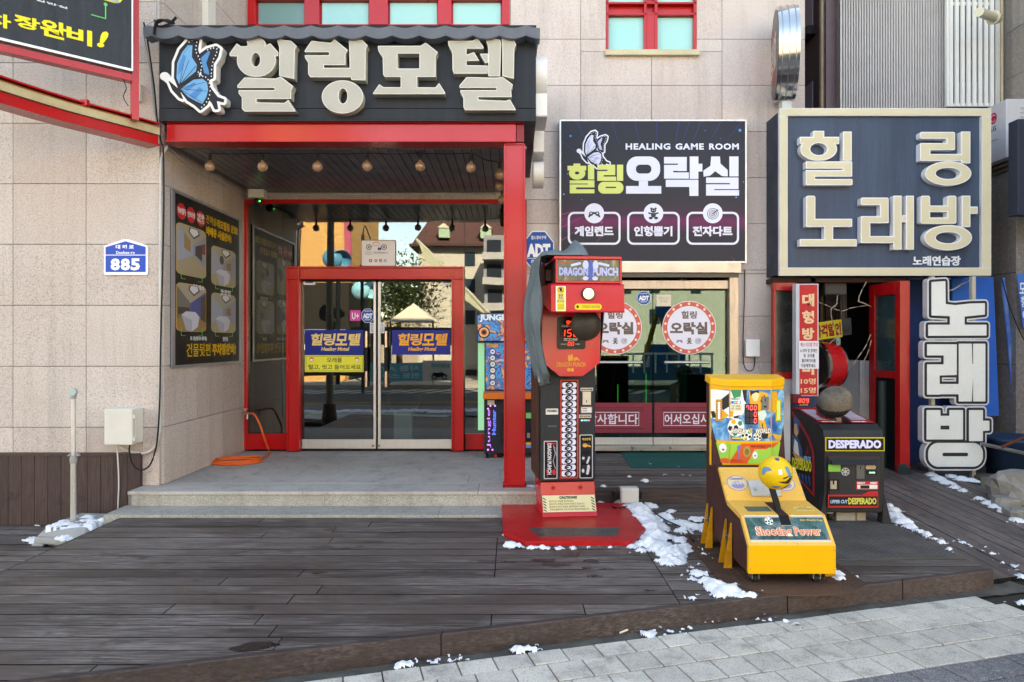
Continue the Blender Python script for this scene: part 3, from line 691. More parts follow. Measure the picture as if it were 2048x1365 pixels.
for p in BP:
    c = Vector(p); bo = B().lathe(c, [(.0001, -.05), (.019, -.046), (.036, -.035), (.047, -.017), (.05, 0), (.047, .017), (.038, .032), (.026, .042), (.017, .048), (.015, .06)], m_bulb, 18).build('bulb', st)
    B().cyl(c + Vector((0, 0, .058)), c + Vector((0, 0, .12)), .016, .014, M_DARK, 12).build('socket', bo)

wt_ = B(); wf = Fr((0, 0, .1035), (1, 0, 0), (0, 1, 0), (0, 0, 1)); m_wet = C('#2a2422', .25, 0, .3, '#463d3a', spec=.7); rw_ = random.Random(4)
for x_, y_, a_, b_2 in ((1088, 1121, .09, .035), (1112, 1130, .11, .05), (1143, 1112, .06, .04), (1186, 1123, .07, .04), (1174, 1137, .04, .025), (1182, 1153, .07, .025), (1212, 1139, .06, .02), (1020, 1124, .05, .012), (785, 1064, .10, .03), (745, 1084, .09, .02), (515, 1294, .12, .05), (1300, 1182, .05, .012), (640, 1145, .07, .03)):
    gx, gy, _ = GD(x_, y_, .1); sh = [('e', gx + rw_.uniform(-.5, .5) * a_, gy + rw_.uniform(-.5, .5) * b_2, a_ * rw_.uniform(.3, .6), b_2 * rw_.uniform(.3, .7)) for _ in range(7)]
    wt_.fill(wf, contour(sh, (gx - 2 * a_, gy - 2 * b_2, gx + 2 * a_, gy + 2 * b_2), 0, 60), 0, .0006, m_wet)
wt_.build('wet_stain', deck, kind='stuff')
# ------------------------------------------------------------------ canopy sign: butterfly and four big letters
M_LET = C('#aeaba1', .45, 0, .45, '#98907a', dsc=1.8); M_LETS = C('#b7b3a6', .55, 0, .4, '#6e6858')
A2 = PF(DC, 3.412, 300, 0); A3 = PF(DC, 3.412, 700, 0)
def oval(cx, cy, rx, ry, n=26): return [(cx + rx * math.cos(2 * math.pi * i / n), cy + ry * math.sin(2 * math.pi * i / n)) for i in range(n)]
sg = thing('motel_name_sign', (xf(760, DC), DC - .05, zf(235, DC)), 'big grey-white raised Korean letters on the dark canopy face reading motel name', 'sign lettering')
def raised(name, fr_, groups, h0, h1, parent, face, side, off=0):
    """groups: shape lists; a contour is made of each list"""
    b = B()
    for sh in groups:
        P = [q for s in sh for q in (s[1] if s[0].lower() == 'p' else ([(s[1], s[2]), (s[3], s[4])] if s[0].lower() in 'rl' else [(s[1] - s[3], s[2] - s[4]), (s[1] + s[3], s[2] + s[4])]))]
        bb = (min(q[0] for q in P) - 10, min(q[1] for q in P) - 10, max(q[0] for q in P) + 10, max(q[1] for q in P) + 10)
        b.fill(fr_, contour(sh, bb, off, 150), h0, h1, face, side)
    return b.build(name, parent)
hil = [[('p', [(570, 412), (570, 392), (618, 325), (645, 345), (692, 345), (678, 275), (770, 283), (802, 305), (818, 332), (800, 345), (845, 325), (897, 385), (897, 412), (850, 415), (640, 415)]), ('e', 750, 440, 131, 112), ('E', 746, 436, 29, 46)],
       [('p', [(890, 297), (985, 308), (1023, 345), (1010, 368), (1005, 566), (903, 545), (903, 350), (890, 310)])],
       [('p', [(622, 626), (622, 608), (670, 555), (880, 562), (915, 549), (1000, 615), (985, 645), (985, 700), (750, 700), (750, 722), (940, 726), (965, 706), (1016, 785), (670, 785), (652, 765), (652, 690), (630, 662), (630, 640), (872, 640), (872, 626)])]]
ring_ = [[('p', [(1075, 385), (1075, 375), (1120, 308), (1250, 322), (1275, 297), (1365, 370), (1350, 400), (1350, 472), (1205, 472), (1205, 490), (1378, 490), (1372, 292), (1465, 305), (1500, 340), (1487, 365), (1485, 576), (1390, 572), (1385, 554), (1112, 554), (1098, 530), (1098, 455), (1078, 425), (1075, 405), (1238, 405), (1238, 385)])],
         [('e', 1330, 686, 140, 112), ('E', 1333, 680, 29, 50)]]
mo = [[('p', [(203, 355), (203, 342), (490, 342), (525, 320), (607, 385), (592, 415), (592, 552), (468, 552), (468, 621), (590, 622), (615, 592), (655, 655), (655, 668), (170, 668), (170, 660), (212, 600), (240, 620), (356, 621), (356, 552), (250, 552), (238, 535), (235, 420), (205, 375)]), ('R', 336, 395, 482, 495)]]
tel = [[('p', [(675, 320), (675, 308), (840, 308), (872, 290), (915, 350), (912, 362), (800, 362), (800, 402), (850, 384), (885, 442), (800, 445), (800, 472), (942, 475), (942, 530), (715, 530), (705, 505), (703, 385), (678, 340)]), ('p', [(888, 395), (948, 395), (948, 456), (925, 458)]), ('p', [(930, 290), (1025, 300), (1033, 325), (1026, 548), (945, 548), (945, 350), (930, 305)])],
       [('p', [(1036, 292), (1120, 305), (1135, 335), (1122, 360), (1118, 565), (1040, 546), (1040, 345), (1036, 305)])],
       [('p', [(752, 626), (752, 608), (800, 552), (1005, 557), (1040, 550), (1112, 602), (1100, 640), (1104, 688), (880, 688), (880, 704), (1062, 712), (1092, 702), (1130, 768), (1130, 776), (790, 776), (778, 752), (778, 690), (757, 655), (757, 640), (1000, 640), (1000, 626)])]]
for gset, fr_ in ((hil, A2), (ring_, A2), (mo, A3), (tel, A3)):
    lo_ = raised('letter', fr_, gset, .0, .085, sg, M_LET, M_LETS)
    raised('letter_rim', fr_, gset, .0852, .0865, lo_, C('#cfcdc5', .4), M_LETS, -1); 
    raised('letter_face', fr_, gset, .0866, .0878, lo_, M_LET, M_LET, -6)
W1 = [(200, 560), (203, 455), (238, 370), (298, 303), (345, 290), (366, 310), (357, 370), (378, 430), (395, 495), (362, 530), (300, 570), (225, 622)]
W2 = [(370, 400), (420, 365), (480, 348), (505, 365), (492, 420), (462, 465), (460, 560), (425, 575), (385, 540)]
W3 = [(225, 625), (300, 570), (370, 543), (430, 573), (447, 640), (440, 690), (420, 740), (375, 775), (338, 742), (290, 712), (245, 652)]
W4 = [(448, 635), (490, 690), (532, 705), (530, 722), (482, 712), (492, 768), (474, 770), (455, 730), (436, 708)]
BD = [(165, 583), (232, 640), (256, 700), (236, 692), (190, 642)]
def butterfly(fr_, parent, b1, b2, rim, th, raised_):
    sh = [('p', p) for p in (W1, W2, W3, W4, BD)] + [('l', 135, 548, 178, 590, 10)]
    bb = (90, 260, 580, 800); b = B()
    b.fill(fr_, contour(sh, bb, 20, 170), 0, th, rim, C('#d5d3cf', .5, 0, .2) if raised_ else rim); b.fill(fr_, contour([('e', 134, 548, 20, 16)], bb, 12, 90), 0, th - .0002, rim)
    o = b.build('butterfly', parent); e = .0012; dk = C('#14161d', .4)
    b = B(); b.fill(fr_, contour([('p', p) for p in (W1, W2, W3, W4, BD)], bb, 3, 170), th, th + e, dk)
    b.fill(fr_, contour([('p', [(215, 560), (220, 462), (253, 388), (292, 340), (322, 342), (318, 420), (352, 472), (346, 515), (235, 606)])], bb, 0, 110), th + e, th + 2 * e, b1)
    b.fill(fr_, contour([('p', [(380, 425), (428, 380), (442, 384), (415, 460), (430, 505), (436, 540), (400, 528)])], bb, 0, 110), th + e, th + 2 * e, b2)
    b.fill(fr_, contour([('p', [(242, 634), (330, 572), (390, 566), (420, 590), (428, 640), (415, 690), (388, 735), (345, 716), (288, 684)])], bb, 0, 110), th + e, th + 2 * e, b1)
    b.fill(fr_, contour([('p', [(225, 545), (232, 470), (262, 400), (280, 420), (255, 500)]), ('p', [(262, 634), (330, 590), (350, 600), (290, 650)]), ('p', [(300, 680), (370, 620), (395, 640), (340, 705)])], bb, 0, 130), th + 2 * e, th + 2.5 * e, b2)
    v = [('l', 236, 605, 262, 470, 3), ('l', 238, 605, 300, 440, 3), ('l', 238, 607, 346, 480, 4), ('l', 240, 630, 405, 590, 3), ('l', 240, 632, 420, 650, 3), ('l', 242, 636, 385, 725, 3), ('l', 236, 612, 365, 540, 9), ('l', 262, 400, 300, 345, 2)]
    b.fill(fr_, contour(v, bb, 0, 240), th + 2.6 * e, th + 3 * e, dk)
    for pts in ([(300, 320), (320, 308), (345, 302), (352, 320), (348, 345), (345, 370), (350, 392), (362, 414), (372, 436), (380, 460), (386, 484), (380, 508), (362, 522)], [(425, 372), (445, 364), (465, 360), (487, 366), (486, 388), (478, 410), (466, 432), (460, 455), (455, 480), (452, 505), (450, 530), (450, 550)], [(370, 548), (392, 550), (412, 556), (428, 572), (436, 596), (442, 620), (442, 648), (438, 675), (430, 700), (418, 722), (402, 742), (385, 758)]):
        for q in pts: b.disc(fr_, q[0], q[1], 4, 5, th + 3.4 * e, rim, 8)
    b.build('wing_print', o)
    return o
butterfly(A2, thing('butterfly_sign', (xf(395, DC), DC - .05, zf(238, DC)), 'blue butterfly cut-out sign with white rim on the left of the canopy', 'sign'), C('#5f9bc6', .4), C('#3d7cb2', .4), C('#dcdad6', .45), .09, True)
# letters on the right hand side of the canopy
ss = thing('side_name_sign', (XRr + .05, 6.6, zf(240, 6.4)), 'white block letters seen edge-on along the right side of the canopy', 'sign lettering')
sf_ = Fr((XRr + .001, 6.22, zf(104, 6.3)), (0, 1, 0), (0, 0, -1), (1, 0, 0))
for sh in ([('e', .24, .19, .22, .19), ('E', .24, .19, .07, .08)], [('r', .04, .395, .48, .61)], [('r', .62, .50, 1.0, .78)], [('e', .86, .95, .2, .13)]):
    B().fill(sf_, contour(sh, (-.1, -.1, 1.3, 1.3), 0, 140), .0, .105, C('#eceae6', .4)).build('letter', ss)
# ------------------------------------------------------------------ curved red frame and parking sign at the upper left
cr = thing('curved_awning_frame', (-3.4, 5.5, 3.3), 'curved red steel awning frame with a rusty cream band at the upper left', 'awning frame')
RP = smooth([(-3.17, 6.13, 0), (-3.33, 5.86, 0), (-3.54, 5.53, 0), (-3.68, 5.25, 0), (-3.80, 4.95, 0), (-3.90, 4.6, 0), (-3.97, 4.2, 0)], 5)
def band(b, z0, z1, w0, w1, m):
    n = len(RP); vs = []
    for i, p in enumerate(RP):
        t = (RP[min(i + 1, n - 1)] - RP[max(i - 1, 0)]).normalized(); nn = Vector((-t.y, t.x, 0))
        if nn.x < 0: nn = -nn
        for w_, z in ((w0, z0), (w1, z0), (w1, z1), (w0, z1)): vs.append((p.x + nn.x * w_, p.y + nn.y * w_, z))
    b.add(vs, [(4 * i + k, 4 * i + (k + 1) % 4, 4 * i + 4 + (k + 1) % 4, 4 * i + 4 + k) for i in range(n - 1) for k in range(4)] + [(0, 1, 2, 3), tuple(range(4 * n - 4, 4 * n))], m)
ZA, ZT = EYE + 1.75, EYE + 1.955
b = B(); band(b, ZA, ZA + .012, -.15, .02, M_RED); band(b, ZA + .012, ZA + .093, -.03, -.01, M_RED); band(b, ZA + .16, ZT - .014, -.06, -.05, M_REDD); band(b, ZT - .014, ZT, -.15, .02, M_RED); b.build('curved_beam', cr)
b = B(); band(b, ZA + .098, ZA + .162, -.048, .012, C('#c3b48c', .6, .1, .5, '#7a4a26', dsc=3)); b.build('cream_band', cr)
b = B(); band(b, ZA + .1625, ZA + .172, -.048, .014, C('#9a5a2c', .8, .1, .5, '#3f2a1e', dsc=5)); b.build('rust_strip', cr)
for k in (9, 21): p = RP[k]; B().box(p.x - .02, p.x + .03, p.y - .02, p.y + .02, ZT - .03, ZT + .02, M_RED).build('clip', cr)
pk = thing('parking_sign', (-3.55, 5.5, EYE + 2.3), 'large dark slanted sign with yellow Korean parking lettering in a red frame', 'sign')
r0, l0 = Vector((-3.235, 5.80, 0)), Vector((-4.5, 4.66, 0)); dr_ = (r0 - l0); 
zb_s = EYE + 2.31; k = dr_.length
pf = Fr((l0.x, l0.y, zb_s + .93), (dr_.x / k, dr_.y / k, 0), (0, 0, -1), (dr_.y / k, -dr_.x / k, 0))
def inv(px, py):
    """photo pixel to u, v on the slanted board"""
    d = Vector(((px - CX) / F, 1, -(py - CY) / F)); o = Vector((0, 0, EYE)); t = (pf.O - o).dot(pf.N) / d.dot(pf.N); q = o + d * t - pf.O
    return q.dot(pf.R), q.dot(pf.D)
b = B(); b.fb(pf, .0, .0, k, .93, -.1, 0, C('#20242a', .4, 0, .5, '#474d55', streak=True, dsc=1.4)); b.build('sign_board', pk)
b = B(); b.fb(pf, k, -.4, k + .012, .945, -.12, .01, M_ALU); b.fb(pf, 0, .9305, k, .95, -.12, .012, M_ALU); b.build('trim', pk)
b = B(); b.fb(pf, k + .015, -.4, k + .07, 1.34, -.1, -.04, M_RED); b.fb(pf, 0, .965, k + .014, 1.02, -.11, -.02, M_RED); b.build('red_frame', pk)
YEL = C('#f0dc2c', .4); b = B()
for ch, (xa, ya, xb, yb) in zip('차장완비', ((-28, 20, 22, 55), (28, 27, 80, 60), (80, 35, 134, 78), (133, 50, 184, 90))):
    u0, v0 = inv(xa, ya); u1, v1 = inv(xb, yb + (xb - xa) * 0); B().text(pf, ch, u0, v0, u1, v1 + .02, .001, .003, YEL, .032).build('letter', pk)
u0, v0 = inv(192, 58); u1, v1 = inv(215, 99); b.text(pf, '!', u0, v0, u1 - .03, v1, .001, .003, YEL, .05, slant=.25)
u0, v0 = inv(70, -3); u1, v1 = inv(135, 24); b.text(pf, '일반실', u0, v0, u1, v1 - .02, .001, .003, C('#dcdcdc', .4), .02)
u0, v0 = inv(110, -30); u1, v1 = inv(246, 14); b.fill(pf, [rrect(u0, v0 - .2, u1, v1 - .01, .07)], .001, .002, YEL); b.fill(pf, [rrect(u0 + .015, v0 - .185, u1 - .015, v1 - .025, .06)], .002, .003, C('#b5a27e', .4)); b.sheet(pf, [(u1 - .19, v0), (u1 - .03, v0), (u1 - .03, v1 - .07), (u1 - .12, v1 - .1)], .0035, C('#8fa6a6', .4))
GRN = C('#59c56b', .4); u0, v0 = inv(182, 29); u1, v1 = inv(212, 10); b.fb(pf, u0, v0 - .0, u1, v0 + .008, .0035, .0045, GRN); b.fb(pf, u1 - .008, v1, u1, v0 + .008, .0035, .0047, GRN); b.disc(pf, u1 - .004, v1, .014, .014, .005, GRN)
b.build('lettering', pk)
wr = B().tube(smooth([(xf(237, 5.75), 5.8, zf(150, 5.75)), (xf(243, 5.75), 5.82, zf(170, 5.75)), (xf(240, 5.75), 5.8, zf(190, 5.75)), (xf(250, 5.75), 5.8, zf(208, 5.75))], 5), .004, M_CABLE, 5).build('hanging_wire', None, 'short loose black wire hanging below the slanted parking sign', 'wire')
# ------------------------------------------------------------------ poster on the recess side wall
po = thing('room_poster', (XW + .01, 6.8, 1.5), 'black motel room poster with four room photos in an aluminium frame', 'poster')
def wy(px): return -XW * F / (CX - px)
def wz(px, py): return EYE - (py - CY) * wy(px) / F
W_, H_ = 150, 345                       # poster drawn in its own units
ya, yb = wy(334), wy(476)
P0 = Vector((XW + .03, ya, (wz(334, 377)))); H = wz(334, 377) - wz(334, 737)
q = Fr(P0, (0, (yb - ya) / W_, 0), (0, 0, -H / H_), (1, 0, 0))
b = B(); b.fb(q, 0, 0, W_, H_, -.028, .004, C('#0b0c0d', .4, 0, .2, '#232425')); b.build('printed_board', po)
b = B(); AL = C('#a7aab2', .35, .7, .2)
for a in ((0, 0, W_, 5), (0, H_ - 5, W_, H_), (0, 5, 5, H_ - 5), (W_ - 5, 5, W_, H_ - 5)): b.fb(q, *a, .0042, .02, AL)
b.build('frame', po)
b = B(); RD = C('#c3272b', .4); WH = C('#e4e4e2', .4); GD2 = C('#d8ab1f', .4)
for cx, t_ in ((19, 'WIFI'), (37, '인터넷'), (56, '넷플\n릭스')):
    b.disc(q, cx, 36, 8.6, 16, .005, RD); b.text(q, t_, cx - 7, 30 if '\n' not in t_ else 26, cx + 7, 42 if '\n' not in t_ else 46, .006, .007, WH, .02)
b.text(q, '전객실', 67, 22, 88, 40, .006, .007, GD2, .01); b.text(q, '리모델링 완료!', 90, 22, 141, 42, .006, .007, GD2, .05)
b.text(q, '바베큐 시설완비!', 67, 46, 125, 66, .006, .007, GD2, .05)
b.text(q, '건물뒷편', 28, 298, 76, 325, .006, .007, GD2, .01); b.text(q, '주차장완비!', 80, 298, 136, 325, .006, .007, GD2, .05)
b.text(q, '온 돌 (대,소)', 40, 176, 62, 187, .006, .007, WH, .02); b.text(q, '투룸A (침대+침대)\n투룸B (침대+온돌)', 99, 176, 123, 194, .006, .007, WH, .02)
b.text(q, '트 윈(침대+침대)', 35, 283, 68, 293, .006, .007, WH, .02); b.text(q, '일반실', 104, 283, 116, 293, .006, .007, WH, .02)
b.build('lettering', po)
def roompic(x0, y0, x1, y1, kind):
    b = B(); w_, h_ = x1 - x0, y1 - y0; X = lambda t: x0 + w_ * t; Y = lambda t: y0 + h_ * t
    b.fill(q, [rrect(x0 - .8, y0 - .8, x1 + .8, y1 + .8, 9)], .0045, .0055, GD2)
    b.fill(q, [rrect(x0, y0, x1, y1, 8)], .0055, .0062, C('#a39a86', .4))
    wl, wr_, fl = (C('#9aa0ae', .4), C('#8b8f9b', .4), C('#a3957a', .4)) if kind != 2 else (C('#6c6a63', .4), C('#454f86', .4), C('#96774b', .4))
    vx = .55 if kind in (0,) else .45; vy = .36 if kind == 0 else .40; fy = .58
    b.sheet(q, [(X(.0), Y(.06)), (X(vx), Y(vy)), (X(vx), Y(fy)), (X(0), Y(.76))], .0068, wl)
    b.sheet(q, [(X(vx), Y(vy)), (X(1), Y(.12)), (X(1), Y(.78)), (X(vx), Y(fy))], .0068, wr_)
    b.sheet(q, [(X(vx), Y(fy)), (X(1), Y(.78)), (X(1), Y(.9)), (X(.93), Y(1)), (X(.07), Y(1)), (X(0), Y(.9)), (X(0), Y(.76))], .0068, fl)
    b.sheet(q, [(X(.42), Y(.02)), (X(.72), Y(.02)), (X(.78), Y(.12)), (X(.57), Y(.24)), (X(.38), Y(.12))], .0072, C('#3c3833', .4)); b.sheet(q, [(X(.46), Y(.03)), (X(.69), Y(.03)), (X(.73), Y(.11)), (X(.57), Y(.2)), (X(.42), Y(.11))], .0076, C('#d6d8de', .4))
    if kind == 0: b.sheet(q, [(X(.24), Y(.16)), (X(.46), Y(.3)), (X(.46), Y(.53)), (X(.24), Y(.46))], .0072, C('#9a7b52', .4)); b.sheet(q, [(X(.62), Y(.38)), (X(.86), Y(.3)), (X(.86), Y(.66)), (X(.62), Y(.56))], .0072, C('#3a3436', .4)); b.sheet(q, [(X(.86), Y(.3)), (X(.98), Y(.26)), (X(.98), Y(.5)), (X(.86), Y(.5))], .0074, C('#7a2f35', .4))
    else:
        if kind != 2: b.sheet(q, [(X(.6), Y(.38)), (X(.8), Y(.34)), (X(.8), Y(.56)), (X(.6), Y(.54))], .0072, C('#8a6a45', .4))
        else: b.sheet(q, [(X(.82), Y(.25)), (X(1), Y(.2)), (X(1), Y(.8)), (X(.82), Y(.74))], .0072, C('#4d3a32', .4)); b.sheet(q, [(X(.04), Y(.5)), (X(.42), Y(.5)), (X(.42), Y(.6)), (X(.04), Y(.66))], .0071, C('#3a3029', .4))
        if kind == 1: b.fill(q, [oval(X(.4), Y(.32), w_ * .09, h_ * .12)], .0072, .0073, C('#34363c', .4))
        b.sheet(q, [(X(.15), Y(.66)), (X(.3), Y(.58)), (X(.62), Y(.58)), (X(.76), Y(.68)), (X(.7), Y(.9)), (X(.5), Y(1)), (X(.3), Y(.98)), (X(.22), Y(.8))], .0078, C('#c5c6cf', .4))
        b.sheet(q, [(X(.22), Y(.8)), (X(.15), Y(.66)), (X(.5), Y(.76)), (X(.5), Y(1)), (X(.3), Y(.98))], .0082, C('#a9abb6', .4))
    for sx, dx in ((x0 + w_ * .14, 8), (x1 - w_ * .14, -8)):
        b.fb(q, sx - .5, y1 - h_ * .08, sx + .5, y1 + 9, .008, .0085, GRN); b.fb(q, min(sx, sx + dx), y1 + 8.4, max(sx, sx + dx), y1 + 9.4, .008, .0086, GRN)
    b.build('room_picture', po)
roompic(10, 60, 66, 160, 0); roompic(79, 84, 135, 168, 1); roompic(10, 178, 66, 273, 2); roompic(79, 187, 135, 273, 3)
# ------------------------------------------------------------------ game room sign
gs = thing('game_room_sign', (xf(1306, 8.15), 8.15, zf(525, 8.15)), 'dark illuminated-style game room sign with a lilac butterfly above the glass doors', 'sign')
g_ = PF(8.15); g6 = PF(8.15, 4.4025, 1110, 230)
mgs, t_, b_ = base('game_sign_print'); tc = N(t_, 'ShaderNodeTexCoord'); sp = N(t_, 'ShaderNodeSeparateXYZ'); t_.links.new(tc.outputs['Generated'], sp.inputs[0])
gr = N(t_, 'ShaderNodeValToRGB'); e = gr.color_ramp.elements; e[0].position = .12; e[0].color = (*lin('#302f37'), 1); e[1].position = .9; e[1].color = (*lin('#2b2c37'), 1)
for p_, c_ in ((.2, '#342f38'), (.285, '#702a55'), (.33, '#4a2c42'), (.42, '#353139')):
    x_ = e.new(p_); x_.color = (*lin(c_), 1)
t_.links.new(sp.outputs[2], gr.inputs[0]); vg = ramp(t_, sp.outputs[0], 0, .18, lin('#22232d')); 
t_.links.new(gr.outputs[0], b_.inputs['Base Color']); b_.inputs['Roughness'].default_value = .45; b_.inputs['Specular IOR Level'].default_value = .2
B().fb(g_, 1122, 243, 1490, 523, -.1, 0, mgs).build('printed_face', gs)
b = B()
for a in ((1119, 240, 1493, 243), (1119, 523, 1493, 526.5), (1119, 243, 1122, 523), (1490, 243, 1493, 523)): b.fb(g_, *a, -.1, .008, M_ALU)
b.build('frame', gs)
b = B(); lb = C('#2b3478', .4)
for x0, x1, y1 in ((190, 300, 300), (500, 560, 260), (700, 740, 250), (890, 900, 300), (1090, 1040, 350), (1180, 1100, 320), (1280, 1180, 330), (1460, 1300, 350), (1640, 1420, 360)): b.sheet(g6, [(x0, 60), (x0 + 6, 60), (x1 + 2, y1), (x1, y1)], .0008, lb)
b.sheet(g6, [(60, 235), (62, 240), (250, 372), (248, 368)], .0008, lb); b.sheet(g6, [(1680, 285), (1680, 292), (1590, 370), (1586, 368)], .0008, lb)
mg = C('#8c2f6a', .4)
for P in ([(60, 875), (150, 850), (150, 856), (60, 886)], [(60, 985), (250, 890), (252, 895), (60, 998)], [(60, 1100), (200, 1005), (200, 1010), (60, 1112)], [(370, 1110), (440, 1040), (442, 1044), (376, 1112)], [(1540, 1230), (1595, 1298), (1588, 1298)]): b.sheet(g6, P, .0008, mg)
for x_, y_, r_, c_ in ((137, 187, 10, '#2f86c9'), (1628, 137, 12, '#2f9ad6'), (1322, 140, 6, '#3a4fb0'), (1660, 592, 7, '#2f86c9'), (1595, 727, 8, '#7d7fd0'), (78, 700, 7, '#8f8fd6'), (235, 748, 5, '#6f6fc0'), (412, 948, 8, '#b04f9a'), (1460, 210, 6, '#3c3f90'), (110, 520, 7, '#2f6fc0')): b.disc(g6, x_, y_, r_, r_, .0012, C(c_, .4), 14)
b.build('light_rays', gs)
lv = C('#dfe0f0', .35); yg = C('#d8de7c', .35); b = B()
b.text(g6, 'HEALING', 622, 252, 1015, 308, .001, .003, lv, .035, spacing=1.12); b.text(g6, 'GAME', 1060, 252, 1310, 308, .001, .003, lv, .035, spacing=1.12); b.text(g6, 'ROOM', 1357, 252, 1618, 308, .001, .003, lv, .035, spacing=1.12)
for t2, x0, x1 in (('게임랜드', 172, 515), ('인형뽑기', 695, 1033), ('전자다트', 1210, 1562)): b.text(g6, t2, x0, 980, x1, 1070, .001, .003, lv, .045)
b.build('lettering', gs)
for gs_ in ([[('r', 630, 368, 925, 582, 95), ('R', 712, 440, 848, 518, 36)], [('r', 738, 584, 818, 632), ('r', 625, 628, 935, 695)],
    [('r', 960, 372, 1160, 430), ('r', 1082, 372, 1160, 496), ('r', 960, 442, 1160, 494), ('r', 960, 442, 1040, 563), ('r', 960, 508, 1178, 563)], [('r', 1186, 368, 1262, 565), ('r', 1255, 432, 1297, 500)], [('r', 975, 573, 1262, 636), ('r', 1184, 573, 1262, 715)],
    [('p', [(1375, 368), (1452, 368), (1456, 430), (1520, 488), (1520, 543), (1470, 540), (1410, 497), (1365, 537), (1308, 545), (1306, 492), (1368, 450)])], [('r', 1535, 368, 1615, 543)], [('r', 1330, 553, 1615, 602), ('r', 1540, 553, 1615, 655), ('r', 1330, 613, 1615, 655), ('r', 1330, 613, 1402, 712), ('r', 1330, 664, 1620, 712)]],): 
  for q_ in ([gs_[0] + gs_[1]], [gs_[2], gs_[3], gs_[4]], [gs_[5], gs_[6], gs_[7]]): raised('letter', g6, q_, .001, .003, gs, lv, lv)
for gs_ in ([[('r', 162, 430, 222, 455), ('r', 110, 450, 275, 490), ('e', 195, 515, 72, 57), ('E', 194, 513, 20, 13)], [('r', 290, 440, 345, 570)], [('r', 130, 578, 347, 606), ('r', 290, 578, 347, 640), ('r', 130, 614, 347, 640), ('r', 130, 614, 186, 692), ('r', 130, 657, 347, 692)],
    [('r', 372, 440, 530, 484), ('r', 462, 440, 530, 532), ('r', 372, 496, 530, 532), ('r', 372, 496, 428, 582), ('r', 372, 545, 538, 582)], [('r', 545, 440, 600, 582)], [('r', 380, 591, 602, 695, 48), ('R', 445, 634, 538, 646, 5)]],): 
  for q_ in (gs_[:3], gs_[3:]): raised('letter', g6, q_, .001, .003, gs, yg, yg)
b = B()
for x0, x1 in ((113, 577), (635, 1098), (1157, 1620)): b.fill(g6, [rrect(x0, 855, x1, 1145, 55, 6), rrect(x0 + 18, 873, x1 - 18, 1127, 40, 6)], .001, .0025, lv); cx = (x0 + x1) / 2; b.disc(g6, cx, 868, 87, 88, .003, lv, 36)
b.build('badge', gs)
ik = C('#3a3a40', .5)
def icons(fr_, c0, c1, c2, cy, s, h, m, parent):
    b = B(); f = lambda cx, pts: [(cx + a * s, cy + c * s) for a, c in pts]
    b.fill(fr_, contour([('e', c0 - 28 * s, cy, 18 * s, 20 * s), ('e', c0 + 28 * s, cy, 18 * s, 20 * s), ('r', c0 - 30 * s, cy - 14 * s, c0 + 30 * s, cy + 4 * s), ('l', c0 - 34 * s, cy + 5 * s, c0 - 45 * s, cy + 25 * s, 16 * s), ('l', c0 + 34 * s, cy + 5 * s, c0 + 45 * s, cy + 25 * s, 16 * s), ('E', c0 - 28 * s, cy - 4 * s, 7 * s, 7 * s), ('E', c0 + 28 * s, cy - 4 * s, 7 * s, 7 * s)], (c0 - 65 * s, cy - 40 * s, c0 + 65 * s, cy + 50 * s), 0, 90), h, h + .0008, m)
    b.fill(fr_, contour([('e', c1, cy - 28 * s, 24 * s, 20 * s), ('e', c1 - 20 * s, cy - 46 * s, 9 * s, 9 * s), ('e', c1 + 20 * s, cy - 46 * s, 9 * s, 9 * s), ('e', c1, cy + 10 * s, 22 * s, 24 * s), ('l', c1 - 18 * s, cy, c1 - 40 * s, cy - 6 * s, 13 * s), ('l', c1 + 18 * s, cy, c1 + 40 * s, cy - 6 * s, 13 * s), ('e', c1 - 24 * s, cy + 38 * s, 17 * s, 12 * s), ('e', c1 + 24 * s, cy + 38 * s, 17 * s, 12 * s), ('E', c1 - 8 * s, cy - 30 * s, 4 * s, 4 * s), ('E', c1 + 8 * s, cy - 30 * s, 4 * s, 4 * s), ('R', c1 - 20 * s, cy - 10 * s, c1 + 20 * s, cy - 6 * s)], (c1 - 60 * s, cy - 60 * s, c1 + 60 * s, cy + 60 * s), 0, 100), h, h + .0008, m)
    for r_ in (50, 34, 20): b.fill(fr_, [oval(c2, cy, r_ * s, r_ * s), oval(c2, cy, (r_ - 5) * s, (r_ - 5) * s)], h, h + .0008, m)
    b.disc(fr_, c2, cy, 7 * s, 7 * s, h + .0008, m); b.sheet(fr_, [(c2, cy - 3 * s), (c2 + 44 * s, cy - 40 * s), (c2 + 50 * s, cy - 34 * s), (c2 + 4 * s, cy + 3 * s)], h + .0009, m)
    b.build('icon_print', parent)
icons(g6, 345, 866, 1389, 872, 1.0, .0035, ik, gs)
bf = PF(8.15, 3.412 * 1.92, 1110 + 27.5, 230 - 11.5); bo = butterfly(bf, gs, C('#d6d7ee', .35), C('#b9bae0', .35), C('#e3e4ef', .35), .0012, False)
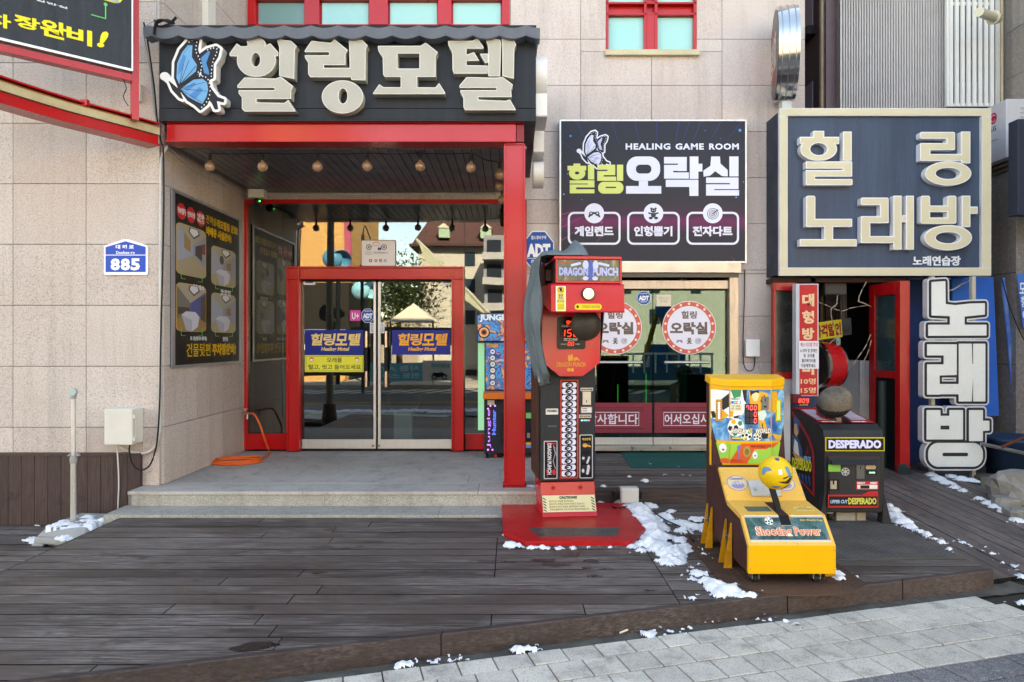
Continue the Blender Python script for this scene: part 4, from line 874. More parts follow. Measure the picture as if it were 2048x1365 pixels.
# ------------------------------------------------------------------ singing room sign and upright letters
M_CRM = C('#d2c8aa', .45, 0, .2, '#a89a78', dsc=2); M_NAVY = C('#344054', .4, 0, .45, '#5a6c84', streak=True, dsc=.8)
DS = 7.85; s_ = PF(DS); s8 = PF(DS, 3.792, 1510, 200)
ns = thing('singing_room_sign', (xf(1769, DS), DS + .2, zf(552, DS)), 'big blue-grey box sign with cream Korean letters over the singing room entrance', 'sign')
B().fb(s_, 1560, 222, 1978, 549, -.43, -.03, C('#343b49', .45, 0, .4, '#222833')).build('sign_box', ns)
B().fb(s_, 1574, 234, 1962, 538, -.03, -.02, M_NAVY).build('sign_face', ns)
b = B()
for a in ((1558, 218, 1980, 233), (1558, 536, 1980, 552), (1558, 233.2, 1574, 535.8), (1961, 233.2, 1980, 535.8)): b.fb(s_, *a, -.03, .02, C('#d8d9db', .45, 0, .2)); b.fb(s_, a[0] + 1.5, a[1] + 1.5, a[2] - 1.5, a[3] - 1.5, .0201, .0225, M_CRM)
b.build('frame', ns)
glyphs = {
 '힐': [[('r', 425, 250, 505, 305), ('r', 325, 295, 618, 345), ('e', 465, 385, 137, 86), ('E', 466, 385, 66, 47)], [('r', 650, 255, 712, 470)], [('r', 370, 480, 715, 530), ('r', 650, 480, 715, 590), ('r', 370, 545, 715, 590), ('r', 370, 545, 436, 655, 10), ('r', 370, 612, 718, 655, 8)]],
 '링': [[('r', 1230, 258, 1490, 305, 12), ('r', 1430, 258, 1490, 390, 12), ('r', 1230, 342, 1490, 390, 6), ('r', 1230, 342, 1305, 472, 16), ('r', 1230, 424, 1560, 472), ('r', 1540, 255, 1605, 490)], [('e', 1440, 568, 172, 90), ('E', 1440, 568, 96, 44)]],
 '노': [[('r', 372, 738, 438, 970, 14), ('r', 372, 912, 715, 968), ('r', 510, 960, 572, 1080), ('r', 325, 1065, 750, 1115)]],
 '래': [[('r', 785, 752, 990, 805, 10), ('r', 930, 752, 990, 940, 10), ('r', 785, 892, 990, 940), ('r', 785, 892, 852, 1090, 14), ('r', 785, 1042, 1040, 1090), ('r', 1030, 738, 1088, 1140)], [('r', 1095, 885, 1128, 935), ('r', 1125, 738, 1180, 1140)]],
 '방': [[('r', 1235, 738, 1302, 945, 14), ('r', 1435, 738, 1500, 945, 14), ('r', 1235, 812, 1500, 856), ('r', 1235, 902, 1500, 945, 14)], [('r', 1545, 738, 1605, 970), ('r', 1600, 820, 1660, 870)], [('e', 1440, 1052, 177, 93), ('E', 1440, 1052, 96, 44)]]}
for k_, gset in glyphs.items():
    lo_ = raised('letter', s8, gset, -.02, .06, ns, C('#e4e4e6', .4), C('#dddde0', .45), 2)
    raised('letter_face', s8, gset, .0605, .063, lo_, M_CRM, M_CRM, -5)
B().text(s8, '노래연습장', 1203, 1183, 1565, 1258, -.019, -.012, C('#dfe2e6', .4), .03).build('small_lettering', ns)
# upright letters on two posts
DV = 7.45; v2 = PF(DV, 3.1, 1790, 540); us = thing('upright_letter_sign', (xf(1900, DV), DV, .1), 'upright sign of three stacked pale Korean letters outlined in black on posts', 'sign')
sets = [[('p', [(195, 80), (280, 75), (282, 215), (340, 222), (430, 212), (522, 210), (522, 280), (398, 292), (398, 342), (532, 342), (532, 408), (175, 410), (175, 342), (308, 342), (308, 290), (195, 285)])],
        [('r', 168, 462, 350, 530), ('r', 270, 462, 350, 650), ('r', 168, 585, 350, 650), ('r', 168, 585, 245, 770), ('r', 168, 705, 370, 768), ('r', 362, 458, 442, 812), ('r', 450, 458, 525, 812), ('r', 438, 582, 455, 650)],
        [('r', 165, 865, 250, 1045), ('r', 305, 865, 388, 1045), ('r', 165, 900, 388, 960), ('r', 165, 984, 388, 1045), ('r', 425, 865, 510, 1055), ('r', 505, 930, 550, 990), ('r', 175, 1066, 510, 1212, 62), ('R', 262, 1126, 420, 1148, 10)]]
bbx = [(130, 40, 580, 450), (120, 420, 580, 850), (120, 830, 600, 1250)]
bk = C('#2b2c2e', .5, 0, .2); fcx = C('#dfe0dc', .4, 0, .25, '#9b988c', dsc=2)
for sh, bb in zip(sets, bbx):
    b = B(); b.fill(v2, contour(sh, bb, 24, 130), 0, .085, C('#cfd0d4', .45, 0, .3), C('#b9bac0', .5, 0, .3)); lo_ = b.build('letter', us)
    b = B(); cut = sh if bb[1] != 420 else sh + [('R', 262, 664, 346, 690, 4)]
    b.fill(v2, contour([s for s in sh], bb, 15, 150), .085, .087, bk); b.build('dark_outline', lo_)
    b = B(); b.fill(v2, contour(sh, bb, 0, 150), .088, .09, fcx); b.build('letter_face', lo_)
for u_ in (240, 494):
    B().fb(v2, u_ - 11, 40, u_ + 11, 1300 if u_ > 300 else 1290, -.06, -.01, C('#b8b2a6', .5, .2, .3, '#7b6a58')).build('post', us)
# round sign above
rs = thing('round_sign', (3.25, 8.0, zf(218, 7.8)), 'round sign with stainless rim seen edge-on atop a short post', 'sign')
cc = Vector((xf(1580, 7.75), 7.9, zf(103, 7.8))); aa = math.radians(16); dd = Vector((math.sin(aa), math.cos(aa), 0)); nn = Vector((-math.cos(aa), math.sin(aa), 0))
b = B(); b.cyl(cc - nn * .11, cc + nn * .11, .52, .52, C('#d0cdc8', .16, 1), 48); b.build('rim', rs)
for k_ in (-.07, .0, .07): B().lathe(cc, [(.521, k_ - .006), (.526, k_), (.521, k_ + .006)], M_STEEL, 48, Matrix((dd, Vector((0, 0, 1)), nn)).transposed()).build('rim_band', rs)
b = B(); b.cyl(cc + nn * .111, cc + nn * .115, .49, .49, C('#6e6660', .4), 40); ff = Fr(cc + nn * .117, dd, Vector((0, 0, -1)), nn); b.disc(ff, .05, .02, .25, .3, .001, C('#b4332c', .4)); b.text(ff, '힐링', -.3, -.2, .35, .2, .002, .004, C('#c7c3ba', .4), .02); b.build('sign_face', rs)
B().box(cc.x - .05, cc.x + .06, cc.y - .05, cc.y + .05, zf(219, 7.8), zf(193, 7.7), C('#c4cdd0', .5, .3, .3, '#7a5a40')).build('post', rs)
# ------------------------------------------------------------------ small wall signs and stickers
def board(name, label, cat, d, a, b_, c, e_, m, rad=0, group=None, th=.006, frm=None):
    t = thing(name, (xf((a + c) / 2, d), d, zf(e_, d)), label, cat, group)
    f = PF(d); bb = B(); bb.fill(f, [rrect(a, b_, c, e_, rad)] if rad else [[(a, b_), (c, b_), (c, e_), (a, e_)]], 0, th, m); bb.build('plate', t); return t, f
OC = lambda a, b_, c, e_, k=.29: [(lerp(a, c, k), b_), (lerp(a, c, 1 - k), b_), (c, lerp(b_, e_, k)), (c, lerp(b_, e_, 1 - k)), (lerp(a, c, 1 - k), e_), (lerp(a, c, k), e_), (a, lerp(b_, e_, 1 - k)), (a, lerp(b_, e_, k))]
BLU = C('#124c9c', .4); WHT = C('#ecedee', .4)
def adt(name, label, d, a, b_, c, e_, group=None, th=.003):
    f = PF(d); t = thing(name, (xf((a + c) / 2, d), d, zf(e_, d)), label, 'sticker' if th < .01 else 'sign', group)
    B().fill(f, [OC(a, b_, c, e_)], 0, th, WHT).fill(f, [OC(a + (c - a) * .03, b_ + (e_ - b_) * .025, c - (c - a) * .03, e_ - (e_ - b_) * .025)], th, th + .001, BLU).build('plate', t)
    B().text(f, 'ADT', lerp(a, c, .12), lerp(b_, e_, .33), lerp(a, c, .88), lerp(b_, e_, .68), th + .001, th + .002, WHT, .06).text(f, '캡스경비구역', lerp(a, c, .26), lerp(b_, e_, .12), lerp(a, c, .74), lerp(b_, e_, .22), th + .001, th + .002, WHT, .02).text(f, 'SECURITY', lerp(a, c, .26), lerp(b_, e_, .75), lerp(a, c, .74), lerp(b_, e_, .83), th + .001, th + .002, WHT, .02).fb(f, lerp(a, c, .1), lerp(b_, e_, .705), lerp(a, c, .9), lerp(b_, e_, .715), th + .001, th + .002, WHT).build('lettering', t)
adt('security_plaque', 'blue octagonal security plaque on the granite wall right of the red column', DR - .002, 1046, 463, 1108, 540, th=.02)
adt('security_sticker', 'blue octagonal security sticker on the left motel door, by the pink one', DR - .052, 723, 618, 748, 646)
adt('security_sticker', 'dark blue octagonal security sticker high on the green game room door', DR - .012, 1274, 583, 1301, 610)
t, f = board('pink_sticker', 'square pink sticker with white letter U and plus on the left motel door', 'sticker', DR - .052, 700, 621, 721, 642, C('#d84a9c', .4), th=.002)
B().text(f, 'U+', 704, 626, 718, 639, .002, .003, WHT, .02).build('lettering', t)
for lab, a in (('tall narrow white sticker left of the motel door gap', 740), ('tall narrow white sticker right of the motel door gap', 761.5)):
    t, f = board('pull_sticker', lab, 'sticker', DR - .052, a, 646, a + 7.5, 667, C('#d3d4d6', .4), th=.002); B().text(f, '당기세요', a + 2, 648, a + 5.5, 665, .002, .003, C('#334455'), .01, rot=90).build('lettering', t)
for lab, a in (('small white sticker at the top left corner of the left motel door', 607), ('small white sticker at the top right corner of the right motel door', 882)):
    t, f = board('corner_sticker', lab, 'sticker', DR - .052, a, 561, a + 24, 570, C('#e6e2da', .4), 1.5, th=.002)
    B().fb(f, a + 4, 564, a + 19, 566.5, .002, .003, C('#5a5f86', .5)).build('print', t)
# blue motel banners and yellow note on the doors
NV = C('#16257f', .4); OR_ = C('#f3a82b', .4)
for lab, a, b_, c, e_ in (('blue banner with yellow motel name on the left glass door', 610, 660.5, 727, 710), ('blue banner with yellow motel name on the right glass door', 784, 660.5, 901, 710)):
    t, f = board('name_banner', lab, 'banner', DR - .053, a, b_, c, e_, NV, th=.002, group='blue name banners on the motel doors')
    B().letters(f, '힐링모텔', a + 10, b_ + 7, c - 8, b_ + 31, .002, .004, C('#f2cf7c', .4) if a < 700 else OR_, t, .03, slant=.12).text(f, 'Healing Motel', a + 32, b_ + 34, c - 30, b_ + 44, .002, .004, C('#f2cf7c', .4) if a < 700 else OR_, .03, slant=.2).build('lettering', t)
t, f = board('sand_notice', 'yellow notice under the left blue banner asking to shake off sand', 'notice', DR - .053, 610, 711, 727, 744.5, C('#e9e04a', .45), th=.002)
b = B().text(f, '모래를', 654, 715.5, 684, 725.5, .002, .003, C('#3a3a30'), .012).text(f, '털고, 씻고 들어오세요', 617, 729.5, 722, 740, .002, .003, C('#3a3a30'), .012)
for e4 in ((612, 713, 725, 713.6), (612, 742, 725, 742.6), (612, 713.7, 612.6, 741.9), (724.4, 713.7, 725, 741.9)): b.fb(f, *e4, .002, .0028, C('#5a5a30'))
for x_ in (623, 714): b.disc(f, x_, 719, 4.4, 4, .003, C('#d3702a')); b.disc(f, x_, 720.2, 3.4, 2, .0036, WHT)
b.build('lettering', t)
# plaque above the door
t, f = board('city_plaque', 'white plaque with bicycle drawing standing on the red door header', 'plaque', DR - .012, 722.5, 480.5, 792, 533.5, C('#7e5a48', .5), 3, th=.012)
b = B().fill(f, [rrect(723.8, 482, 790.7, 532.2, 2.5)], .012, .013, C('#e3e2e6', .4)); b.build('face', t)
b = B(); dk = C('#45454d', .5)
for cx, cy in ((738, 495), (768.5, 495)): 
    for r_ in (5.5,): b.fill(f, [oval(cx, cy, r_, r_), oval(cx, cy, r_ - 1.5, r_ - 1.5)], .013, .0138, dk); b.disc(f, cx, cy, 2, 2, .0138, dk, 10)
b.tube([f.p(738, 495, .0142), f.p(752, 491, .0142), f.p(768, 495, .0142)], .002, dk, 4); b.fill(f, [arcp(753, 492, 8, 200, 340, 8) + arcp(753, 492, 6.5, 340, 200, 8)], .014, .0145, C('#d39a4a', .5)); b.fb(f, 756, 496, 763, 501, .014, .0146, C('#3a4f9a', .5))
b.text(f, '보령 문화관광도시', 747, 504, 776, 508.5, .013, .014, C('#66666e'), .01).fb(f, 731, 502, 744, 511, .013, .0135, C('#cfcfd4', .5))
b.text(f, '보 령 시', 749, 518.5, 773, 525.5, .013, .014, dk, .02).fill(f, [oval(741.5, 522, 3.2, 3.2), oval(741.5, 522, 1.6, 1.6)], .013, .014, dk); b.build('drawing', t)
# blue address plate
t = thing('address_plate', (xf(253, DF), DF - .02, zf(549, DF)), 'blue house number plate 885 on the left granite wall', 'house number')
f = PF(DF - .004, 3.412, 0, 350); PL = [(715, 492), (722, 484), (850, 442), (880, 442), (1005, 482), (1013, 492), (1013, 676), (1006, 684), (722, 684), (715, 676)]
b = B().fill(f, [PL], 0, .014, WHT); b.build('plate', t); IN = [(727, 496), (862, 455), (1000, 494), (1000, 665), (727, 665)]
BL2 = C('#0046b0', .35); B().fill(f, [IN], .014, .0155, BL2).fb(f, 727, 547, 1000, 552, .0155, .017, WHT).build('blue_face', t)
B().text(f, '대 해 로', 797, 480, 920, 508, .0155, .017, WHT, .03).text(f, 'Daehae-ro', 800, 522, 926, 542, .0155, .017, WHT, .02, spacing=1.15).letters(f, '885', 762, 572, 962, 654, .0155, .018, WHT, t, .045, gap=.08).build('lettering', t)
# round stickers on the game doors, red strips
for lab, cx in (('round white game room sticker with red ring, mostly hidden behind the punch machine', 1230), ('round white game room sticker with red ring on the right glass door', 1378)):
    f = PF(DR - .012); t = thing('round_sticker', (xf(cx, DR), DR - .02, zf(710, DR)), lab, 'sticker', 'round stickers on the game room doors')
    b = B(); b.disc(f, cx, 656, 53.5, 53.5, .001, C('#e6dfe6', .4), 56); b.disc(f, cx, 656, 52.3, 52.3, .0016, C('#cf5f57', .4), 56); b.disc(f, cx, 656, 43.5, 43.5, .0022, C('#e0ddea', .4), 48)
    for i in range(18): b.disc(f, cx + 48 * math.sin(i * math.pi / 9), 656 + 48 * math.cos(i * math.pi / 9), 2.6, 2.6, .0022, C('#f0d9b0', .4), 10)
    b.build('disc', t)
    tx = C('#6f5f56', .5); B().text(f, '힐링', cx - 15.5, 622.5, cx + 15.5, 638, .003, .004, tx, .03).text(f, '오락실', cx - 38, 644.5, cx + 37, 669.5, .003, .004, tx, .05).build('lettering', t)
    icons(f, cx - 19, cx + .5, cx + 18, 682.5, .12, .003, tx, t)
RB = C('#8e3340', .5, 0, .15)
for lab, a, c, tx_, ta, tc_, in (('dark red greeting strip low on the left game room door', 1157, 1304, '감사합니다', 1174, 1276), ('dark red greeting strip low on the right game room door', 1309, 1452, '어서오십시오', 1329, 1436)):
    t, f = board('greeting_strip', lab, 'banner', DR - .012, a, 806, c, 866, RB, th=.002)
    b = B().text(f, tx_, ta, 828, tc_, 849, .002, .003, C('#e2dde4', .4), .02)
    x0, x1 = ta - 2, tc_ + 2
    for e4 in ((x0, 824.5, x1, 825.6), (x0, 851, x1, 852), (x0, 825.7, x0 + .8, 850.9), (x1 - .8, 825.7, x1, 850.9)): b.fb(f, *e4, .002, .003, C('#e2dde4', .4))
    for v in (815.5, 820, 857): b.fb(f, x0 - 4, v, x1 + 10, v + 1.2, .002, .003, C('#4a1a24'))
    b.build('lettering', t)
t, f = board('paper_note', 'small cream paper note taped high on the right game room door', 'notice', DR - .012, 1313, 590, 1342, 613, C('#d9cdb8', .6), th=.001); B().text(f, '영업시간\n안내문', 1317, 594, 1338, 606, .001, .002, C('#a3917c'), 0).build('lettering', t)
# ------------------------------------------------------------------ electric boxes, cables, pipe, camera, hose
def boxthing(name, label, cat, fr_, a, b_, c, e_, dep, m, bev=.01, lid=True):
    t = thing(name, fr_.p((a + c) / 2, e_, 0), label, cat); B().fb(fr_, a, b_, c, e_, 0, dep * .7, m).build('box', t, bevel=bev)
    if lid: B().fb(fr_, a - .5, b_ - .5, c - (c - a) * .0 + .5, e_ + .5, dep * .72, dep, m).build('lid', t, bevel=bev)
    return t
fl = PF(DF)
M_BX = C('#d6d3c9', .45, 0, .2, '#9d8f76')
t = boxthing('junction_box', 'cream plastic meter box on the left granite wall above the boards', 'electric box', fl, 233, 815, 287, 884, .19, M_BX)
for yy in (826, 870): B().fb(fl, 287.6, yy, 291, yy + 7, .13, .18, M_BX).build('latch', t)
boxthing('terminal_box', 'small white terminal box on the wall behind the slanted parking sign', 'electric box', fl, 271, 172, 285, 206, .06, M_BX, .004, False)
boxthing('distribution_box', 'cream box at the top left above the canopy roof', 'electric box', PF(7.3), 392, -30, 432, 88, .2, M_BX, .008)
boxthing('alarm_box', 'small white box on the granite wall right of the game room doors', 'electric box', PF(DR - .001), 1489, 680, 1516, 713, .06, M_WHITE, .006)
def cable(name, label, pts, r, m, cat='cable', k=6, group=None):
    a = smooth(pts, k); o = B().tube(a, r, m, 7).build(name, None, label, cat, group); return o
P = lambda x, y, d, h=.03: (xf(x, d), d - h, zf(y, d))
cable('white_conduit', 'white conduit pipe running down the wall corner and curving to the meter box', [P(338, 296, DF), P(329, 312, DF), P(325, 345, DF), P(324, 500, DF), P(324, 700, DF), P(323, 830, DF), P(322, 865, DF), P(313, 893, DF), P(298, 904, DF), P(280, 906, DF), P(258, 896, DF, .08), P(251, 886, DF, .1)], .0135, M_CABW, 'conduit')
cable('black_cable', 'black cable running beside the white conduit and looping under the meter box', [P(305, 60, DF, .15), P(306, 100, DF, .08), P(312, 180, DF), P(318, 245, DF), P(326, 290, DF), P(333, 302, DF, .06), P(331, 400, DF), P(329, 520, DF), P(327, 680, DF, .05), P(325, 800, DF, .05), P(321, 870, DF, .05), P(316, 905, DF, .06), P(306, 930, DF, .07), P(290, 937, DF, .08), P(276, 925, DF, .09), P(271, 900, DF, .1), P(272, 886, DF, .1)], .0075, M_CABLE)
cable('grey_cable', 'thin grey cable beside the sign end at the upper left of the canopy', [P(318, -20, DF, .05), P(318, 40, DF, .05), P(311, 60, DF, .12), P(301, 75, DF, .12), P(303, 110, DF, .08), P(309, 160, DF, .06), P(314, 220, DF, .05), P(322, 270, DF, .05)], .006, C('#8f9aa0', .5))
cable('white_cable', 'white cord hanging from the meter box down over the boards', [P(244, 884, DF, .1), P(245, 905, DF, .08), P(245, 960, DF, .06), P(244, 1000, DF, .06), P(243, 1032, DF, .06)], .006, C('#d3cdc4', .5))
cable('loose_cord', 'thin pale cord lying on the lower deck at the far left', [GD(-10, 1050, -.10), GD(14, 1040, -.10), GD(40, 1046, -.10), GD(80, 1052, -.10)], .005, C('#d8cfc2', .6), 'cord')
cable('roof_cable', 'tangle of black cables at the left end of the canopy roof', [P(308, 70, 6.0, .0), P(316, 48, 6.0), P(330, 44, 6.0), P(345, 48, 6.0), P(356, 38, 6.0)], .012, M_CABLE)
cable('coil_cable', 'black cable loop by the upper left corner', [P(312, 44, 6.05), P(322, 56, 6.0), P(340, 52, 6.0), P(352, 50, 6.02), P(336, 43, 6.05), P(318, 50, 6.1)], .008, M_CABLE)
cable('vent_pipe', 'thin white vertical pipe on the wall above the canopy', [(xf(448, 8.2), 8.2, zf(60, 8.2)), (xf(448, 8.2), 8.2, zf(-150, 8.2))], .013, M_CABW, 'pipe')
cable('ceiling_cable', 'pale cable clipped along the side wall just under the canopy ceiling', [(XW + .04, 6.35, zf(292, 6.35)), (XW + .04, 6.9, EYE + 1.73), (XW + .04, 7.6, EYE + 1.75), (XW + .05, 8.2, EYE + 1.77), (XW + .4, 8.24, EYE + 1.77), (-1.5, 8.24, EYE + 1.775), (-.2, 8.24, EYE + 1.775)], .009, M_CABW)
cable('alarm_cable', 'black cable dropping down the wall to the small white box right of the doors', [P(1488, 540, DR), P(1487, 600, DR), P(1485, 660, DR), P(1485, 720, DR), P(1489, 738, DR, .05), P(1498, 742, DR, .05), P(1505, 735, DR, .05), P(1507, 714, DR, .05)], .006, M_CABLE)
cable('loose_cord', 'grey cord hanging slanted from the small white wall box', [P(1508, 714, DR, .05), P(1514, 730, DR, .05), P(1520, 748, DR, .06), P(1526, 800, DR, .06)], .005, C('#a9a9ab', .5))
# security camera
t = thing('security_camera', (xf(511, 8.1), 8.1, zf(394, 8.1)), 'cream security camera with small dome under the ceiling corner', 'camera'); fcm = PF(8.0)
B().fb(fcm, 496, 378, 527, 395, -.12, 0, M_BX).build('housing', t, bevel=.004)
B().ball(fcm.p(511, 402, -.06), .045, M_DARK, 14, 10).cyl(fcm.p(507, 395, -.06), fcm.p(509, 402, -.06), .012, .012, M_DARK, 8).build('dome', t)
B().ball(fcm.p(518, 402, -.02), .009, C('#3ddf5a', .4, emit=3), 8, 6).build('indicator_light', t)
# tap and hose
HO_ = C('#e2622c', .38, 0, .1, '#7d3a20'); tp = thing('water_tap', (XW + .06, 8.12, zf(826, 8.15)), 'chrome water tap on the wall at the left end of the storefront', 'tap')
c = Vector((xf(492, 8.1), 8.08, zf(826, 8.1))); B().cyl(c + Vector((-.03, 0, 0)), c + Vector((.05, -.02, .0)), .016, .014, M_STEEL, 12).cyl(c + Vector((.03, -.01, 0)), c + Vector((.03, -.02, -.07)), .012, .012, M_STEEL, 10).build('body', tp)
B().cyl(c + Vector((-.0, 0, .0)), c + Vector((0, -.0, .045)), .007, .007, M_STEEL, 8).box(c.x - .03, c.x + .03, c.y - .006, c.y + .006, c.z + .04, c.z + .05, M_STEEL).box(c.x - .006, c.x + .006, c.y - .03, c.y + .03, c.z + .04, c.z + .05, M_STEEL).build('handle', tp)
hp = [c + Vector((.05, -.02, 0))] + [Vector((xf(x, 7.95), 7.95, zf(y, 7.95))) for x, y in ((508, 829), (520, 850), (528, 875))] + [Vector(GD(x, y, .27)) for x, y in ((538, 905), (530, 914), (508, 921), (480, 917))]
cx, cy = GD(470, 923, .27)[:2]
for k_ in range(3 * 14): a = 2 * math.pi * k_ / 14 + .6; r_ = .31 - .018 * (k_ / 14) + .012 * math.sin(k_ * 2.1); hp.append(Vector((cx + math.cos(a) * r_ * (.94 + .02 * (k_ % 3)), cy + math.sin(a) * r_ * .62, .268 + .012 * (k_ // 14))))
hp += [Vector((cx - .2, cy - .05, .3)), Vector((cx + .1, cy + .05, .31)), Vector((cx + .24, cy + .1, .31))]
B().tube(smooth(hp, 4), .012, HO_, 8).build('garden_hose', None, 'orange garden hose coiled on the porch floor', 'hose')
# ground box by the steps
t = thing('outdoor_socket_box', (xf(1259, 6.1), 6.05, .1), 'cream waterproof socket box standing on the snow by the upper deck step', 'electric box'); f = PF(6.08)
B().fb(f, 1241, 977, 1278, 1008, -.1, .0, M_BX).build('box', t, bevel=.008); B().fb(f, 1243, 979, 1276, 1006, .0, .012, M_BX).build('lid', t, bevel=.005)
for u_ in (1227, 1279): B().fb(f, u_, 985, u_ + (13 if u_ < 1250 else 6), 1000, -.07, -.02, M_BLACK).build('plug', t, bevel=.006)
cable('snow_cable', 'black cable half buried in the snow right of the punch machine', [GD(1232, 1000, .13), GD(1222, 1012, .13), GD(1240, 1016, .15), (GD(1285, 1008, .12)), GD(1305, 1022, .12), GD(1330, 1040, .12), GD(1372, 1060, .12), (1.33, 5.0, .12)], .006, M_CABLE)
# stand with pole at the left
sp_ = thing('barrier_stand', (-3.75, 5.85, -.105), 'grey barrier pole in a heavy grey plastic foot dusted with snow', 'barrier post'); gp = C('#9a9a97', .55, 0, .25)
q0 = [Vector(GD(x, y, -.1)) for x, y in ((76, 1076), (168, 1085), (222, 1046), (160, 1030))]
q0 = [Vector((-3.93, 5.60, -.1)), Vector((-3.45, 5.52, -.1)), Vector((-3.33, 6.13, -.1)), Vector((-3.93, 6.2, -.1))]
ctr = sum(q0, Vector()) / 4
def lay(z, k_): return [ctr + (p - ctr) * k_ + Vector((0, 0, z)) for p in q0]
b = B(); b.hexa(lay(0.02, 1.0) + lay(.075, .97), gp); b.hexa(lay(.0755, .95) + lay(.15, .72), gp)
for p in q0: pp = ctr + (p - ctr) * .85; b.box(pp.x - .05, pp.x + .05, pp.y - .05, pp.y + .05, -.103, -.075, gp)
b.build('foot', sp_, bevel=.012)
px_ = xf(147, 5.85); zt = zf(790, 5.85); B().cyl((px_, 5.85, .03), (px_, 5.85, zf(918, 5.85)), .024, .022, C('#b7b6b2', .35, .5, .2), 18).cyl((px_, 5.85, zf(918, 5.85)), (px_, 5.85, zt), .018, .018, C('#cfcdc9', .35, .5, .2), 18).build('pole', sp_)
b = B().lathe((px_, 5.85, zf(918, 5.85)), [(.026, -.04), (.03, 0), (.022, .03)], gp, 16)
for s_x in (-1, 1): b.fill(PF(5.84), [[(147 + s_x * 4, 905), (147 + s_x * 12, 912), (147 + s_x * 9, 913), (147 + s_x * 5, 911)]], -.02, .01, gp)
b.build('collar', sp_)
B().cyl((px_, 5.86, zf(784, 5.86)), (px_, 5.83, zf(784, 5.86)), .034, .034, C('#9fb0b4', .3, .2), 20).cyl((px_, 5.85, zt - .005), (px_, 5.85, zt - .035), .024, .024, gp, 14).build('reflector_head', sp_)
# ------------------------------------------------------------------ dragon punch machine
pv0 = Vector((.4625, 5.75, 0)); RX = Matrix.Translation(pv0) @ Matrix.Rotation(math.radians(5), 4, 'Z') @ Matrix.Translation(-pv0)
dp = thing('punch_machine', (.46, 5.7, .1), 'tall red and black punching ball arcade machine with scoreboard on a red base plate', 'arcade machine')
M_RP = C('#c2181f', .3, 0, .12, '#7a1a16', coat=.5, dsc=3); M_RB = C('#b9141b', .38, 0, .22, '#6d1614', coat=.18, dsc=2.5); M_BP = C('#26282b', .45, 0, .3, '#45464a', dsc=3)
BPp = [(-.065, 5.18), (.09, 4.94), (.871, 4.94), (1.03, 5.265), (1.0, 6.09), (.068, 6.19), (-.093, 6.05)]
B().prism(BPp, 'z', .104, .138, M_RB).build('base_plate', dp, bevel=.006)
B().prism([(p[0] * .985 + .007, p[1] * .985 + .08) for p in BPp], 'z', .1, .1038, C('#8a8880', .9)).build('base_foot', dp)
ws = [GD(x, y, .138)[:2] for x, y in ((1057, 1060), (1064, 1056), (1230, 1055), (1242, 1058), (1232, 1072), (1080, 1074))]
B().prism(ws, 'z', .1381, .1395, C('#5d5f5f', .35, .5, .7, '#33302c', dsc=6)).build('worn_patch', dp)
X = lambda x, d: xf(x, d)
BK = 6.2
def PX(d): return PF(d)
f = PX(5.72)
# foot
b = B(RX); b.prism([(5.74, zf(964, 5.74)), (5.72, zf(990, 5.72)), (5.62, .139), (6.15, .139), (6.15, zf(964, 5.74))], 'x', X(1081, 5.72), X(1190, 5.72), M_RP); b.build('foot', dp, bevel=.004)
b = B(RX)
for x_ in (1106, 1161): b.cyl(f.p(x_, 976, -.02), f.p(x_, 976, .008), .016, .014, M_RP, 12)
b.cyl((X(1081, 5.9), 5.9, .35), (X(1081, 5.9) - .015, 5.9, .35), .015, .015, M_RP, 10).cyl((X(1081, 5.9), 5.9, .2), (X(1081, 5.9) - .015, 5.9, .2), .015, .015, M_RP, 10); b.build('bolt', dp)
ct = quadfr((X(1083, 5.71), 5.712, zf(991, 5.71)), (X(1189, 5.71), 5.712, zf(991, 5.71)), (X(1083, 5.71), 5.635, .17), 106, 36)
b = B(RX).rect(ct, 0, 0, 106, 35, .002, C('#dccf9a', .5, 0, .4, '#e9e6d0')); 
for i in range(5):
    for u_ in (1, 98): b.sheet(ct, [(u_, 4 + i * 6), (u_ + 6, 8 + i * 6), (u_ + 6, 10.5 + i * 6), (u_, 6.5 + i * 6)], .003, C('#2a2a26'))
b.text(ct, 'CAUTION!!!', 34, 2, 70, 8, .003, .004, C('#3c4a2a'), .06)
for i, t_ in enumerate(('음주자는 게임을 하지마세요', '발로차지 마세요 부상의 위험이 있습니다.', '달려와서 치지 마세요. 옆자리에서 치세요', '과격한 플레이로 인한 부상은 책임지지않습니다')): b.text(ct, t_, 13, 10.5 + i * 5.8, (62, 84, 84, 92)[i], 14.5 + i * 5.8, .003, .004, C('#8a7a4c'), .01)
b.build('caution_label', dp)
# body
b = B(RX); b.fb(f, 1080, 700, 1191, 963, -.48, 0, M_BP); b.build('body', dp, bevel=.012)
b = B(RX).fb(f, 1074, 730, 1079.5, 958, -.47, -.05, C('#3a2f2c', .6, .2, .6, '#6b3f28', dsc=4)).fb(f, 1076, 747, 1080, 764, -.03, .0, M_STEEL); b.build('side_panel', dp)
b = B(RX).fb(f, 1085, 640, 1190, 702, -.45, -.0, M_BP); b.fb(f, 1090, 520, 1180, 640, -.42, -.0, M_DARK); b.build('neck', dp, bevel=.01)
f2 = PX(5.62); M_SH = C('#cf161f', .3, 0, .08, '#7a1a16', coat=.5, dsc=3); b = B(RX); b.fill(f2, [[(1082, 600), (1200, 600), (1198, 726), (1163, 753), (1117, 753), (1081, 724)]], -.1, 0, M_SH); b.build('red_shield', dp, bevel=.006)
b = B(RX); b.fill(f2, [rrect(1111, 634, 1168, 699, 5)], .0, .012, C('#0e0e10', .25)); sb = b.build('scoreboard', dp)
LED = C('#ff3a2c', .4, emit=1.6); sg7 = C('#3a1013', .4)
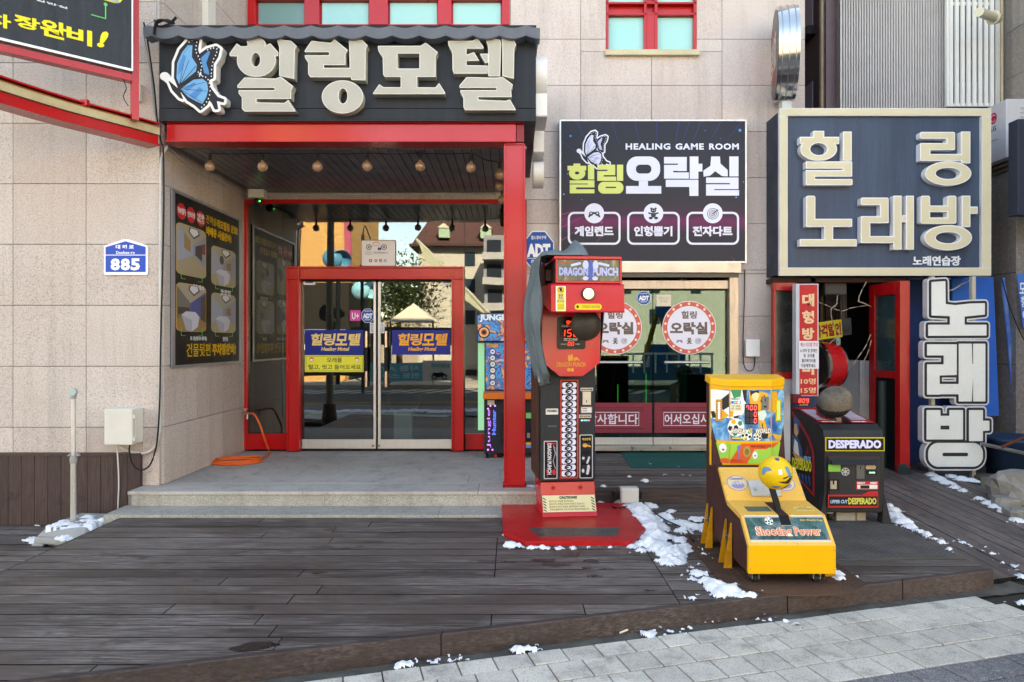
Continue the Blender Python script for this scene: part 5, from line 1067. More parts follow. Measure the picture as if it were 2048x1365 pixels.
DIG = {'0': 'abcdef', '1': 'bc', '5': 'acdfg', '7': 'abcf', '8': 'abcdefg', '9': 'abcdfg', '6': 'acdefg', ' ': '', '2': 'abdeg', '3': 'abcdg'}
def seg(b, fr_, ch, u, v, w_, h_, hh, on, off=None, sl=.12, skip=''):
    t = w_ * .17; S7 = {'a': (t, 0, w_ - t, t), 'b': (w_ - t, t * .7, w_, h_ / 2 - t * .2), 'c': (w_ - t, h_ / 2 + t * .2, w_, h_ - t * .7), 'd': (t, h_ - t, w_ - t, h_), 'e': (0, h_ / 2 + t * .2, t, h_ - t * .7), 'f': (0, t * .7, t, h_ / 2 - t * .2), 'g': (t, h_ / 2 - t / 2, w_ - t, h_ / 2 + t / 2)}
    for k_, (a, c_, d, e_) in S7.items():
        m = on if k_ in DIG[ch] else off
        if m: s_1, s_2 = sl * (h_ - c_), sl * (h_ - e_); b.sheet(fr_, [(u + a + s_1, v + c_), (u + d + s_1, v + c_), (u + d + s_2, v + e_), (u + a + s_2, v + e_)], hh, m)
b = B(RX)
for i, ch in enumerate('154'): seg(b, f2, ch if ch != '4' else '0', 1117 + i * 13, 659, 9, 15, .0135, LED, sg7)
for i, ch in enumerate('00'): seg(b, f2, ch, 1132 + i * 7, 684, 5, 8, .0135, LED, sg7)
for i, ch in enumerate('999'): seg(b, f2, ch, 1129 + i * 8, 642, 6, 7, .0135, LED, sg7)
wt = C('#c9c9cc', .4); b.text(f2, 'HIGH SCORE', 1120, 650.5, 1158, 655, .0125, .0135, wt, .04).text(f2, 'SCORE', 1124, 676.5, 1152, 682, .0125, .0135, wt, .05).text(f2, 'CREDIT', 1118, 687.5, 1130, 690, .0125, .0135, wt, .02).text(f2, 'TIME', 1147, 687.5, 1156, 690, .0125, .0135, wt, .02)
b.build('led_display', sb)
gd_ = C('#e8a23a', .4); b = B(RX).text(f2, 'DRAGON PUNCH', 1110, 725, 1168, 734, .001, .003, gd_, .02)
b.fill(f2, contour([('e', 1136, 717, 3, 7), ('e', 1141, 716, 2.4, 7), ('e', 1135, 740, 4, 3.5), ('e', 1142, 740, 3, 4), ('p', [(1144, 718), (1150, 714), (1158, 722), (1150, 720), (1146, 723)])], (1125, 705, 1162, 748), 0, 80), .001, .002, gd_); b.build('gold_lettering', dp)
# reel strip and labels, crop units of 4.55 px
f5 = PF(5.72, 4.55, 1040, 740)
b = B(RX); b.fb(f5, 363, 90, 530, 100, 0, .006, C('#c7402e', .4)); b.fb(f5, 356, 975, 524, 988, 0, .006, C('#c7402e', .4)); b.fb(f5, 363, 100, 375, 975, 0, .006, C('#c7402e', .4)); b.fb(f5, 516, 100, 528, 975, 0, .006, C('#c7402e', .4)); b.fb(f5, 375, 100, 516, 975, 0, .002, M_BLACK); b.build('strip_frame', dp)
wl_ = C('#c6c8dc', .4, emit=.12); dk2 = C('#1b1b20', .5)
for i in range(15):
    cy = 139 + i * 57.6; cx = 446 - i * .6; b = B(RX); b.fill(f5, [rrect(cx - 66, cy - 25, cx + 66, cy + 25, 20)], .002, .0035, wl_)
    b.fill(f5, contour([('e', cx, cy, 36, 25), ('E', cx + 2, cy + 2, 20, 14), ('l', cx - 34, cy + 8, cx - 4, cy + 2, 9), ('e', cx - 4, cy - 1, 8, 5)], (cx - 45, cy - 30, cx + 45, cy + 30), 0, 60), .0036, .0044, dk2); b.build('light_cell', dp)
b = B(RX)
def lab(u0, v0, u1, v1, m, edge=None, r=6):
    if edge: b.fill(f5, [rrect(u0, v0, u1, v1, r)], .001, .002, edge); k = 7; b.fill(f5, [rrect(u0 + k, v0 + k, u1 - k, v1 - k, r * .6)], .002, .003, m)
    else: b.fill(f5, [rrect(u0, v0, u1, v1, r)], .001, .003, m)
lab(212, 645, 336, 990, M_BLACK, C('#c9c9cc')); lab(540, 592, 662, 990, M_BLACK, C('#c9c9cc'), 12); lab(230, 352, 343, 406, C('#d6d2cc')); lab(552, 338, 656, 396, C('#dcd8d2'), C('#b98a84')); lab(550, 165, 664, 194, C('#2a2823'), C('#c9c9cc'), 3); lab(536, 410, 648, 438, C('#2a2823'), C('#c9c9cc'), 3)
lab(556, 656, 644, 750, C('#6d6f80'), C('#c9c9cc'), 6); lab(556, 762, 644, 854, C('#5c5f70'), C('#c9c9cc'), 6); lab(556, 862, 644, 956, C('#6d6f80'), C('#c9c9cc'), 6)
b.fill(f5, contour([('e', 590, 690, 22, 18), ('l', 600, 688, 640, 700, 14)], (560, 660, 644, 740), 0, 50), .0035, .004, C('#d9a24a')); b.fill(f5, contour([('l', 628, 800, 610, 850, 18), ('e', 575, 806, 12, 12)], (560, 765, 644, 852), 0, 50), .0035, .004, wt); b.fill(f5, contour([('e', 622, 885, 14, 18), ('l', 622, 900, 612, 945, 24), ('e', 572, 920, 12, 18)], (556, 865, 644, 954), 0, 50), .0035, .004, wt)
b.text(f5, '게임방법', 562, 622, 642, 644, .0035, .0042, C('#d8b24a'), .03).text(f5, '동전투입구', 566, 172, 648, 188, .0035, .0042, C('#d8b24a'), .02).text(f5, '지폐투입구', 550, 417, 634, 432, .0035, .0042, C('#d8b24a'), .02).text(f5, 'ANDAMIRO\n', 238, 360, 336, 384, .0035, .0042, dk2, .03).fb(f5, 565, 352, 610, 358, .0035, .004, dk2).fb(f5, 565, 372, 610, 378, .0035, .004, dk2).text(f5, 'DRAGON PUNCH', 244, 668, 282, 950, .0035, .0042, wt, .05, rot=90)
b.fill(f5, contour([('l', 300, 690, 316, 760, 7), ('l', 316, 760, 296, 830, 7), ('l', 298, 830, 318, 900, 7), ('l', 306, 700, 328, 780, 5)], (285, 680, 334, 960), 0, 80), .0035, .004, C('#8d8f9c')); b.fill(f5, contour([('l', 236, 660, 330, 672, 9), ('e', 305, 930, 18, 26), ('l', 232, 900, 246, 975, 6), ('l', 296, 675, 326, 720, 6)], (220, 650, 334, 980), 0, 80), .0035, .0038, C('#c22b33'))
for i, c_ in enumerate(('#a8b4ff', '#3f7ff0', '#43d06a', '#3f7ff0', '#f05a6a')): b.disc(f5, 560 + i * 17, 462, 9, 7, .004, C(c_, .4, emit=1.0), 10)
b.build('label_print', dp)
B(RX).fb(f5, 568, 200, 644, 320, 0, .008, M_STEEL).fb(f5, 600, 275, 606, 300, .008, .01, M_BLACK).build('coin_slot', dp)
B(RX).fb(f5, 250, 192, 335, 238, 0, .004, C('#2b2d31', .5)).fb(f5, 250, 505, 330, 520, 0, .005, C('#4c4d52', .5)).build('hatch', dp)
# head
fh = PX(5.2); DX = -9
b = B(RX); b.fb(fh, 1107 + DX, 518, 1243 + DX, 566, -.5, -.012, M_DARK); b.fb(fh, 1104 + DX, 513, 1241 + DX, 519, -.5, .008, M_RP); b.fb(fh, 1107 + DX, 519.2, 1111 + DX, 566, -.03, .008, M_RP); b.fb(fh, 1237 + DX, 519.2, 1241 + DX, 566, -.03, .008, M_RP); b.fb(fh, 1107 + DX, 562.5, 1241 + DX, 567, -.03, .0085, M_RP); b.build('head_box', dp, bevel=.004)
mpz, t_, b_ = base('punch_header'); n1 = noi(t_, coords(t_, False, (1, 1, .4)), 11, 4, .7, 1.5); rr_ = N(t_, 'ShaderNodeValToRGB'); t_.links.new(n1, rr_.inputs[0]); e = rr_.color_ramp.elements
e[0].position = .35; e[0].color = (*lin('#20251f'), 1); e[1].position = .72; e[1].color = (*lin('#b39a72'), 1); x_ = e.new(.5); x_.color = (*lin('#4a5240'), 1); x_ = e.new(.6); x_.color = (*lin('#5f5a48'), 1)
t_.links.new(rr_.outputs[0], b_.inputs['Base Color']); b_.inputs['Roughness'].default_value = .15
hb = B(RX).rect(fh, 1111.5 + DX, 520, 1236.5 + DX, 562, .0, mpz).build('header_print', dp)
b = B(RX); b.text(fh, 'DRAGON', 1114 + DX, 535, 1173 + DX, 552, .001, .003, C('#9da6d8', .3), .05).text(fh, 'PUNCH', 1181 + DX, 535, 1234 + DX, 552, .001, .003, C('#a9b0dc', .3), .05).text(fh, 'ANDAMIRO', 1114 + DX, 524, 1134 + DX, 528, .001, .003, C('#c65a50', .3), .03)
b.fill(fh, contour([('e', 1178 + DX, 541, 5, 20), ('E', 1178 + DX, 541, 1, 1)], (1160, 515, 1185, 565), 0, 70), .0032, .004, C('#3f57a8', .3)); b.fill(fh, contour([('e', 1168 + DX, 530, 6, 9), ('e', 1188 + DX, 530, 6, 9), ('l', 1140 + DX, 531, 1156 + DX, 527, 5), ('l', 1196 + DX, 527, 1214 + DX, 531, 5), ('e', 1168 + DX, 557, 6, 4), ('e', 1187 + DX, 557, 6, 4)], (1120, 515, 1215, 566), 0, 140), .001, .002, C('#b9c0e0', .3)); b.build('header_lettering', hb)
b = B(RX); b.prism([(5.16, zf(570, 5.16)), (5.14, zf(626, 5.14)), (5.70, zf(606, 5.70)), (5.70, zf(575, 5.7)), (5.2, zf(567.5, 5.2))], 'x', X(1097 + DX, 5.16), X(1245 + DX, 5.16), M_RP); hd_ = b.build('hood', dp, bevel=.012)
fq = PX(5.145)
b = B(RX); b.cyl(fq.p(1172 + DX, 588, -.01), fq.p(1172 + DX, 588, .012), .052, .05, M_BLACK, 24); b.ball(fq.p(1172 + DX, 588, .01), (.044, .016, .044), C('#e8e0bd', .3, emit=.25), 20, 10); b.build('lamp', dp)
b = B(RX).fill(fq, [rrect(1106 + DX, 573, 1126 + DX, 623, 1)], .004, .006, C('#e9e7e4', .4)); b.fill(fq, [rrect(1108 + DX, 574, 1124 + DX, 622, 1)], .006, .007, C('#e6d03a', .4)); b.fill(fq, [oval(1116 + DX, 580.5, 6, 6), oval(1116 + DX, 580.5, 4.8, 4.8)], .007, .008, C('#c4402c')); b.fill(fq, contour([('e', 1116 + DX, 580, 2.6, 3.6), ('l', 1113 + DX, 577, 1119 + DX, 584, 1.5)], (1108 + DX, 574, 1124 + DX, 588), 0, 50), .008, .0085, dk2)
b.text(fq, '발로\n차지\n마시오', 1109 + DX, 588, 1123 + DX, 606, .007, .008, C('#3a4a9a'), .02).text(fq, '부상위험\n고장원인', 1110 + DX, 609, 1122 + DX, 619, .007, .008, C('#6a6a3a'), 0); b.build('warning_sticker', hd_)
b = B(RX).fill(fq, [rrect(1144 + DX, 608, 1199 + DX, 620, 5.8)], .003, .005, C('#e3c32e', .4)); b.text(fq, '가격금지 부상위험', 1158 + DX, 611, 1195 + DX, 617, .005, .006, C('#7a6a2a'), .01); b.fill(fq, [oval(1150 + DX, 614, 2.6, 3)], .005, .006, dk2); b.build('yellow_sticker', hd_)
B(RX).fb(PX(5.4), 1084, 540, 1102, 562, -.1, -.02, C('#5a3a30', .6, 0, .5)).build('side_box', dp)
bc = Vector(PX(5.34).p(1163, 650)); lea = C('#2a2521', .5, 0, .55, '#6f6556', dsc=4, bs=.4)
def bag(q): 
    a = math.atan2(q.y, q.x); s_ = 1 + .03 * abs(math.sin(a * 4)) + .02 * mn.noise(q * 22); return Vector((q.x * s_, q.y * s_, q.z))
B(RX).ball(bc, (.116, .116, .125), lea, 48, 20, f=bag).build('punch_ball', dp)
B(RX).cyl(bc + Vector((0, 0, .11)), bc + Vector((0, 0, .2)), .02, .03, M_BLACK, 12).build('ball_mount', dp)
# tarpaulin draped over the top and left side
tm = C('#6a757a', .6, 0, .6, '#3f484b', dsc=2.5, bs=.2); b = B(RX); rows = []
xl, xr_, yf, ybk = X(1104, 5.2) - .095, X(1236, 5.2) - .05, 5.22, 5.8; zt_ = zf(512, 5.2)
prof_ = []
nU, nV = 26, 34
def tarp(u, v):   # u along depth, v from right over the top to the hanging left edge
    y = lerp(yf - .03 * (v > .4), ybk + .05, u); top = .40
    if v < top:
        t = v / top; x = lerp(xr_ - .16 - .06 * (1 - u), xl - .01, t); A_ = math.sin(math.pi * min(.999, u * 1.1)) ** .8 if u < .9 else .2; z = zt_ + .006 + A_ * (.125 * math.exp(-((t - .2) / .2) ** 2) + .05 * math.exp(-((t - .75) / .3) ** 2) + .02 + .02 * mn.noise(Vector((t * 7, u * 5, 0))))
    else:
        t = (v - top) / (1 - top); L = lerp(.95, 1.10, u) * t; x = xl - .03 - .03 * math.sin(min(t * 3.2, 3.14)) + .024 * math.sin(u * 23 + t * 3) * min(1, t * 4) + .014 * math.sin(u * 47 + t * 6) + .03 * mn.noise(Vector((u * 6, t * 3.5, 2)))
        x += .085 * t ** 3; z = zt_ + .02 - L; y = lerp(yf + .16 * t + .05, ybk + .1, u)
    return (x, y, z)
vs = [tarp(i / nU, j / nV) for i in range(nU + 1) for j in range(nV + 1)]
b.add(vs, [(i * (nV + 1) + j, i * (nV + 1) + j + 1, (i + 1) * (nV + 1) + j + 1, (i + 1) * (nV + 1) + j) for i in range(nU) for j in range(nV)], tm, True)
b2 = []
for i in range(13):
    u = i / 12
    for j in range(15):
        t = j / 14; b2.append((X(1202, 5.7) + .03 + .02 * math.sin(u * 9 + t) - .05 * t, lerp(5.7, 6.05, u), lerp(zf(600, 5.5), zf(722 - 40 * u, 5.5), t)))
b.add(b2, [(i * 15 + j, i * 15 + j + 1, (i + 1) * 15 + j + 1, (i + 1) * 15 + j) for i in range(12) for j in range(14)], tm, True)
o = b.build('tarpaulin', None, 'grey tarpaulin thrown over the top and left side of the punch machine', 'tarpaulin'); md = o.modifiers.new('cloth', 'SOLIDIFY'); md.thickness = .004
# ------------------------------------------------------------------ yellow ball kicking machine
ym = thing('ball_kick_machine', (1.7, 4.6, .1), 'yellow football kicking arcade machine with a yellow ball on a black arm', 'arcade machine')
M_Y = C('#ecae0c', .38, 0, .25, '#a8701c', coat=.3, dsc=2.2, bs=.08); M_YT = C('#e6b24e', .4, 0, .4, '#a67a3a', coat=.2, dsc=3, bs=.08); M_RS = C('#4a2a26', .65, .1, .8, '#2b1a1a', dsc=2.6, bs=.4)
X0, X1 = 1.433, 1.963; z_ = lambda v: EYE + v
PR = [(4.88, z_(-.30)), (4.88, z_(-.895)), (4.737, z_(-.875)), (4.55, z_(-1.063)), (4.28, z_(-1.09)), (4.136, z_(-1.239)), (4.136, z_(-1.412))]
cab = PR + [(4.30, z_(-1.415)), (5.05, z_(-1.37)), (5.05, z_(-.27))]
b = B().prism([(y + (.085 if z > z_(-.88) and y < 5 else .004), z) for y, z in cab], 'x', X0 + .006, X1 - .006, M_RS); b.build('side_body', ym)
segs = []
for i, (a, c) in enumerate(zip(PR[:-1], PR[1:])):
    if i == 1: pass
    a, c = Vector((0, *a)), Vector((0, *c)); t = (c - a).normalized(); n_ = Vector((0, 1, 0)).cross(Vector((1, 0, 0))); nrm = Vector((0, t.z, -t.y)); 
    if nrm.y > 0 or (abs(nrm.y) < .05 and nrm.z < 0): nrm = -nrm
    inn = -nrm * .03; L = (c - a).length; fr_ = Fr((X0, a.y, a.z), (1, 0, 0), t, nrm); segs.append((fr_, L))
for i, m in ((2, M_YT), (3, M_YT), (4, M_YT), (5, M_Y)):
    fr_, L = segs[i]; b = B()
    if i == 3:   # top with the slot
        b.fb(fr_, 0, 0, .235, L, -.03, .0, m); b.fb(fr_, .30, 0, X1 - X0, L, -.03, 0, m); b.fb(fr_, .235, 0, .30, .03, -.03, 0, m); b.rect(fr_, .236, .03, .299, L, -.001, M_BLACK)
        b.fb(fr_, .2995, .04, .301, L + .03, -.1, .0, M_Y)
    elif i == 4: b.fb(fr_, 0, .004, .235, L, -.03, 0, m); b.fb(fr_, .30, .004, X1 - X0, L, -.03, 0, m); b.fb(fr_, .235, .07, .3, L, -.03, 0, m); b.rect(fr_, .236, .004, .299, .07, -.0008, M_BLACK)
    else: b.fb(fr_, 0, .0, X1 - X0, L - .0, -.03, 0, m)
    b.build('front_panel', ym, bevel=.003)
fr_, L = segs[0]; WD = X1 - X0
# cabinet front: three facets
fx0, fx1 = .115, .415
CA = [(0, -.05), (fx0, .02), (fx1, .02), (WD, -.05)]
b = B()
for (ua, ha), (ub, hb_) in zip(CA[:-1], CA[1:]):
    b.hexa([fr_.p(ua, L, ha - .03), fr_.p(ub, L, hb_ - .03), fr_.p(ub, L, hb_), fr_.p(ua, L, ha), fr_.p(ua, 0, ha - .03), fr_.p(ub, 0, hb_ - .03), fr_.p(ub, 0, hb_), fr_.p(ua, 0, ha)], M_Y)
b.build('cabinet_front', ym)
b = B(); tp_ = [(X0 - .004, 5.055), (X0 - .004, 4.925), (X0 + fx0, 4.85), (X0 + fx1, 4.85), (X1 + .004, 4.925), (X1 + .004, 5.055)]
n = len(tp_); zz = [z_(-.245), z_(-.265), z_(-.275), z_(-.275), z_(-.265), z_(-.245)]; 
b.add([(p[0], p[1], z - .045) for p, z in zip(tp_, zz)] + [(p[0], p[1], z) for p, z in zip(tp_, zz)], [tuple(range(n)), tuple(range(n, 2 * n))] + [(i, (i + 1) % n, n + (i + 1) % n, n + i) for i in range(n)], M_Y); b.build('top_cap', ym, bevel=.004)
cf = []
for (ua, ha), (ub, hb_) in zip(CA[:-1], CA[1:]): cf.append(quadfr(fr_.p(ua, 0, ha + .001), fr_.p(ub, 0, hb_ + .001), fr_.p(ua, L, ha + .001), 100, 100))
PV = 69   # lower edge of the picture in percent
bl, bl2, wt2, gn, yo, bk2, lb2 = C('#2f7fb5', .3), C('#1f5a9c', .3), C('#e3e6e2', .3), C('#2c8a5c', .3), C('#e3a52c', .3), C('#24262a', .3), C('#9cc4dc', .3)
mbg, t_, b_ = base('football_print'); n1 = noi(t_, coords(t_), 7, 5, .6, 1); rr_ = N(t_, 'ShaderNodeValToRGB'); t_.links.new(n1, rr_.inputs[0]); e = rr_.color_ramp.elements
e[0].position = .36; e[0].color = (*lin('#1b4f96'), 1); e[1].position = .68; e[1].color = (*lin('#a5d0e4'), 1); x_ = e.new(.52); x_.color = (*lin('#2f86bd'), 1); t_.links.new(rr_.outputs[0], b_.inputs['Base Color']); b_.inputs['Roughness'].default_value = .3
b = B()
for q_ in cf: b.rect(q_, 2, 8, 98, PV, .001, mbg)
L0, C0, R0 = cf
def football(b, q_, cx, cy, rx, ry, h, clipbox=None):
    b.disc(q_, cx, cy, rx, ry, h, wt2, 26)
    for k_, m in zip(range(5), (bk2, gn, bk2, yo, gn)):
        a = k_ * 1.257 + .5; x_, y_ = cx + rx * .68 * math.cos(a), cy + ry * .68 * math.sin(a)
        b.sheet(q_, [(x_ + rx * .3 * math.cos(a + j * 1.257), y_ + ry * .3 * math.sin(a + j * 1.257)) for j in range(5)], h + .0004, m)
    b.sheet(q_, [(cx + rx * .3 * math.cos(j * 1.257), cy + ry * .3 * math.sin(j * 1.257)) for j in range(5)], h + .0005, bk2)
b.sheet(L0, [(2, 8), (98, 9), (98, 42), (60, 40), (20, 44), (2, 42)], .002, wt2); b.sheet(L0, [(45, 22), (98, 12), (98, 28), (66, 33)], .0025, bk2); b.sheet(L0, [(20, 36), (70, 33), (98, 39), (60, 44), (30, 43)], .0025, yo); b.sheet(L0, [(2, 35), (20, 34), (34, 42), (10, 43)], .0026, bk2)
b.sheet(C0, [(2, 8), (30, 8), (40, 20), (34, 36), (14, 43), (2, 42)], .002, wt2); b.sheet(C0, [(2, 8), (28, 8), (26, 16), (10, 18)], .0025, gn); b.sheet(C0, [(30, 8), (41, 8), (40, 24), (34, 20)], .0025, bk2); b.sheet(C0, [(2, 24), (10, 30), (8, 40), (2, 40)], .0025, yo); b.sheet(C0, [(8, 40), (26, 38), (14, 44)], .0026, bk2)
football(b, C0, 15, 53, 20, 11, .003); football(b, C0, 40, 62, 13, 6.5, .0035); football(b, C0, 66, 64, 10, 5, .0035)
# the footballer: generic figure in yellow
pc = [[(46, 10), (66, 9), (90, 12), (97, 22), (96, 34), (86, 32), (80, 26), (74, 34), (58, 32), (48, 26)], [(62, 32), (78, 34), (84, 46), (92, 58), (98, 62), (90, 66), (78, 60), (70, 48)]]
for P in pc: b.sheet(C0, P, .003, yo)
b.sheet(C0, [(66, 34), (84, 32), (88, 38), (80, 45), (70, 44)], .0034, C('#c9dccf', .3)); b.sheet(C0, [(52, 9), (68, 9), (70, 14), (66, 21), (58, 22), (52, 16)], .0034, C('#e2cf9c', .3)); b.sheet(C0, [(48, 9), (70, 9), (70, 12), (62, 11), (54, 13), (50, 16)], .0038, bk2)
for u0, v0, u1, v1 in ((57, 25, 64, 31), (80, 14, 88, 20), (84, 22, 92, 30), (72, 20, 78, 24), (76, 48, 80, 56)): b.sheet(C0, [(u0, v0), (u0 + 2.4, v0), (u1, v1), (u1 - 2, v1)], .0038, bk2)
b.sheet(C0, [(78, 58), (92, 60), (90, 66), (80, 67), (74, 64)], .0039, bk2)
b.sheet(R0, [(2, 10), (40, 10), (60, 30), (20, 36), (2, 34)], .002, yo); b.sheet(R0, [(2, 60), (60, 63), (96, 62), (90, 67), (30, 68)], .002, yo)
b.text(C0, 'KOREA', 2.4, 53.7, 36.8, 60.5, .0038, .0041, bk2, .09, slant=.2).text(C0, 'WORLD', 59.4, 53.7, 97.8, 60.5, .0045, .0048, bk2, .09, slant=.2); b.text(C0, 'KOREA', 3, 54, 36, 60, .004, .006, C('#ece3da', .3), .03, slant=.2).text(C0, 'VS', 44, 54, 54, 60, .004, .006, C('#e6d23a', .3), .03).text(C0, 'WORLD', 60, 54, 97, 60, .004, .006, C('#ece3da', .3), .03, slant=.2).fb(C0, 6, 65, 40, 66.5, .004, .005, C('#d8d040', .3))
b.build('printed_picture', ym)
b = B(); b.fb(C0, 36, 25, 66, 49, .001, .010, C('#17181a', .3)); ld = b.build('led_display', ym); b = B(); dg = C('#4a4b50', .4)
for r_, row in enumerate(('700', '  0', '  0')):
    for i, ch in enumerate(row): seg(b, C0, ch, 38 + i * 9.2, 26.2 + r_ * 7.8, 6.4, 6.0, .0112, C('#ff4a50', .4, emit=1.6), dg)
b.build('digit', ld)
b = B(); b.fb(L0, 30, 20, 62, 46, .001, .006, C('#c98f2a', .4)); b.fb(L0, 36, 22, 56, 44, .006, .007, C('#8a5a4a', .4)); b.fb(R0, 30, 20, 70, 46, .001, .006, C('#d9b52a', .4)); b.fb(R0, 42, 22, 58, 44, .006, .007, C('#7ed06a', .4, emit=.5))
for k_ in range(9): b.disc(L0, 47, 24 + k_ * 2.3, 6, .9, .008, C('#ffe9e9', .3, emit=1.5), 8)
b.build('light_strip', ym)
B().fb(C0, 76, 16, 92, 32, .001, .010, C('#6d6e70', .45, .6)).fb(C0, 83, 18, 84.5, 22, .010, .011, M_BLACK).fb(C0, 80, 27, 87, 29, .010, .011, M_BLACK).build('coin_plate', ym)
b = B(); b.fb(C0, 1, 25, 28, 33, .004, .007, C('#e0d9b4', .5)); b.text(C0, '1회  500원\n2회 1,000원', 3, 26, 26, 32, .007, .008, C('#6a6250'), 0); b.fb(C0, 4, 21.5, 26, 24.2, .004, .006, C('#2a4aa8', .4))
for i, c_ in enumerate(('#4a7cff', '#54d070', '#ff5a5a', '#54d070', '#ffffff')): b.disc(C0, 9 + i * 3.2, 22.8, 1.2, .8, .007, C(c_, .4, emit=1.0), 8)
b.text(C0, '지폐투입구', 4, 17.5, 24, 20, .004, .005, C('#3a8a4a'), .01); b.build('label_print', ym)
# world cup strip under the picture
mo_, gr_ = C('#d9582c', .35), C('#8fc24a', .35); b = B()
for q_, P, m in ((L0, [(6, 72), (98, 72), (98, 96), (6, 96)], gr_), (C0, [(1, 72), (99, 72), (99, 96), (1, 96)], gr_), (R0, [(2, 72), (90, 72), (90, 96), (2, 96)], gr_)): b.sheet(q_, P, .0, m) if 0 else b.sheet(q_, P, .002, m)
b.sheet(C0, [(28, 72), (99, 72), (99, 74), (88, 79), (60, 79), (42, 96), (1, 96), (1, 93)], .003, mo_); b.sheet(L0, [(70, 90), (98, 90), (98, 96), (10, 96)], .003, mo_); b.sheet(R0, [(2, 72), (60, 72), (2, 78)], .003, mo_)
b.text(C0, 'FIFA WORLD CUP', 50, 74, 99, 77, .004, .0045, C('#7a1a18'), .02).text(C0, 'RUSSIA 2018', 2, 91, 30, 94, .004, .0045, C('#b03028'), .0)
for q_, cx, cy, r_ in ((L0, 66, 78, 20), (C0, 60, 86, 6)): b.disc(q_, cx, cy, r_, r_ * .28 if q_ is L0 else r_ * .75, .004, wt2, 20); b.disc(q_, cx + r_ * .1, cy + r_ * .1, r_ * .4, (r_ * .28 if q_ is L0 else r_ * .75) * .28, .0045, C('#a05a58', .4), 5)
b.disc(C0, 41, 82, 9, 6.6, .004, C('#b3a05e', .3, .6), 24); b.disc(C0, 41, 82, 5, 3.6, .0045, C('#8f7d42', .3, .6), 18); b.fill(C0, contour([('e', 22, 77, 4, 2.8), ('l', 22, 79, 22, 88, 3), ('e', 22, 89, 3, 1.4)], (15, 72, 30, 93), 0, 60), .004, .0045, C('#5a78b8', .4)); b.build('world_cup_print', ym)
# sloped panel
f_s, Ls = segs[2]; b = B()
for cx in (.10, .42): b.disc(f_s, cx, .13, .072, .062, .001, C('#9c93ac', .4), 30); b.disc(f_s, cx, .13, .064, .055, .0016, C('#d8c48c', .4), 30); b.disc(f_s, cx, .145, .045, .03, .0022, C('#8f88a4', .4), 20); b.text(f_s, 'Champion', cx - .045, .085, cx + .045, .11, .0024, .003, C('#6a5a94'), .02).text(f_s, '월드컵축구', cx - .05, .118, cx + .05, .142, .0024, .003, C('#c9c4e0'), .04)
b.build('round_sticker', ym)
B().fb(f_s, .17, .12, .37, .24, .0, .022, C('#c9cac4', .35, .5, .3)).cyl(f_s.p(.20, .19, .022), f_s.p(.20, .19, .03), .013, .012, M_STEEL, 12).build('metal_bracket', ym, bevel=.004)
arm = smooth([(1.70, 4.34, z_(-1.13)), (1.70, 4.38, z_(-1.05)), (1.688, 4.42, z_(-.97)), (1.68, 4.44, z_(-.90))], 5); B().tube(arm, .02, M_BLACK, 12).build('arm', ym)
bcn = Vector((xf(1551, 4.43), 4.43, zf(946, 4.43))); M_BL = C('#e8bd1c', .35, 0, .4, '#97802c', coat=.2, dsc=9, bs=.3)
bo = B().ball(bcn, .108, M_BL, 32, 20).build('ball', ym)
b = B(); bd_ = C('#23272c', .4); gb_ = C('#5f84a0', .4)
def onball(pts, m, k_=1.004):
    V3 = [(bcn + Vector((u_, -math.sqrt(max(.0001, 1 - u_ * u_ - v_ * v_)), -v_)).normalized() * 0 + Vector((u_, -math.sqrt(max(.0001, 1 - u_ * u_ - v_ * v_)), -v_)) * .108 * k_) for u_, v_ in pts]; c_ = sum(V3, Vector()) / len(V3); c_ = bcn + (c_ - bcn).normalized() * .108 * k_
    vv = []; ff_ = []
    n = len(V3)
    for i in range(n):
        for s_ in range(4): p = V3[i].lerp(V3[(i + 1) % n], s_ / 4); vv.append(bcn + (p - bcn).normalized() * .108 * k_)
    N4 = len(vv); mid = [bcn + ((p + c_) / 2 - bcn).normalized() * .108 * k_ for p in vv]; allv = vv + mid + [c_]
    ff_ = [(i, (i + 1) % N4, N4 + (i + 1) % N4, N4 + i) for i in range(N4)] + [(N4 + i, N4 + (i + 1) % N4, 2 * N4) for i in range(N4)]; b.add(allv, ff_, m, True)
onball([(-.95, -.1), (-.85, -.42), (-.62, -.45), (-.52, -.3), (-.75, -.2), (-.9, .1)], gb_); onball([(.2, -.5), (.42, -.52), (.62, -.1), (.68, .2), (.45, .1), (.3, -.2)], gb_); onball([(-.25, .34), (.3, .30), (.62, .02), (.74, .12), (.45, .50), (.1, .46)], bd_); onball([(.05, .12), (.4, .0), (.45, .06), (.1, .2)], bd_); onball([(-.5, .62), (-.1, .62), (.1, .72), (-.3, .78)], gb_); onball([(.1, .9), (.3, .68), (.75, .45), (.8, .5), (.4, .88)], bd_); onball([(-.2, -.36), (.0, -.37), (.02, -.08), (-.18, -.06)], C('#e9e6dc', .4), 1.003); onball([(-.2, -.93), (.05, -.93), (.02, -.82), (-.18, -.82)], C('#23408a', .4)); pass
b.build('ball_print', bo)
f_t, Lt = segs[3]; B().fb(f_t, .07, .12, .225, .21, 0, .001, C('#3a4a44', .4, 0, .5, '#8a9a8a')).fb(f_t, .385, .13, .50, .19, 0, .001, C('#dccf86', .5)).text(f_t, '주의사항', .42, .137, .47, .15, .0012, .002, C('#c46a3a'), .01).text(f_t, '안전을 위해 천천히\n차 주시기 바랍니다', .39, .155, .495, .185, .0012, .002, C('#8a7a4a'), 0).build('label_print', ym)
f_f, Lf = segs[4]; b = B(); k_ = Lf; 
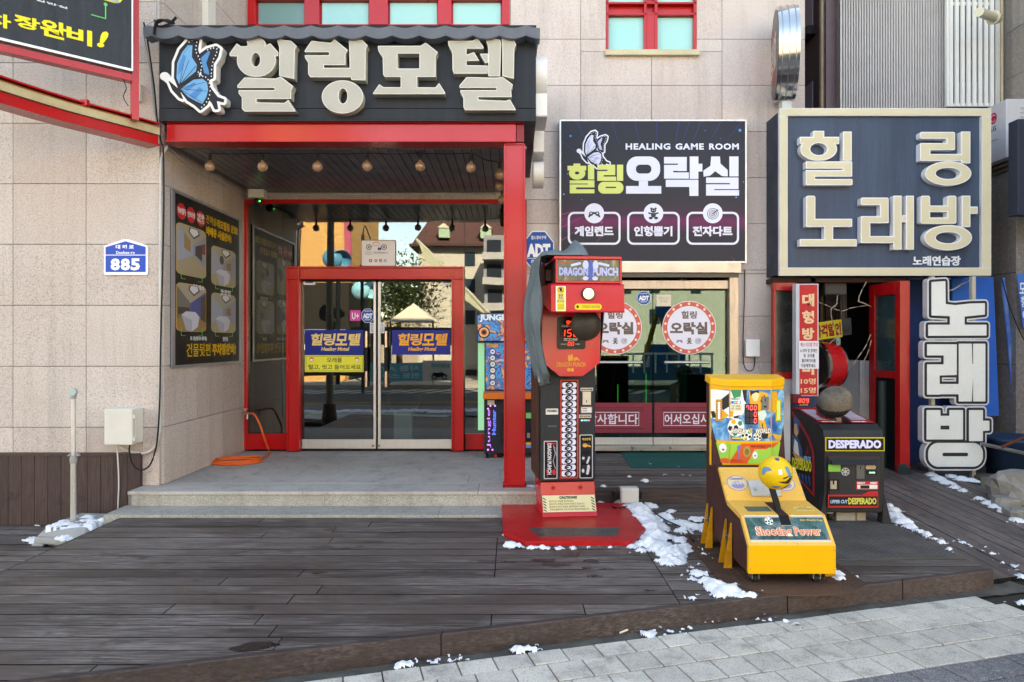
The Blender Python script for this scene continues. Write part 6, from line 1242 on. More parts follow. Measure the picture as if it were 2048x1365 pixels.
for v0, v1, m in ((.004, .008, '#e9e3cf'), (.008, .012, '#3f5f80'), (.012, .015, '#e9e3cf'), (k_ * .83, k_ * .85, '#e9e3cf'), (k_ * .85, k_ * .87, '#3f5f80'), (k_ * .87, k_ * .89, '#e9e3cf')): b.fb(f_f, .02, v0, WD - .02, v1, .0, .0012, C(m, .4)) if v0 > .07 else (b.fb(f_f, .02, v0, .235, v1, .0, .0012, C(m, .4)), b.fb(f_f, .3, v0, WD - .02, v1, .0, .0012, C(m, .4)))
msp, t_, b_ = base('shooting_print'); n1 = noi(t_, coords(t_, False), 9, 6, .6, 1.2); rr_ = N(t_, 'ShaderNodeValToRGB'); t_.links.new(n1, rr_.inputs[0]); e = rr_.color_ramp.elements
e[0].position = .38; e[0].color = (*lin('#1c2626'), 1); e[1].position = .72; e[1].color = (*lin('#b57e3c'), 1); x_ = e.new(.5); x_.color = (*lin('#2a5348'), 1); x_ = e.new(.6); x_.color = (*lin('#4a6a70'), 1); t_.links.new(rr_.outputs[0], b_.inputs['Base Color']); b_.inputs['Roughness'].default_value = .3
for a_ in ((.02, .018, .235, k_ * .82), (.235, .075, .3, k_ * .82), (.3, .018, WD - .02, k_ * .82)): b.fb(f_f, *a_, .0, .0011, msp)
b.text(f_f, 'Shooting Power', .065, k_ * .34 + .01, WD - .06, k_ * .78, .0012, .0018, C('#e6e0d4', .3), .06).text(f_f, 'Shooting Power', .07, k_ * .35 + .01, WD - .065, k_ * .77, .002, .003, C('#d8825c', .3), .03)
b.text(f_f, 'GO World Cup', .36, .03, .50, .048, .0012, .002, C('#d9b06a', .3), .02); football(b, f_f, .165, .045, .026, .026, .0022); b.build('printed_title', ym)
for q_, n_y in ((segs[2], 3), (segs[3], 3), (segs[5], 3)):
    for k_ in range(n_y):
        for u_ in (.012, WD - .012): B().cyl(q_[0].p(u_, q_[1] * (k_ + .5) / n_y, 0), q_[0].p(u_, q_[1] * (k_ + .5) / n_y, .003), .005, .004, M_STEEL, 8).build('screw', ym)
for xx in (X0 + .055, X1 - .10): 
    c_ = Vector((xx, 4.20, .135)); w_ = B().cyl(c_ - Vector((.014, 0, .005)), c_ + Vector((.014, 0, -.005)), .028, .028, M_DARK, 18); w_.box(xx - .024, xx - .018, 4.17, 4.23, .13, .175, M_STEEL).box(xx + .018, xx + .024, 4.17, 4.23, .13, .175, M_STEEL).box(xx - .03, xx + .03, 4.165, 4.24, .172, .178, M_STEEL); w_.build('caster', ym)
mw = C('#d9961a', .5, .1, .6, '#4a3020', dsc=9)
for yy in (4.50, 4.93):
    for s_, sx in ((-1, X0),):
        b = B()
        for dy in (-.055, .055): b.add([(sx - .01, yy + dy - .004, .40), (sx - .055, yy + dy - .004, .108), (sx - .055, yy + dy + .004, .108), (sx - .01, yy + dy + .004, .40), (sx - .002, yy + dy - .004, .108), (sx - .002, yy + dy + .004, .108), (sx - .002, yy + dy - .004, .40), (sx - .002, yy + dy + .004, .40)], [(0, 1, 4, 6), (3, 2, 5, 7), (0, 1, 2, 3), (1, 4, 5, 2)], mw)
        b.box(sx - .006, sx + .002, yy - .05, yy + .05, .11, .30, M_RS); b.cyl((sx - .004, yy, .3), (sx - .03, yy, .3), .012, .012, M_STEEL, 8); b.build('side_brace', ym)
b = B(); b.add([(X1, 4.3, .3), (X1 + .07, 4.28, .108), (X1 + .07, 4.32, .108), (X1, 4.34, .3), (X1, 4.28, .108), (X1, 4.34, .108)], [(0, 1, 4), (3, 2, 5), (0, 1, 2, 3), (1, 4, 5, 2)], mw); b.build('side_brace', ym)
# ------------------------------------------------------------------ black boxing machine on the right
dm = thing('boxing_machine', (2.8, 5.8, .1), 'low black and red boxing arcade machine with a leather pad behind the yellow one', 'arcade machine')
YD = 5.54; XA, XB = xf(1649, YD), xf(1768, YD); fd = PF(YD)
ZT1, ZT0 = zf(868, YD), .19
sp4 = [(YD, ZT0), (YD, zf(880, YD)), (YD + .03, zf(862, YD)), (YD + .10, zf(852, YD)), (6.12, zf(819, 6.12)), (6.12, zf(796, 6.12)), (6.22, zf(796, 6.12)), (6.22, ZT0)]
M_MB = C('#202124', .42, 0, .35, '#3f3b38', dsc=3)
B().prism(sp4, 'x', XA, XB, M_MB).build('body', dm, bevel=.012)
# left side print
sl = quadfr((XA - .002, 6.2, zf(803, 6.2)), (XA - .002, YD + .02, zf(790, 6.2)), (XA - .002, 6.2, .2), 100, 100)
b = B(); b.fill(sl, [[(4, 10), (40, 26), (62, 38), (74, 50), (76, 62), (76, 96), (4, 76)]], 0, .002, C('#93222c', .4)); b.fill(sl, [[(4, 14), (38, 29), (58, 41), (68, 52), (70, 62), (70, 92), (4, 73)]], .002, .003, C('#1a1216', .4))
b.sheet(sl, [(12, 20), (24, 22), (26, 34), (20, 38), (12, 34)], .0035, C('#c99a7a', .4)); b.sheet(sl, [(10, 16), (28, 20), (30, 34), (24, 30), (22, 24), (12, 24)], .004, C('#2a5a8a', .4)); b.sheet(sl, [(6, 36), (24, 38), (38, 50), (40, 60), (20, 60), (6, 52)], .0035, C('#28517c', .4)); b.sheet(sl, [(14, 40), (24, 44), (30, 58), (16, 58), (10, 52)], .004, C('#d9d4cc', .4)); b.sheet(sl, [(6, 54), (34, 58), (46, 60), (40, 66), (20, 64)], .0045, C('#c98f6a', .4))
for u0, v0 in ((48, 50), (54, 44), (58, 52), (52, 58)): b.sheet(sl, [(u0, v0 + 10), (u0 + 2, v0), (u0 + 4, v0 + 10)], .0036, C('#8a1f22', .4))
b.text(sl, 'DESPERADO', 6, 60, 68, 72, .005, .006, C('#d6cf3a', .4), .03); b.text(sl, 'UPPER CUT', 44, 56.5, 66, 61, .005, .006, C('#7ab4dc', .4), .03)
for u0 in (26, 36, 46, 56): b.sheet(sl, [(u0, 76), (u0 + 5, 76), (u0 + 9, 86), (u0 + 6, 85)], .0036, C('#28508a', .4))
b.build('side_print', dm)
b = B(); b.fb(fd, 1650, 875, 1768, 902.5, 0, .008, C('#c9b92c', .4)); b.fb(fd, 1652, 877, 1766, 900.5, .008, .010, C('#141416', .3)); b.text(fd, 'DESPERADO', 1656, 880, 1761, 897, .010, .012, C('#c3c6ea', .4, emit=.1), .05); b.build('name_panel', dm)
B().fb(fd, 1655, 913, 1758, 1016, 0, .012, C('#2c2d30', .45, 0, .3)).fb(fd, 1657, 915, 1756, 1014, .012, .018, C('#27282b', .45, 0, .3, '#4a4642')).build('coin_door', dm, bevel=.002)
B().prism([(YD - .05, zf(928, YD)), (YD - .018, zf(919, YD)), (YD - .018, zf(928, YD))], 'x', xf(1660, YD), xf(1753, YD), M_MB).build('visor', dm)
f0 = Fr(fd.p(0, 0, .018), fd.R, fd.D, fd.N)
b = B().fb(f0, 1654.5, 929, 1679, 943, 0, .001, C('#7ab84a', .5)); b.disc(f0, 1688.5, 943, 8.3, 8, .001, C('#a9aaa6', .4), 24)
for k_ in range(6): a = k_ * math.pi / 3; b.disc(f0, 1688.5 + 5 * math.cos(a), 943 + 5 * math.sin(a), 1.8, 1.8, .0016, C('#2c3a36', .5), 8)
b.fill(f0, [rrect(1729, 930, 1749, 938, 3)], .001, .002, C('#b39c7a', .5)); b.fb(f0, 1710, 962, 1754, 979, 0, .002, C('#c5252c', .4)); b.fb(f0, 1712, 969, 1752, 977, .002, .003, C('#e3e0dc', .4)); b.fb(f0, 1718, 970, 1736, 976.5, .003, .004, dk2); b.text(f0, 'READY', 1712, 963.5, 1728, 967.5, .002, .003, WHT, .03).text(f0, 'INSERT', 1738, 963.5, 1752, 967.5, .002, .003, WHT, .03)
b.fill(f0, [[(1654, 989), (1722, 989), (1736, 982), (1753.5, 982), (1753.5, 1014.5), (1654, 1014.5)]], .0, .002, C('#c5252c', .4)); b.fb(f0, 1656, 992, 1752, 1011, .002, .003, C('#1b1b1d', .4)); b.text(f0, 'UPPER CUT', 1658, 999, 1692, 1006, .003, .004, C('#a9c4e0', .4), .04, slant=.2).text(f0, 'DESPERADO', 1694, 995, 1750, 1008, .003, .004, C('#d6cf5a', .4), .04); b.build('label_print', dm)
B().fb(f0, 1710, 929.5, 1726, 957, 0, .006, C('#5f6062', .4, .6)).fb(f0, 1717, 932, 1719, 938, .006, .007, M_BLACK).build('coin_plate', dm)
b = B().fb(f0, 1731, 941, 1751, 948, 0, .006, M_BLACK)
for i, c_ in enumerate(('#3fd06a', '#5a9cff', '#3fd06a')): b.disc(f0, 1737 + i * 4, 944.5, 2, 1.6, .007, C(c_, .4, emit=2), 8)
b.build('bill_acceptor', dm)
B().fb(f0, 1655.5, 958, 1676, 980, 0, .004, M_BLACK).fb(f0, 1657.5, 961, 1670, 977, .004, .012, M_STEEL).fb(f0, 1662, 960, 1665, 968, .012, .014, M_BLACK).build('coin_return', dm)
tf = quadfr((XA, YD + .03, zf(862, YD) + .002), (XB, YD + .03, zf(862, YD) + .002), (XA, YD + .10, zf(852, YD) + .004), 100, 20)
tl = quadfr((XA, 6.10, zf(820, 6.10) + .007), (XB, 6.10, zf(820, 6.10) + .007), (XA, YD + .11, zf(851, YD) + .004), 100, 100)
b = B(); b.rect(tl, 3, 2, 97, 98, .001, C('#7f1f28', .4)); b.rect(tl, 33, 2, 62, 98, .0016, C('#1b1a1c', .4)); b.rect(tl, 3, 84, 97, 98, .002, C('#b3252c', .35)); b.text(tl, 'POWER', 10, 88, 34, 94, .0025, .003, WHT, .04).text(tl, 'DRINK', 62, 88, 86, 94, .0025, .003, WHT, .04)
for k_ in range(9): b.rect(tl, 7, 4 + k_ * 8.6, 31, 9 + k_ * 8.6, .0026, C('#d3d5e2', .4)); b.rect(tl, 66, 4 + k_ * 8.6, 93, 9 + k_ * 8.6, .0026, C('#d3d5e2', .4))
b.text(tl, 'DESPERADO', 33, 4, 41, 82, .0026, .0034, C('#cfc437', .4), .05, rot=90); b.rect(tl, 44, 30, 58, 100, .003, M_BLACK); b.build('top_print', dm)
fr6 = PF(6.10); b = B().fb(fr6, xf(1, 1) * 0 + 1589, 793, 1668, 814, -.05, .02, C('#2f3550', .4)).fb(fr6, 1589, 814.5, 1700, 819, -.04, .03, C('#93222c', .4)); sc = b.build('score_box', dm)
b = B().fb(fr6, 1584, 789, 1600, 806, -.04, .03, C('#6a2426', .5)); b.build('clamp', sc); b = B()
for i, ch in enumerate('809'): seg(b, fr6, ch, 1594 + i * 7.5, 797, 5, 8.5, .0315, C('#ff4a3c', .4, emit=1.8))
b.text(fr6, 'SCORE', 1597, 808, 1614, 811.5, .0205, .0215, C('#d0b84a'), .02).text(fr6, 'CREDIT', 1637, 800, 1653, 804, .0205, .0215, C('#c9c04a'), .02); b.build('digit', sc)
rq = Matrix.Rotation(math.radians(-18), 3, 'Y') @ Matrix.Rotation(math.radians(25), 3, 'X')
lea2 = C('#4a4540', .6, 0, .85, '#9a8d78', dsc=5, bs=.6); pc_ = Vector((xf(1670, 5.75), 5.75, zf(804, 5.75)))
B().ball(pc_, (.14, .12, .135), lea2, 32, 18, rot=rq.to_4x4().to_3x3()).build('pad', dm)
B().ball(pc_ + Vector((0, .02, -.03)), (.14, .125, .10), C('#1f1e20', .5, 0, .4), 24, 14, rot=rq).build('pad_back', dm)
B().box(pc_.x - .09, pc_.x + .02, 5.78, 5.9, zf(842, 5.75), zf(815, 5.75), C('#9c1c1c', .4, 0, .3)).box(pc_.x - .02, pc_.x + .02, 5.68, 5.8, zf(858, 5.7), zf(835, 5.7), C('#6f5f58', .5, .4)).build('pad_arm', dm)
b = B()
for xx, s_ in ((XA, -1), (XB, 1)):
    for yy in (YD + .03, 6.15): B().add([(xx, yy - .03, .36), (xx + s_ * .05, yy - .05, .108), (xx + s_ * .05, yy + .05, .108), (xx, yy + .03, .36), (xx - s_ * .02, yy - .04, .108), (xx - s_ * .02, yy + .04, .108)], [(0, 1, 2, 3), (0, 1, 4), (3, 2, 5), (1, 4, 5, 2), (0, 4, 5, 3)], M_MB).build('foot', dm)
B().cyl((XA + .06, YD + .09, .145), (XA + .09, YD + .09, .145), .035, .035, M_DARK, 16).box(XA + .05, XA + .1, YD + .06, YD + .12, .17, .19, M_STEEL).build('caster', dm)
for a, c_, lab_ in ((1672, 1712, 'pale concrete block wedged under the black boxing machine, larger one'), (1713, 1733, 'smaller tan stone block wedged under the black boxing machine')):
    B().fb(PF(5.62), a, 1022, c_, 1051, -.2, 0, C('#a3a096' if a < 1700 else '#a39a86', .9, 0, .4, '#6f6a60', bs=.5)).build('stone_block', None, lab_, 'stone block', bevel=.012)
# ------------------------------------------------------------------ jungle machine behind the red column
jm = thing('jungle_machine', (-.04, 7.9, .255), 'blue and black jungle-themed arcade machine partly behind the red column', 'arcade machine')
fj = PF(7.73); nb = C('#1c2238', .4); 
B().fb(fj, 968, 797, 1078, 908, -.42, 0, C('#24252b', .45, 0, .2)).build('lower_cabinet', jm, bevel=.012)
B().fb(fj, 970, 682, 1076, 788, -.4, -.05, nb).build('upper_cabinet', jm, bevel=.01)
B().prism([(7.60, zf(799, 7.6)), (7.60, zf(786, 7.6)), (7.80, zf(782, 7.8)), (7.80, zf(799, 7.8))], 'x', xf(967, 7.7), xf(1079, 7.7), C('#d9702c', .4, 0, .2)).build('console', jm, bevel=.006)
B().fb(fj, 953, 626, 1084, 684, -.25, .0, nb).build('header_box', jm, bevel=.01)
mj, t_, b_ = base('jungle_print'); n1 = noi(t_, coords(t_), 9, 2, .5, 1.6); rr_ = N(t_, 'ShaderNodeValToRGB'); t_.links.new(n1, rr_.inputs[0]); rr_.color_ramp.interpolation = 'CONSTANT'; e = rr_.color_ramp.elements
e[0].position = 0; e[0].color = (*lin('#2d5fb0'), 1); e[1].position = .40; e[1].color = (*lin('#3a97d0'), 1)
for p_, c_ in ((.50, '#2b4a96'), (.56, '#d98a4a'), (.62, '#dfae78'), (.68, '#7fc0dc')): x_ = e.new(p_); x_.color = (*lin(c_), 1)
t_.links.new(rr_.outputs[0], b_.inputs['Base Color']); b_.inputs['Roughness'].default_value = .35
b = B(); b.fill(fj, [[(955, 632), (962, 628), (1082, 627), (1082, 682), (956, 682)]], 0, .002, mj); b.text(fj, 'JUNGLE', 958, 628, 1022, 646, .003, .006, C('#1c3f96', .3), .14); b.text(fj, 'JUNGLE', 959, 629, 1021, 645, .0065, .008, C('#d8ecf4', .3), .06)
b.disc(fj, 968, 665, 12, 12, .004, C('#1a1c28', .4)); b.disc(fj, 968, 665, 9.5, 9.5, .0045, C('#e8b884', .4)); b.disc(fj, 968, 665, 6.5, 6.5, .005, C('#c8603a', .4)); b.disc(fj, 968, 665, 4, 4, .0055, C('#23242c', .4)); b.build('header_print', jm)
fk = Fr(fj.p(0, 0, -.048), fj.R, fj.D, fj.N); b = B().fill(fk, [[(971, 686), (1075, 686), (1075, 780), (971, 780)]], 0, .001, mj); b.text(fk, 'COMBO', 973, 688, 997, 696, .002, .004, C('#e09a3c', .4), .05)
for k_ in range(6):
    for cx in (985, 1069): b.disc(fk, cx, 704 + k_ * 12.6, 6.6, 6.6, .002, C('#262a40', .4), 18); b.disc(fk, cx, 704 + k_ * 12.6, 5, 5, .003, C('#d9dbe4', .4), 18); b.disc(fk, cx, 704 + k_ * 12.6, 2.4, 1.6, .0035, C(('#4a3fa0', '#3a8ac0', '#6aa03a', '#e0a03a', '#d9c07a', '#8a8a90')[k_], .4), 10)
b.build('screen_print', jm)
B().fb(fj, 954, 687, 967, 866, -.30, -.22, C('#8fd8ae', .4, emit=.2)).build('light_bar', jm)
b = B().text(fj, 'Jungle', 974, 820, 982, 896, .001, .003, C('#a26ae8', .4, emit=.8), .0, rot=-90).text(fj, 'Hunter', 984, 820, 992, 870, .001, .003, C('#3f5ae8', .4, emit=.8), .03, rot=-90).fb(fj, 975, 801, 989, 810, 0, .001, C('#c9c4bc', .5))
b.fb(fj, 1000, 826, 1072, 890, 0, .003, C('#1b1c21', .4)).fb(fj, 1052, 826, 1066, 837, .003, .004, C('#6ab86a', .4)).fb(fj, 1052, 862, 1064, 880, .003, .006, M_BLACK).fb(fj, 1054, 866, 1060, 876, .006, .008, M_STEEL).fb(fj, 1052, 885, 1064, 890, .003, .004, C('#e09a4a')).fb(fj, 1052, 890, 1064, 896, .003, .004, C('#3a8ac8'))
for x_, y_ in ((976, 818), (981, 812), (976, 900), (985, 900), (990, 812)): b.disc(fj, x_, y_, 2.2, 2.2, .002, C('#c47af0', .4, emit=.8), 5)
b.build('lettering', jm)
b = B()
for x_ in (974, 991, 1066): c_ = fj.p(x_, 914, -.05); b.cyl(c_ - Vector((.015, 0, 0)), c_ + Vector((.015, 0, 0)), .032, .032, C('#a02a30', .5) if x_ > 980 else M_BLACK, 14); b.cyl(c_ + Vector((0, 0, 0)), c_ + Vector((0, 0, .05)), .012, .012, M_STEEL, 8)
b.build('caster', jm)
# ------------------------------------------------------------------ singing room entrance
en = thing('singing_room_entrance', (4.0, 8.2, .1), 'red framed porch of the basement singing room under the big box sign', 'entrance porch')
f = PF(7.95); M_RF = C('#a90f15', .35, 0, .3, '#5b0a0c', coat=.3)
b = B(); b.fb(f, 1545, 566, 1549, 790, -.05, .03, M_RF); b.fb(f, 1587, 566, 1591, 790, -.05, .03, M_RF); b.fb(f, 1549, 566, 1587, 582, -.05, .03, M_RF); b.fb(f, 1549, 745, 1587, 758, -.05, .03, M_RF); b.build('window_frame', en, bevel=.003)
B().fb(f, 1549, 582, 1587, 745, -.03, -.02, C('#2a2a29', .2, 0, .4, '#5a5a55', coat=.5)).build('window_pane', en)
B().fb(f, 1549, 758, 1587, 985, -.05, .02, C('#b6b4b6', .5, 0, .3)).build('lower_panel', en)
B().fb(PF(8.0), 1549, 556, 1812, 565, -.3, .0, C('#3a2220', .6)).build('lintel', en)
# dark stairwell behind
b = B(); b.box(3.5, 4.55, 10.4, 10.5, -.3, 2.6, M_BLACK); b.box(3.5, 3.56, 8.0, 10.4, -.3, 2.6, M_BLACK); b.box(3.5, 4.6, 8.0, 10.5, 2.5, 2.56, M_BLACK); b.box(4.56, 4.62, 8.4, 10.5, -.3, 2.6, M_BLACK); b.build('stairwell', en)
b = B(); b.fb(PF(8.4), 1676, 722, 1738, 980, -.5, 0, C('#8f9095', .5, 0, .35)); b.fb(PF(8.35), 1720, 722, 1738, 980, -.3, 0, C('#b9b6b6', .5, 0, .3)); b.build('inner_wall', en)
# right hand wall, seen from its left face
XQ = 4.27; sw = lambda px: XQ * F / (px - CX); swz = lambda px, py: EYE - (py - CY) * sw(px) / F
yn, yfar = sw(1799), sw(1738)
b = B(); ztop = swz(1799, 562); z0_ = .0
b.box(XQ, XQ + .11, yn - .01, yn + .09, .02, ztop, M_RF); b.box(XQ, XQ + .09, yfar - .12, yfar, .05, ztop, M_RF); b.box(XQ, XQ + .05, yn + .091, yfar - .121, ztop - .14, ztop, M_RF); zm = swz(1799, 748); b.box(XQ, XQ + .06, yn + .091, yfar - .121, zm - .06, zm + .02, M_RF); b.build('door_post', en, bevel=.004)
B().box(XQ + .02, XQ + .03, yn + .091, yfar - .121, zm + .021, ztop - .141, C('#26383c', .15, 0, .3, '#3d4a4c', coat=.6)).build('side_pane', en)
B().box(XQ + .02, XQ + .05, yn + .091, yfar - .121, .05, zm - .061, M_BLACK).cyl((XQ - .0, yfar - .3, .05), (XQ - .0, yfar - .3, zm - .1), .05, .05, C('#1f2e2c', .5), 14).build('drain_panel', en)
B().cyl((XQ + .12, yn + .2, .25), (XQ + .02, yn - .05, .16), .06, .06, C('#2a3a3a', .5), 16).build('pipe_elbow', en)
# vertical sign
vsg = thing('vertical_room_sign', (xf(1614, 7.7), 7.7, .4), 'tall red sign with cream Korean letters for large rooms, 10 and 15 persons', 'sign'); f = PF(7.7)
B().fb(f, 1592, 568, 1637, 793, -.1, 0, C('#c4c4cc', .4, 0, .2)).build('casing', vsg)
B().fb(f, 1599, 570, 1634.5, 791, 0, .004, C('#c0262b', .4, 0, .1)).build('red_face', vsg)
b = B(); cl = C('#e0bd94', .4)
for ch, v0, v1 in (('대', 588, 613), ('형', 622, 648), ('방', 656, 680), ('구', 690, 712), ('비', 722, 750)): B().text(f, ch, 1604, v0, 1628, v1, .004, .006, cl, .045).build('letter', vsg)
b.text(f, '10명', 1601, 757, 1631, 769, .004, .006, cl, .02).text(f, '15명', 1601, 775, 1631, 787, .004, .006, cl, .02); b.build('lettering', vsg)
t, f3 = board('paper_notice', 'white paper notice taped across the red vertical sign', 'notice', 7.69, 1597.5, 682.5, 1637.5, 738, C('#dedce2', .6), th=.002)
b = B().text(f3, '계단 미끄럼 주의', 1600, 685.5, 1635, 694, .002, .003, C('#c65a50'), .02)
for i, t_ in enumerate(('노약자 및 장애인', '및  유아를', '엘리베이터를', '이용해주세요')): b.text(f3, t_, (1600, 1607, 1603, 1602)[i], 698 + i * 10, (1634, 1629, 1631, 1631)[i], 705.5 + i * 10, .002, .003, C('#33343c'), .02)
b.build('lettering', t)
# hanging things inside
t = thing('discount_sign', (xf(1670, 8.3), 8.3, 1.6), 'small yellow discount sign with red letters hanging tilted in the dark doorway', 'sign'); ty = PF(8.3)
tq = quadfr(ty.p(1632, 646), ty.p(1683, 639), ty.p(1634, 681), 100, 70); B().fb(tq, 0, 0, 100, 70, -.1, 0, C('#d5bd22', .45, 0, .2)).build('face', t)
B().fb(tq, 100.5, 0, 138, 66, -.1, -.005, C('#2b2d31', .5, 0, .3, '#8a8a86')).build('end_box', t); B().text(tq, '가격할인', -8, 10, 96, 62, .001, .004, C('#8e1f1f', .5), .05).build('lettering', t)
t = thing('hanging_speaker', (xf(1671, 8.1), 8.1, 2.2), 'grey box loudspeaker hanging under the box sign in the doorway', 'speaker'); B().fb(PF(8.1), 1650, 558, 1694, 590, -.2, 0, C('#4c4a46', .5, 0, .3)).build('case', t, bevel=.015); B().tube(smooth([PF(8.1).p(1650, 588, 0), PF(8.1).p(1657, 604, 0), PF(8.1).p(1668, 606, 0), PF(8.1).p(1675, 600, 0)], 4), .008, M_DARK, 6).build('cable', t)
gl_ = thing('fairy_lights', (4.0, 7.9, 1.8), 'strings of pale fairy lights draped across the dark doorway', 'string lights')
def garland(pts, d):
    a = smooth([PF(d).p(x, y) for x, y in pts], 6); B().tube(a, .0035, C('#6f665a', .6), 5).build('wire', gl_)
    b = B()
    for i in range(2, len(a) - 1, 4): p, q_ = a[i], a[i + 1]; t = (q_ - p).normalized() * .035; b.cyl(p - t, p + t, .007, .005, C('#9c8a76', .4), 8)
    b.build('light', gl_)
garland([(1636, 604), (1655, 612), (1682, 622), (1705, 616), (1736, 611)], 7.95); garland([(1733, 564), (1722, 585), (1718, 602), (1730, 608), (1738, 612)], 7.9); garland([(1675, 592), (1672, 610), (1663, 618), (1663, 635), (1670, 655), (1678, 670), (1668, 680), (1655, 690)], 7.9); garland([(1742, 668), (1730, 695), (1714, 718), (1700, 742)], 7.9); garland([(1743, 680), (1736, 705), (1728, 722)], 7.95)
# red round light box
t = thing('round_light_box', (xf(1655, 8.0), 8.0, .6), 'red drum-shaped light sign with chrome rim leaning in the doorway', 'sign'); cc = Vector((xf(1646, 8.0), 8.0, zf(731, 8.0))); a2 = math.radians(38); n2 = Vector((-math.cos(a2) * 1, -math.sin(a2) * .35, 0)).normalized()
B().cyl(cc + n2 * .10, cc - n2 * .10, .27, .27, C('#b3131b', .2, 0, .1, coat=.6), 48).build('drum', t); B().cyl(cc + n2 * .101, cc + n2 * .135, .28, .28, C('#d8cfc4', .15, 1), 48).build('rim', t); B().cyl(cc + n2 * .136, cc + n2 * .142, .245, .245, C('#151316', .4), 40).build('face', t); B().cyl(cc - n2 * .101, cc - n2 * .12, .28, .28, C('#d8cfc4', .15, 1), 48).build('rim', t)
t = thing('perforated_strut', (xf(1678, 7.9), 7.9, .2), 'grey perforated steel angle standing by the red drum sign', 'steel strut'); f = PF(7.9); B().fb(f, 1673, 676, 1678, 960, -.004, 0, C('#6f8286', .45, .5)).fb(f, 1678.2, 676, 1681, 960, -.03, -.0, C('#5c6e72', .45, .5)).build('bar', t)
b = B()
for k_ in range(24): b.fb(f, 1674.6, 682 + k_ * 11, 1676.4, 687 + k_ * 11, .0005, .0012, M_BLACK)
b.build('slot', t, kind='stuff')
# ------------------------------------------------------------------ right hand neighbours
nbd = thing('plum_building', (4.6, 9.5, 0), 'plum brown building with dark sloping sills behind the big box sign', 'building')
M_PL = C('#6d5c62', .75, 0, .25, '#50444a'); M_PLD = C('#2b2430', .6)
XN = 4.37
b = B(); b.box(XN, 14, 9.6, 22, -.3, 11, M_PL); b.build('wall', nbd)
B().box(XN - .01, XN + .22, 9.48, 9.6, .8, 11, C('#75656c', .7, 0, .2)).build('pilaster', nbd)
B().cyl((XN - .06, 9.5, .8), (XN - .06, 9.5, 11), .035, .035, C('#8f7d6c', .45, .4, .4), 12).build('downpipe', nbd)
for zz in (2.9, 4.4, 6.0): 
    B().box(XN - .13, XN - .001, 9.8, 13.5, zz, zz + .12, M_PLD).build('sill', nbd); B().box(XN - .02, XN - .001, 9.9, 13.4, zz + .125, zz + .95, C('#8b8298', .3, coat=.5)).build('window', nbd)
B().box(XN + .2, XN + .9, 9.35, 9.6, zf(20, 9.4), 8, M_PL).build('bay', nbd)
lv_ = thing('louvre_screen', (5.3, 9.3, zf(218, 9.3)), 'grey screen of close upright metal slats above the box sign', 'louvre screen'); f = PF(9.3); f9 = PF(9.35)
B().fb(PF(9.42), 1680, -160, 1905, 640, -.02, 0, C('#6e6d74', .7, 0, .25)).build('backing', lv_)
n_ = 40; k_ = (1896 - 1683) / n_; me = None; M_SL = C('#cfcac9', .45, 0, .25, '#8e8a88')
sh_ = B().fb(f, -1.3, -160, 1.3, 640, -.05, 0, M_SL); O_ = f.p(0, 240); me = sh_.mesh('slat', O_)
for i in range(n_): inst('slat', me, f.p(1683 + i * k_, 240), lv_)
B().fb(f, 1680, -160, 1681.4, 640, -.1, .01, M_ALU).build('edge_trim', lv_)
gr_ = thing('window_grille', (6.1, 9.1, zf(213, 9.1)), 'white barred window grille right of the louvre screen', 'window grille'); f = PF(9.1)
me = B().fb(f, -3.4, -160, 3.4, 213, -.03, 0, M_WHITE).mesh('bar', f.p(0, 100)); O_ = f.p(0, 100)
for i in range(9): inst('bar', me, f.p(1903 + i * 11.7, 100), gr_)
B().fb(f, 1898, 205, 1992, 212, -.05, -.031, M_WHITE).fb(f, 1898, 2, 1992, 8, -.05, -.031, M_WHITE).fb(f, 1894, -160, 1899, 213, -.05, -.0, M_WHITE).build('rail', gr_, bevel=.004)
B().fb(PF(9.4), 1898, -160, 1994, 213, -.0, .02, C('#55515c', .4)).build('dark_window', gr_); B().fb(PF(9.3), 1915, 165, 1960, 208, -.02, 0, C('#a9a39c', .6, 0, .4, '#4a78a0')).build('box_behind', gr_)
B().cyl(PF(9.0).p(2004, -160), PF(9.0).p(2004, 212), .022, .022, C('#a8987f', .45, .5, .3), 10).build('grille_pipe', None, 'tan vertical pipe at the right end of the white grille', 'pipe')
t = thing('tube_lamp', (xf(1960, 8.7), 8.7, zf(40, 8.7)), 'cream outdoor tube lamp on a bracket in front of the white grille', 'lamp'); f = PF(8.7)
B().cyl(f.p(1926, 47, .3), f.p(1990, 36, 0), .055, .055, C('#d9d3bd', .4), 16).build('tube', t); B().cyl(f.p(1984, 37, .02), f.p(2002, 34, -.05), .085, .06, C('#cfc8b2', .5), 18).build('bracket', t)
rb = thing('grey_tiled_building', (8, 8, 0), 'grey granite building side receding at the right edge of the photo', 'building'); B().box(6.66, 16, 3.5, 22, -.3, 12, C('#8b8580', .8)).build('wall_core', rb)
for i in range(6):
    for j in range(10): B().box(6.63, 6.659, 3.6 + i * .95 + .003, 4.55 + i * .95 - .003, 2.6 + j * .62 + .003, 3.22 + j * .62 - .003, granite('grey_panel', '#8f8985', '#97918c', '#5c5855', .4) if (i, j) == (0, 0) else bpy.data.materials['grey_panel']).build('wall_panel', rb)
pr = thing('boundary_pier', (6.3, 8.3, .0), 'grey speckled pier with brown moulded cornice right of the box sign', 'pier'); gpr = granite('pier_granite', '#77726f', '#7d7875', '#4a4644', .4)
X6 = 6.0; ya_, yb_ = X6 * F / (2032 - CX), X6 * F / (1982 - CX); zc = zf(310, ya_)
B().box(X6, 6.6, ya_, yb_ + .2, .0, zc - .16, gpr).build('shaft', pr)
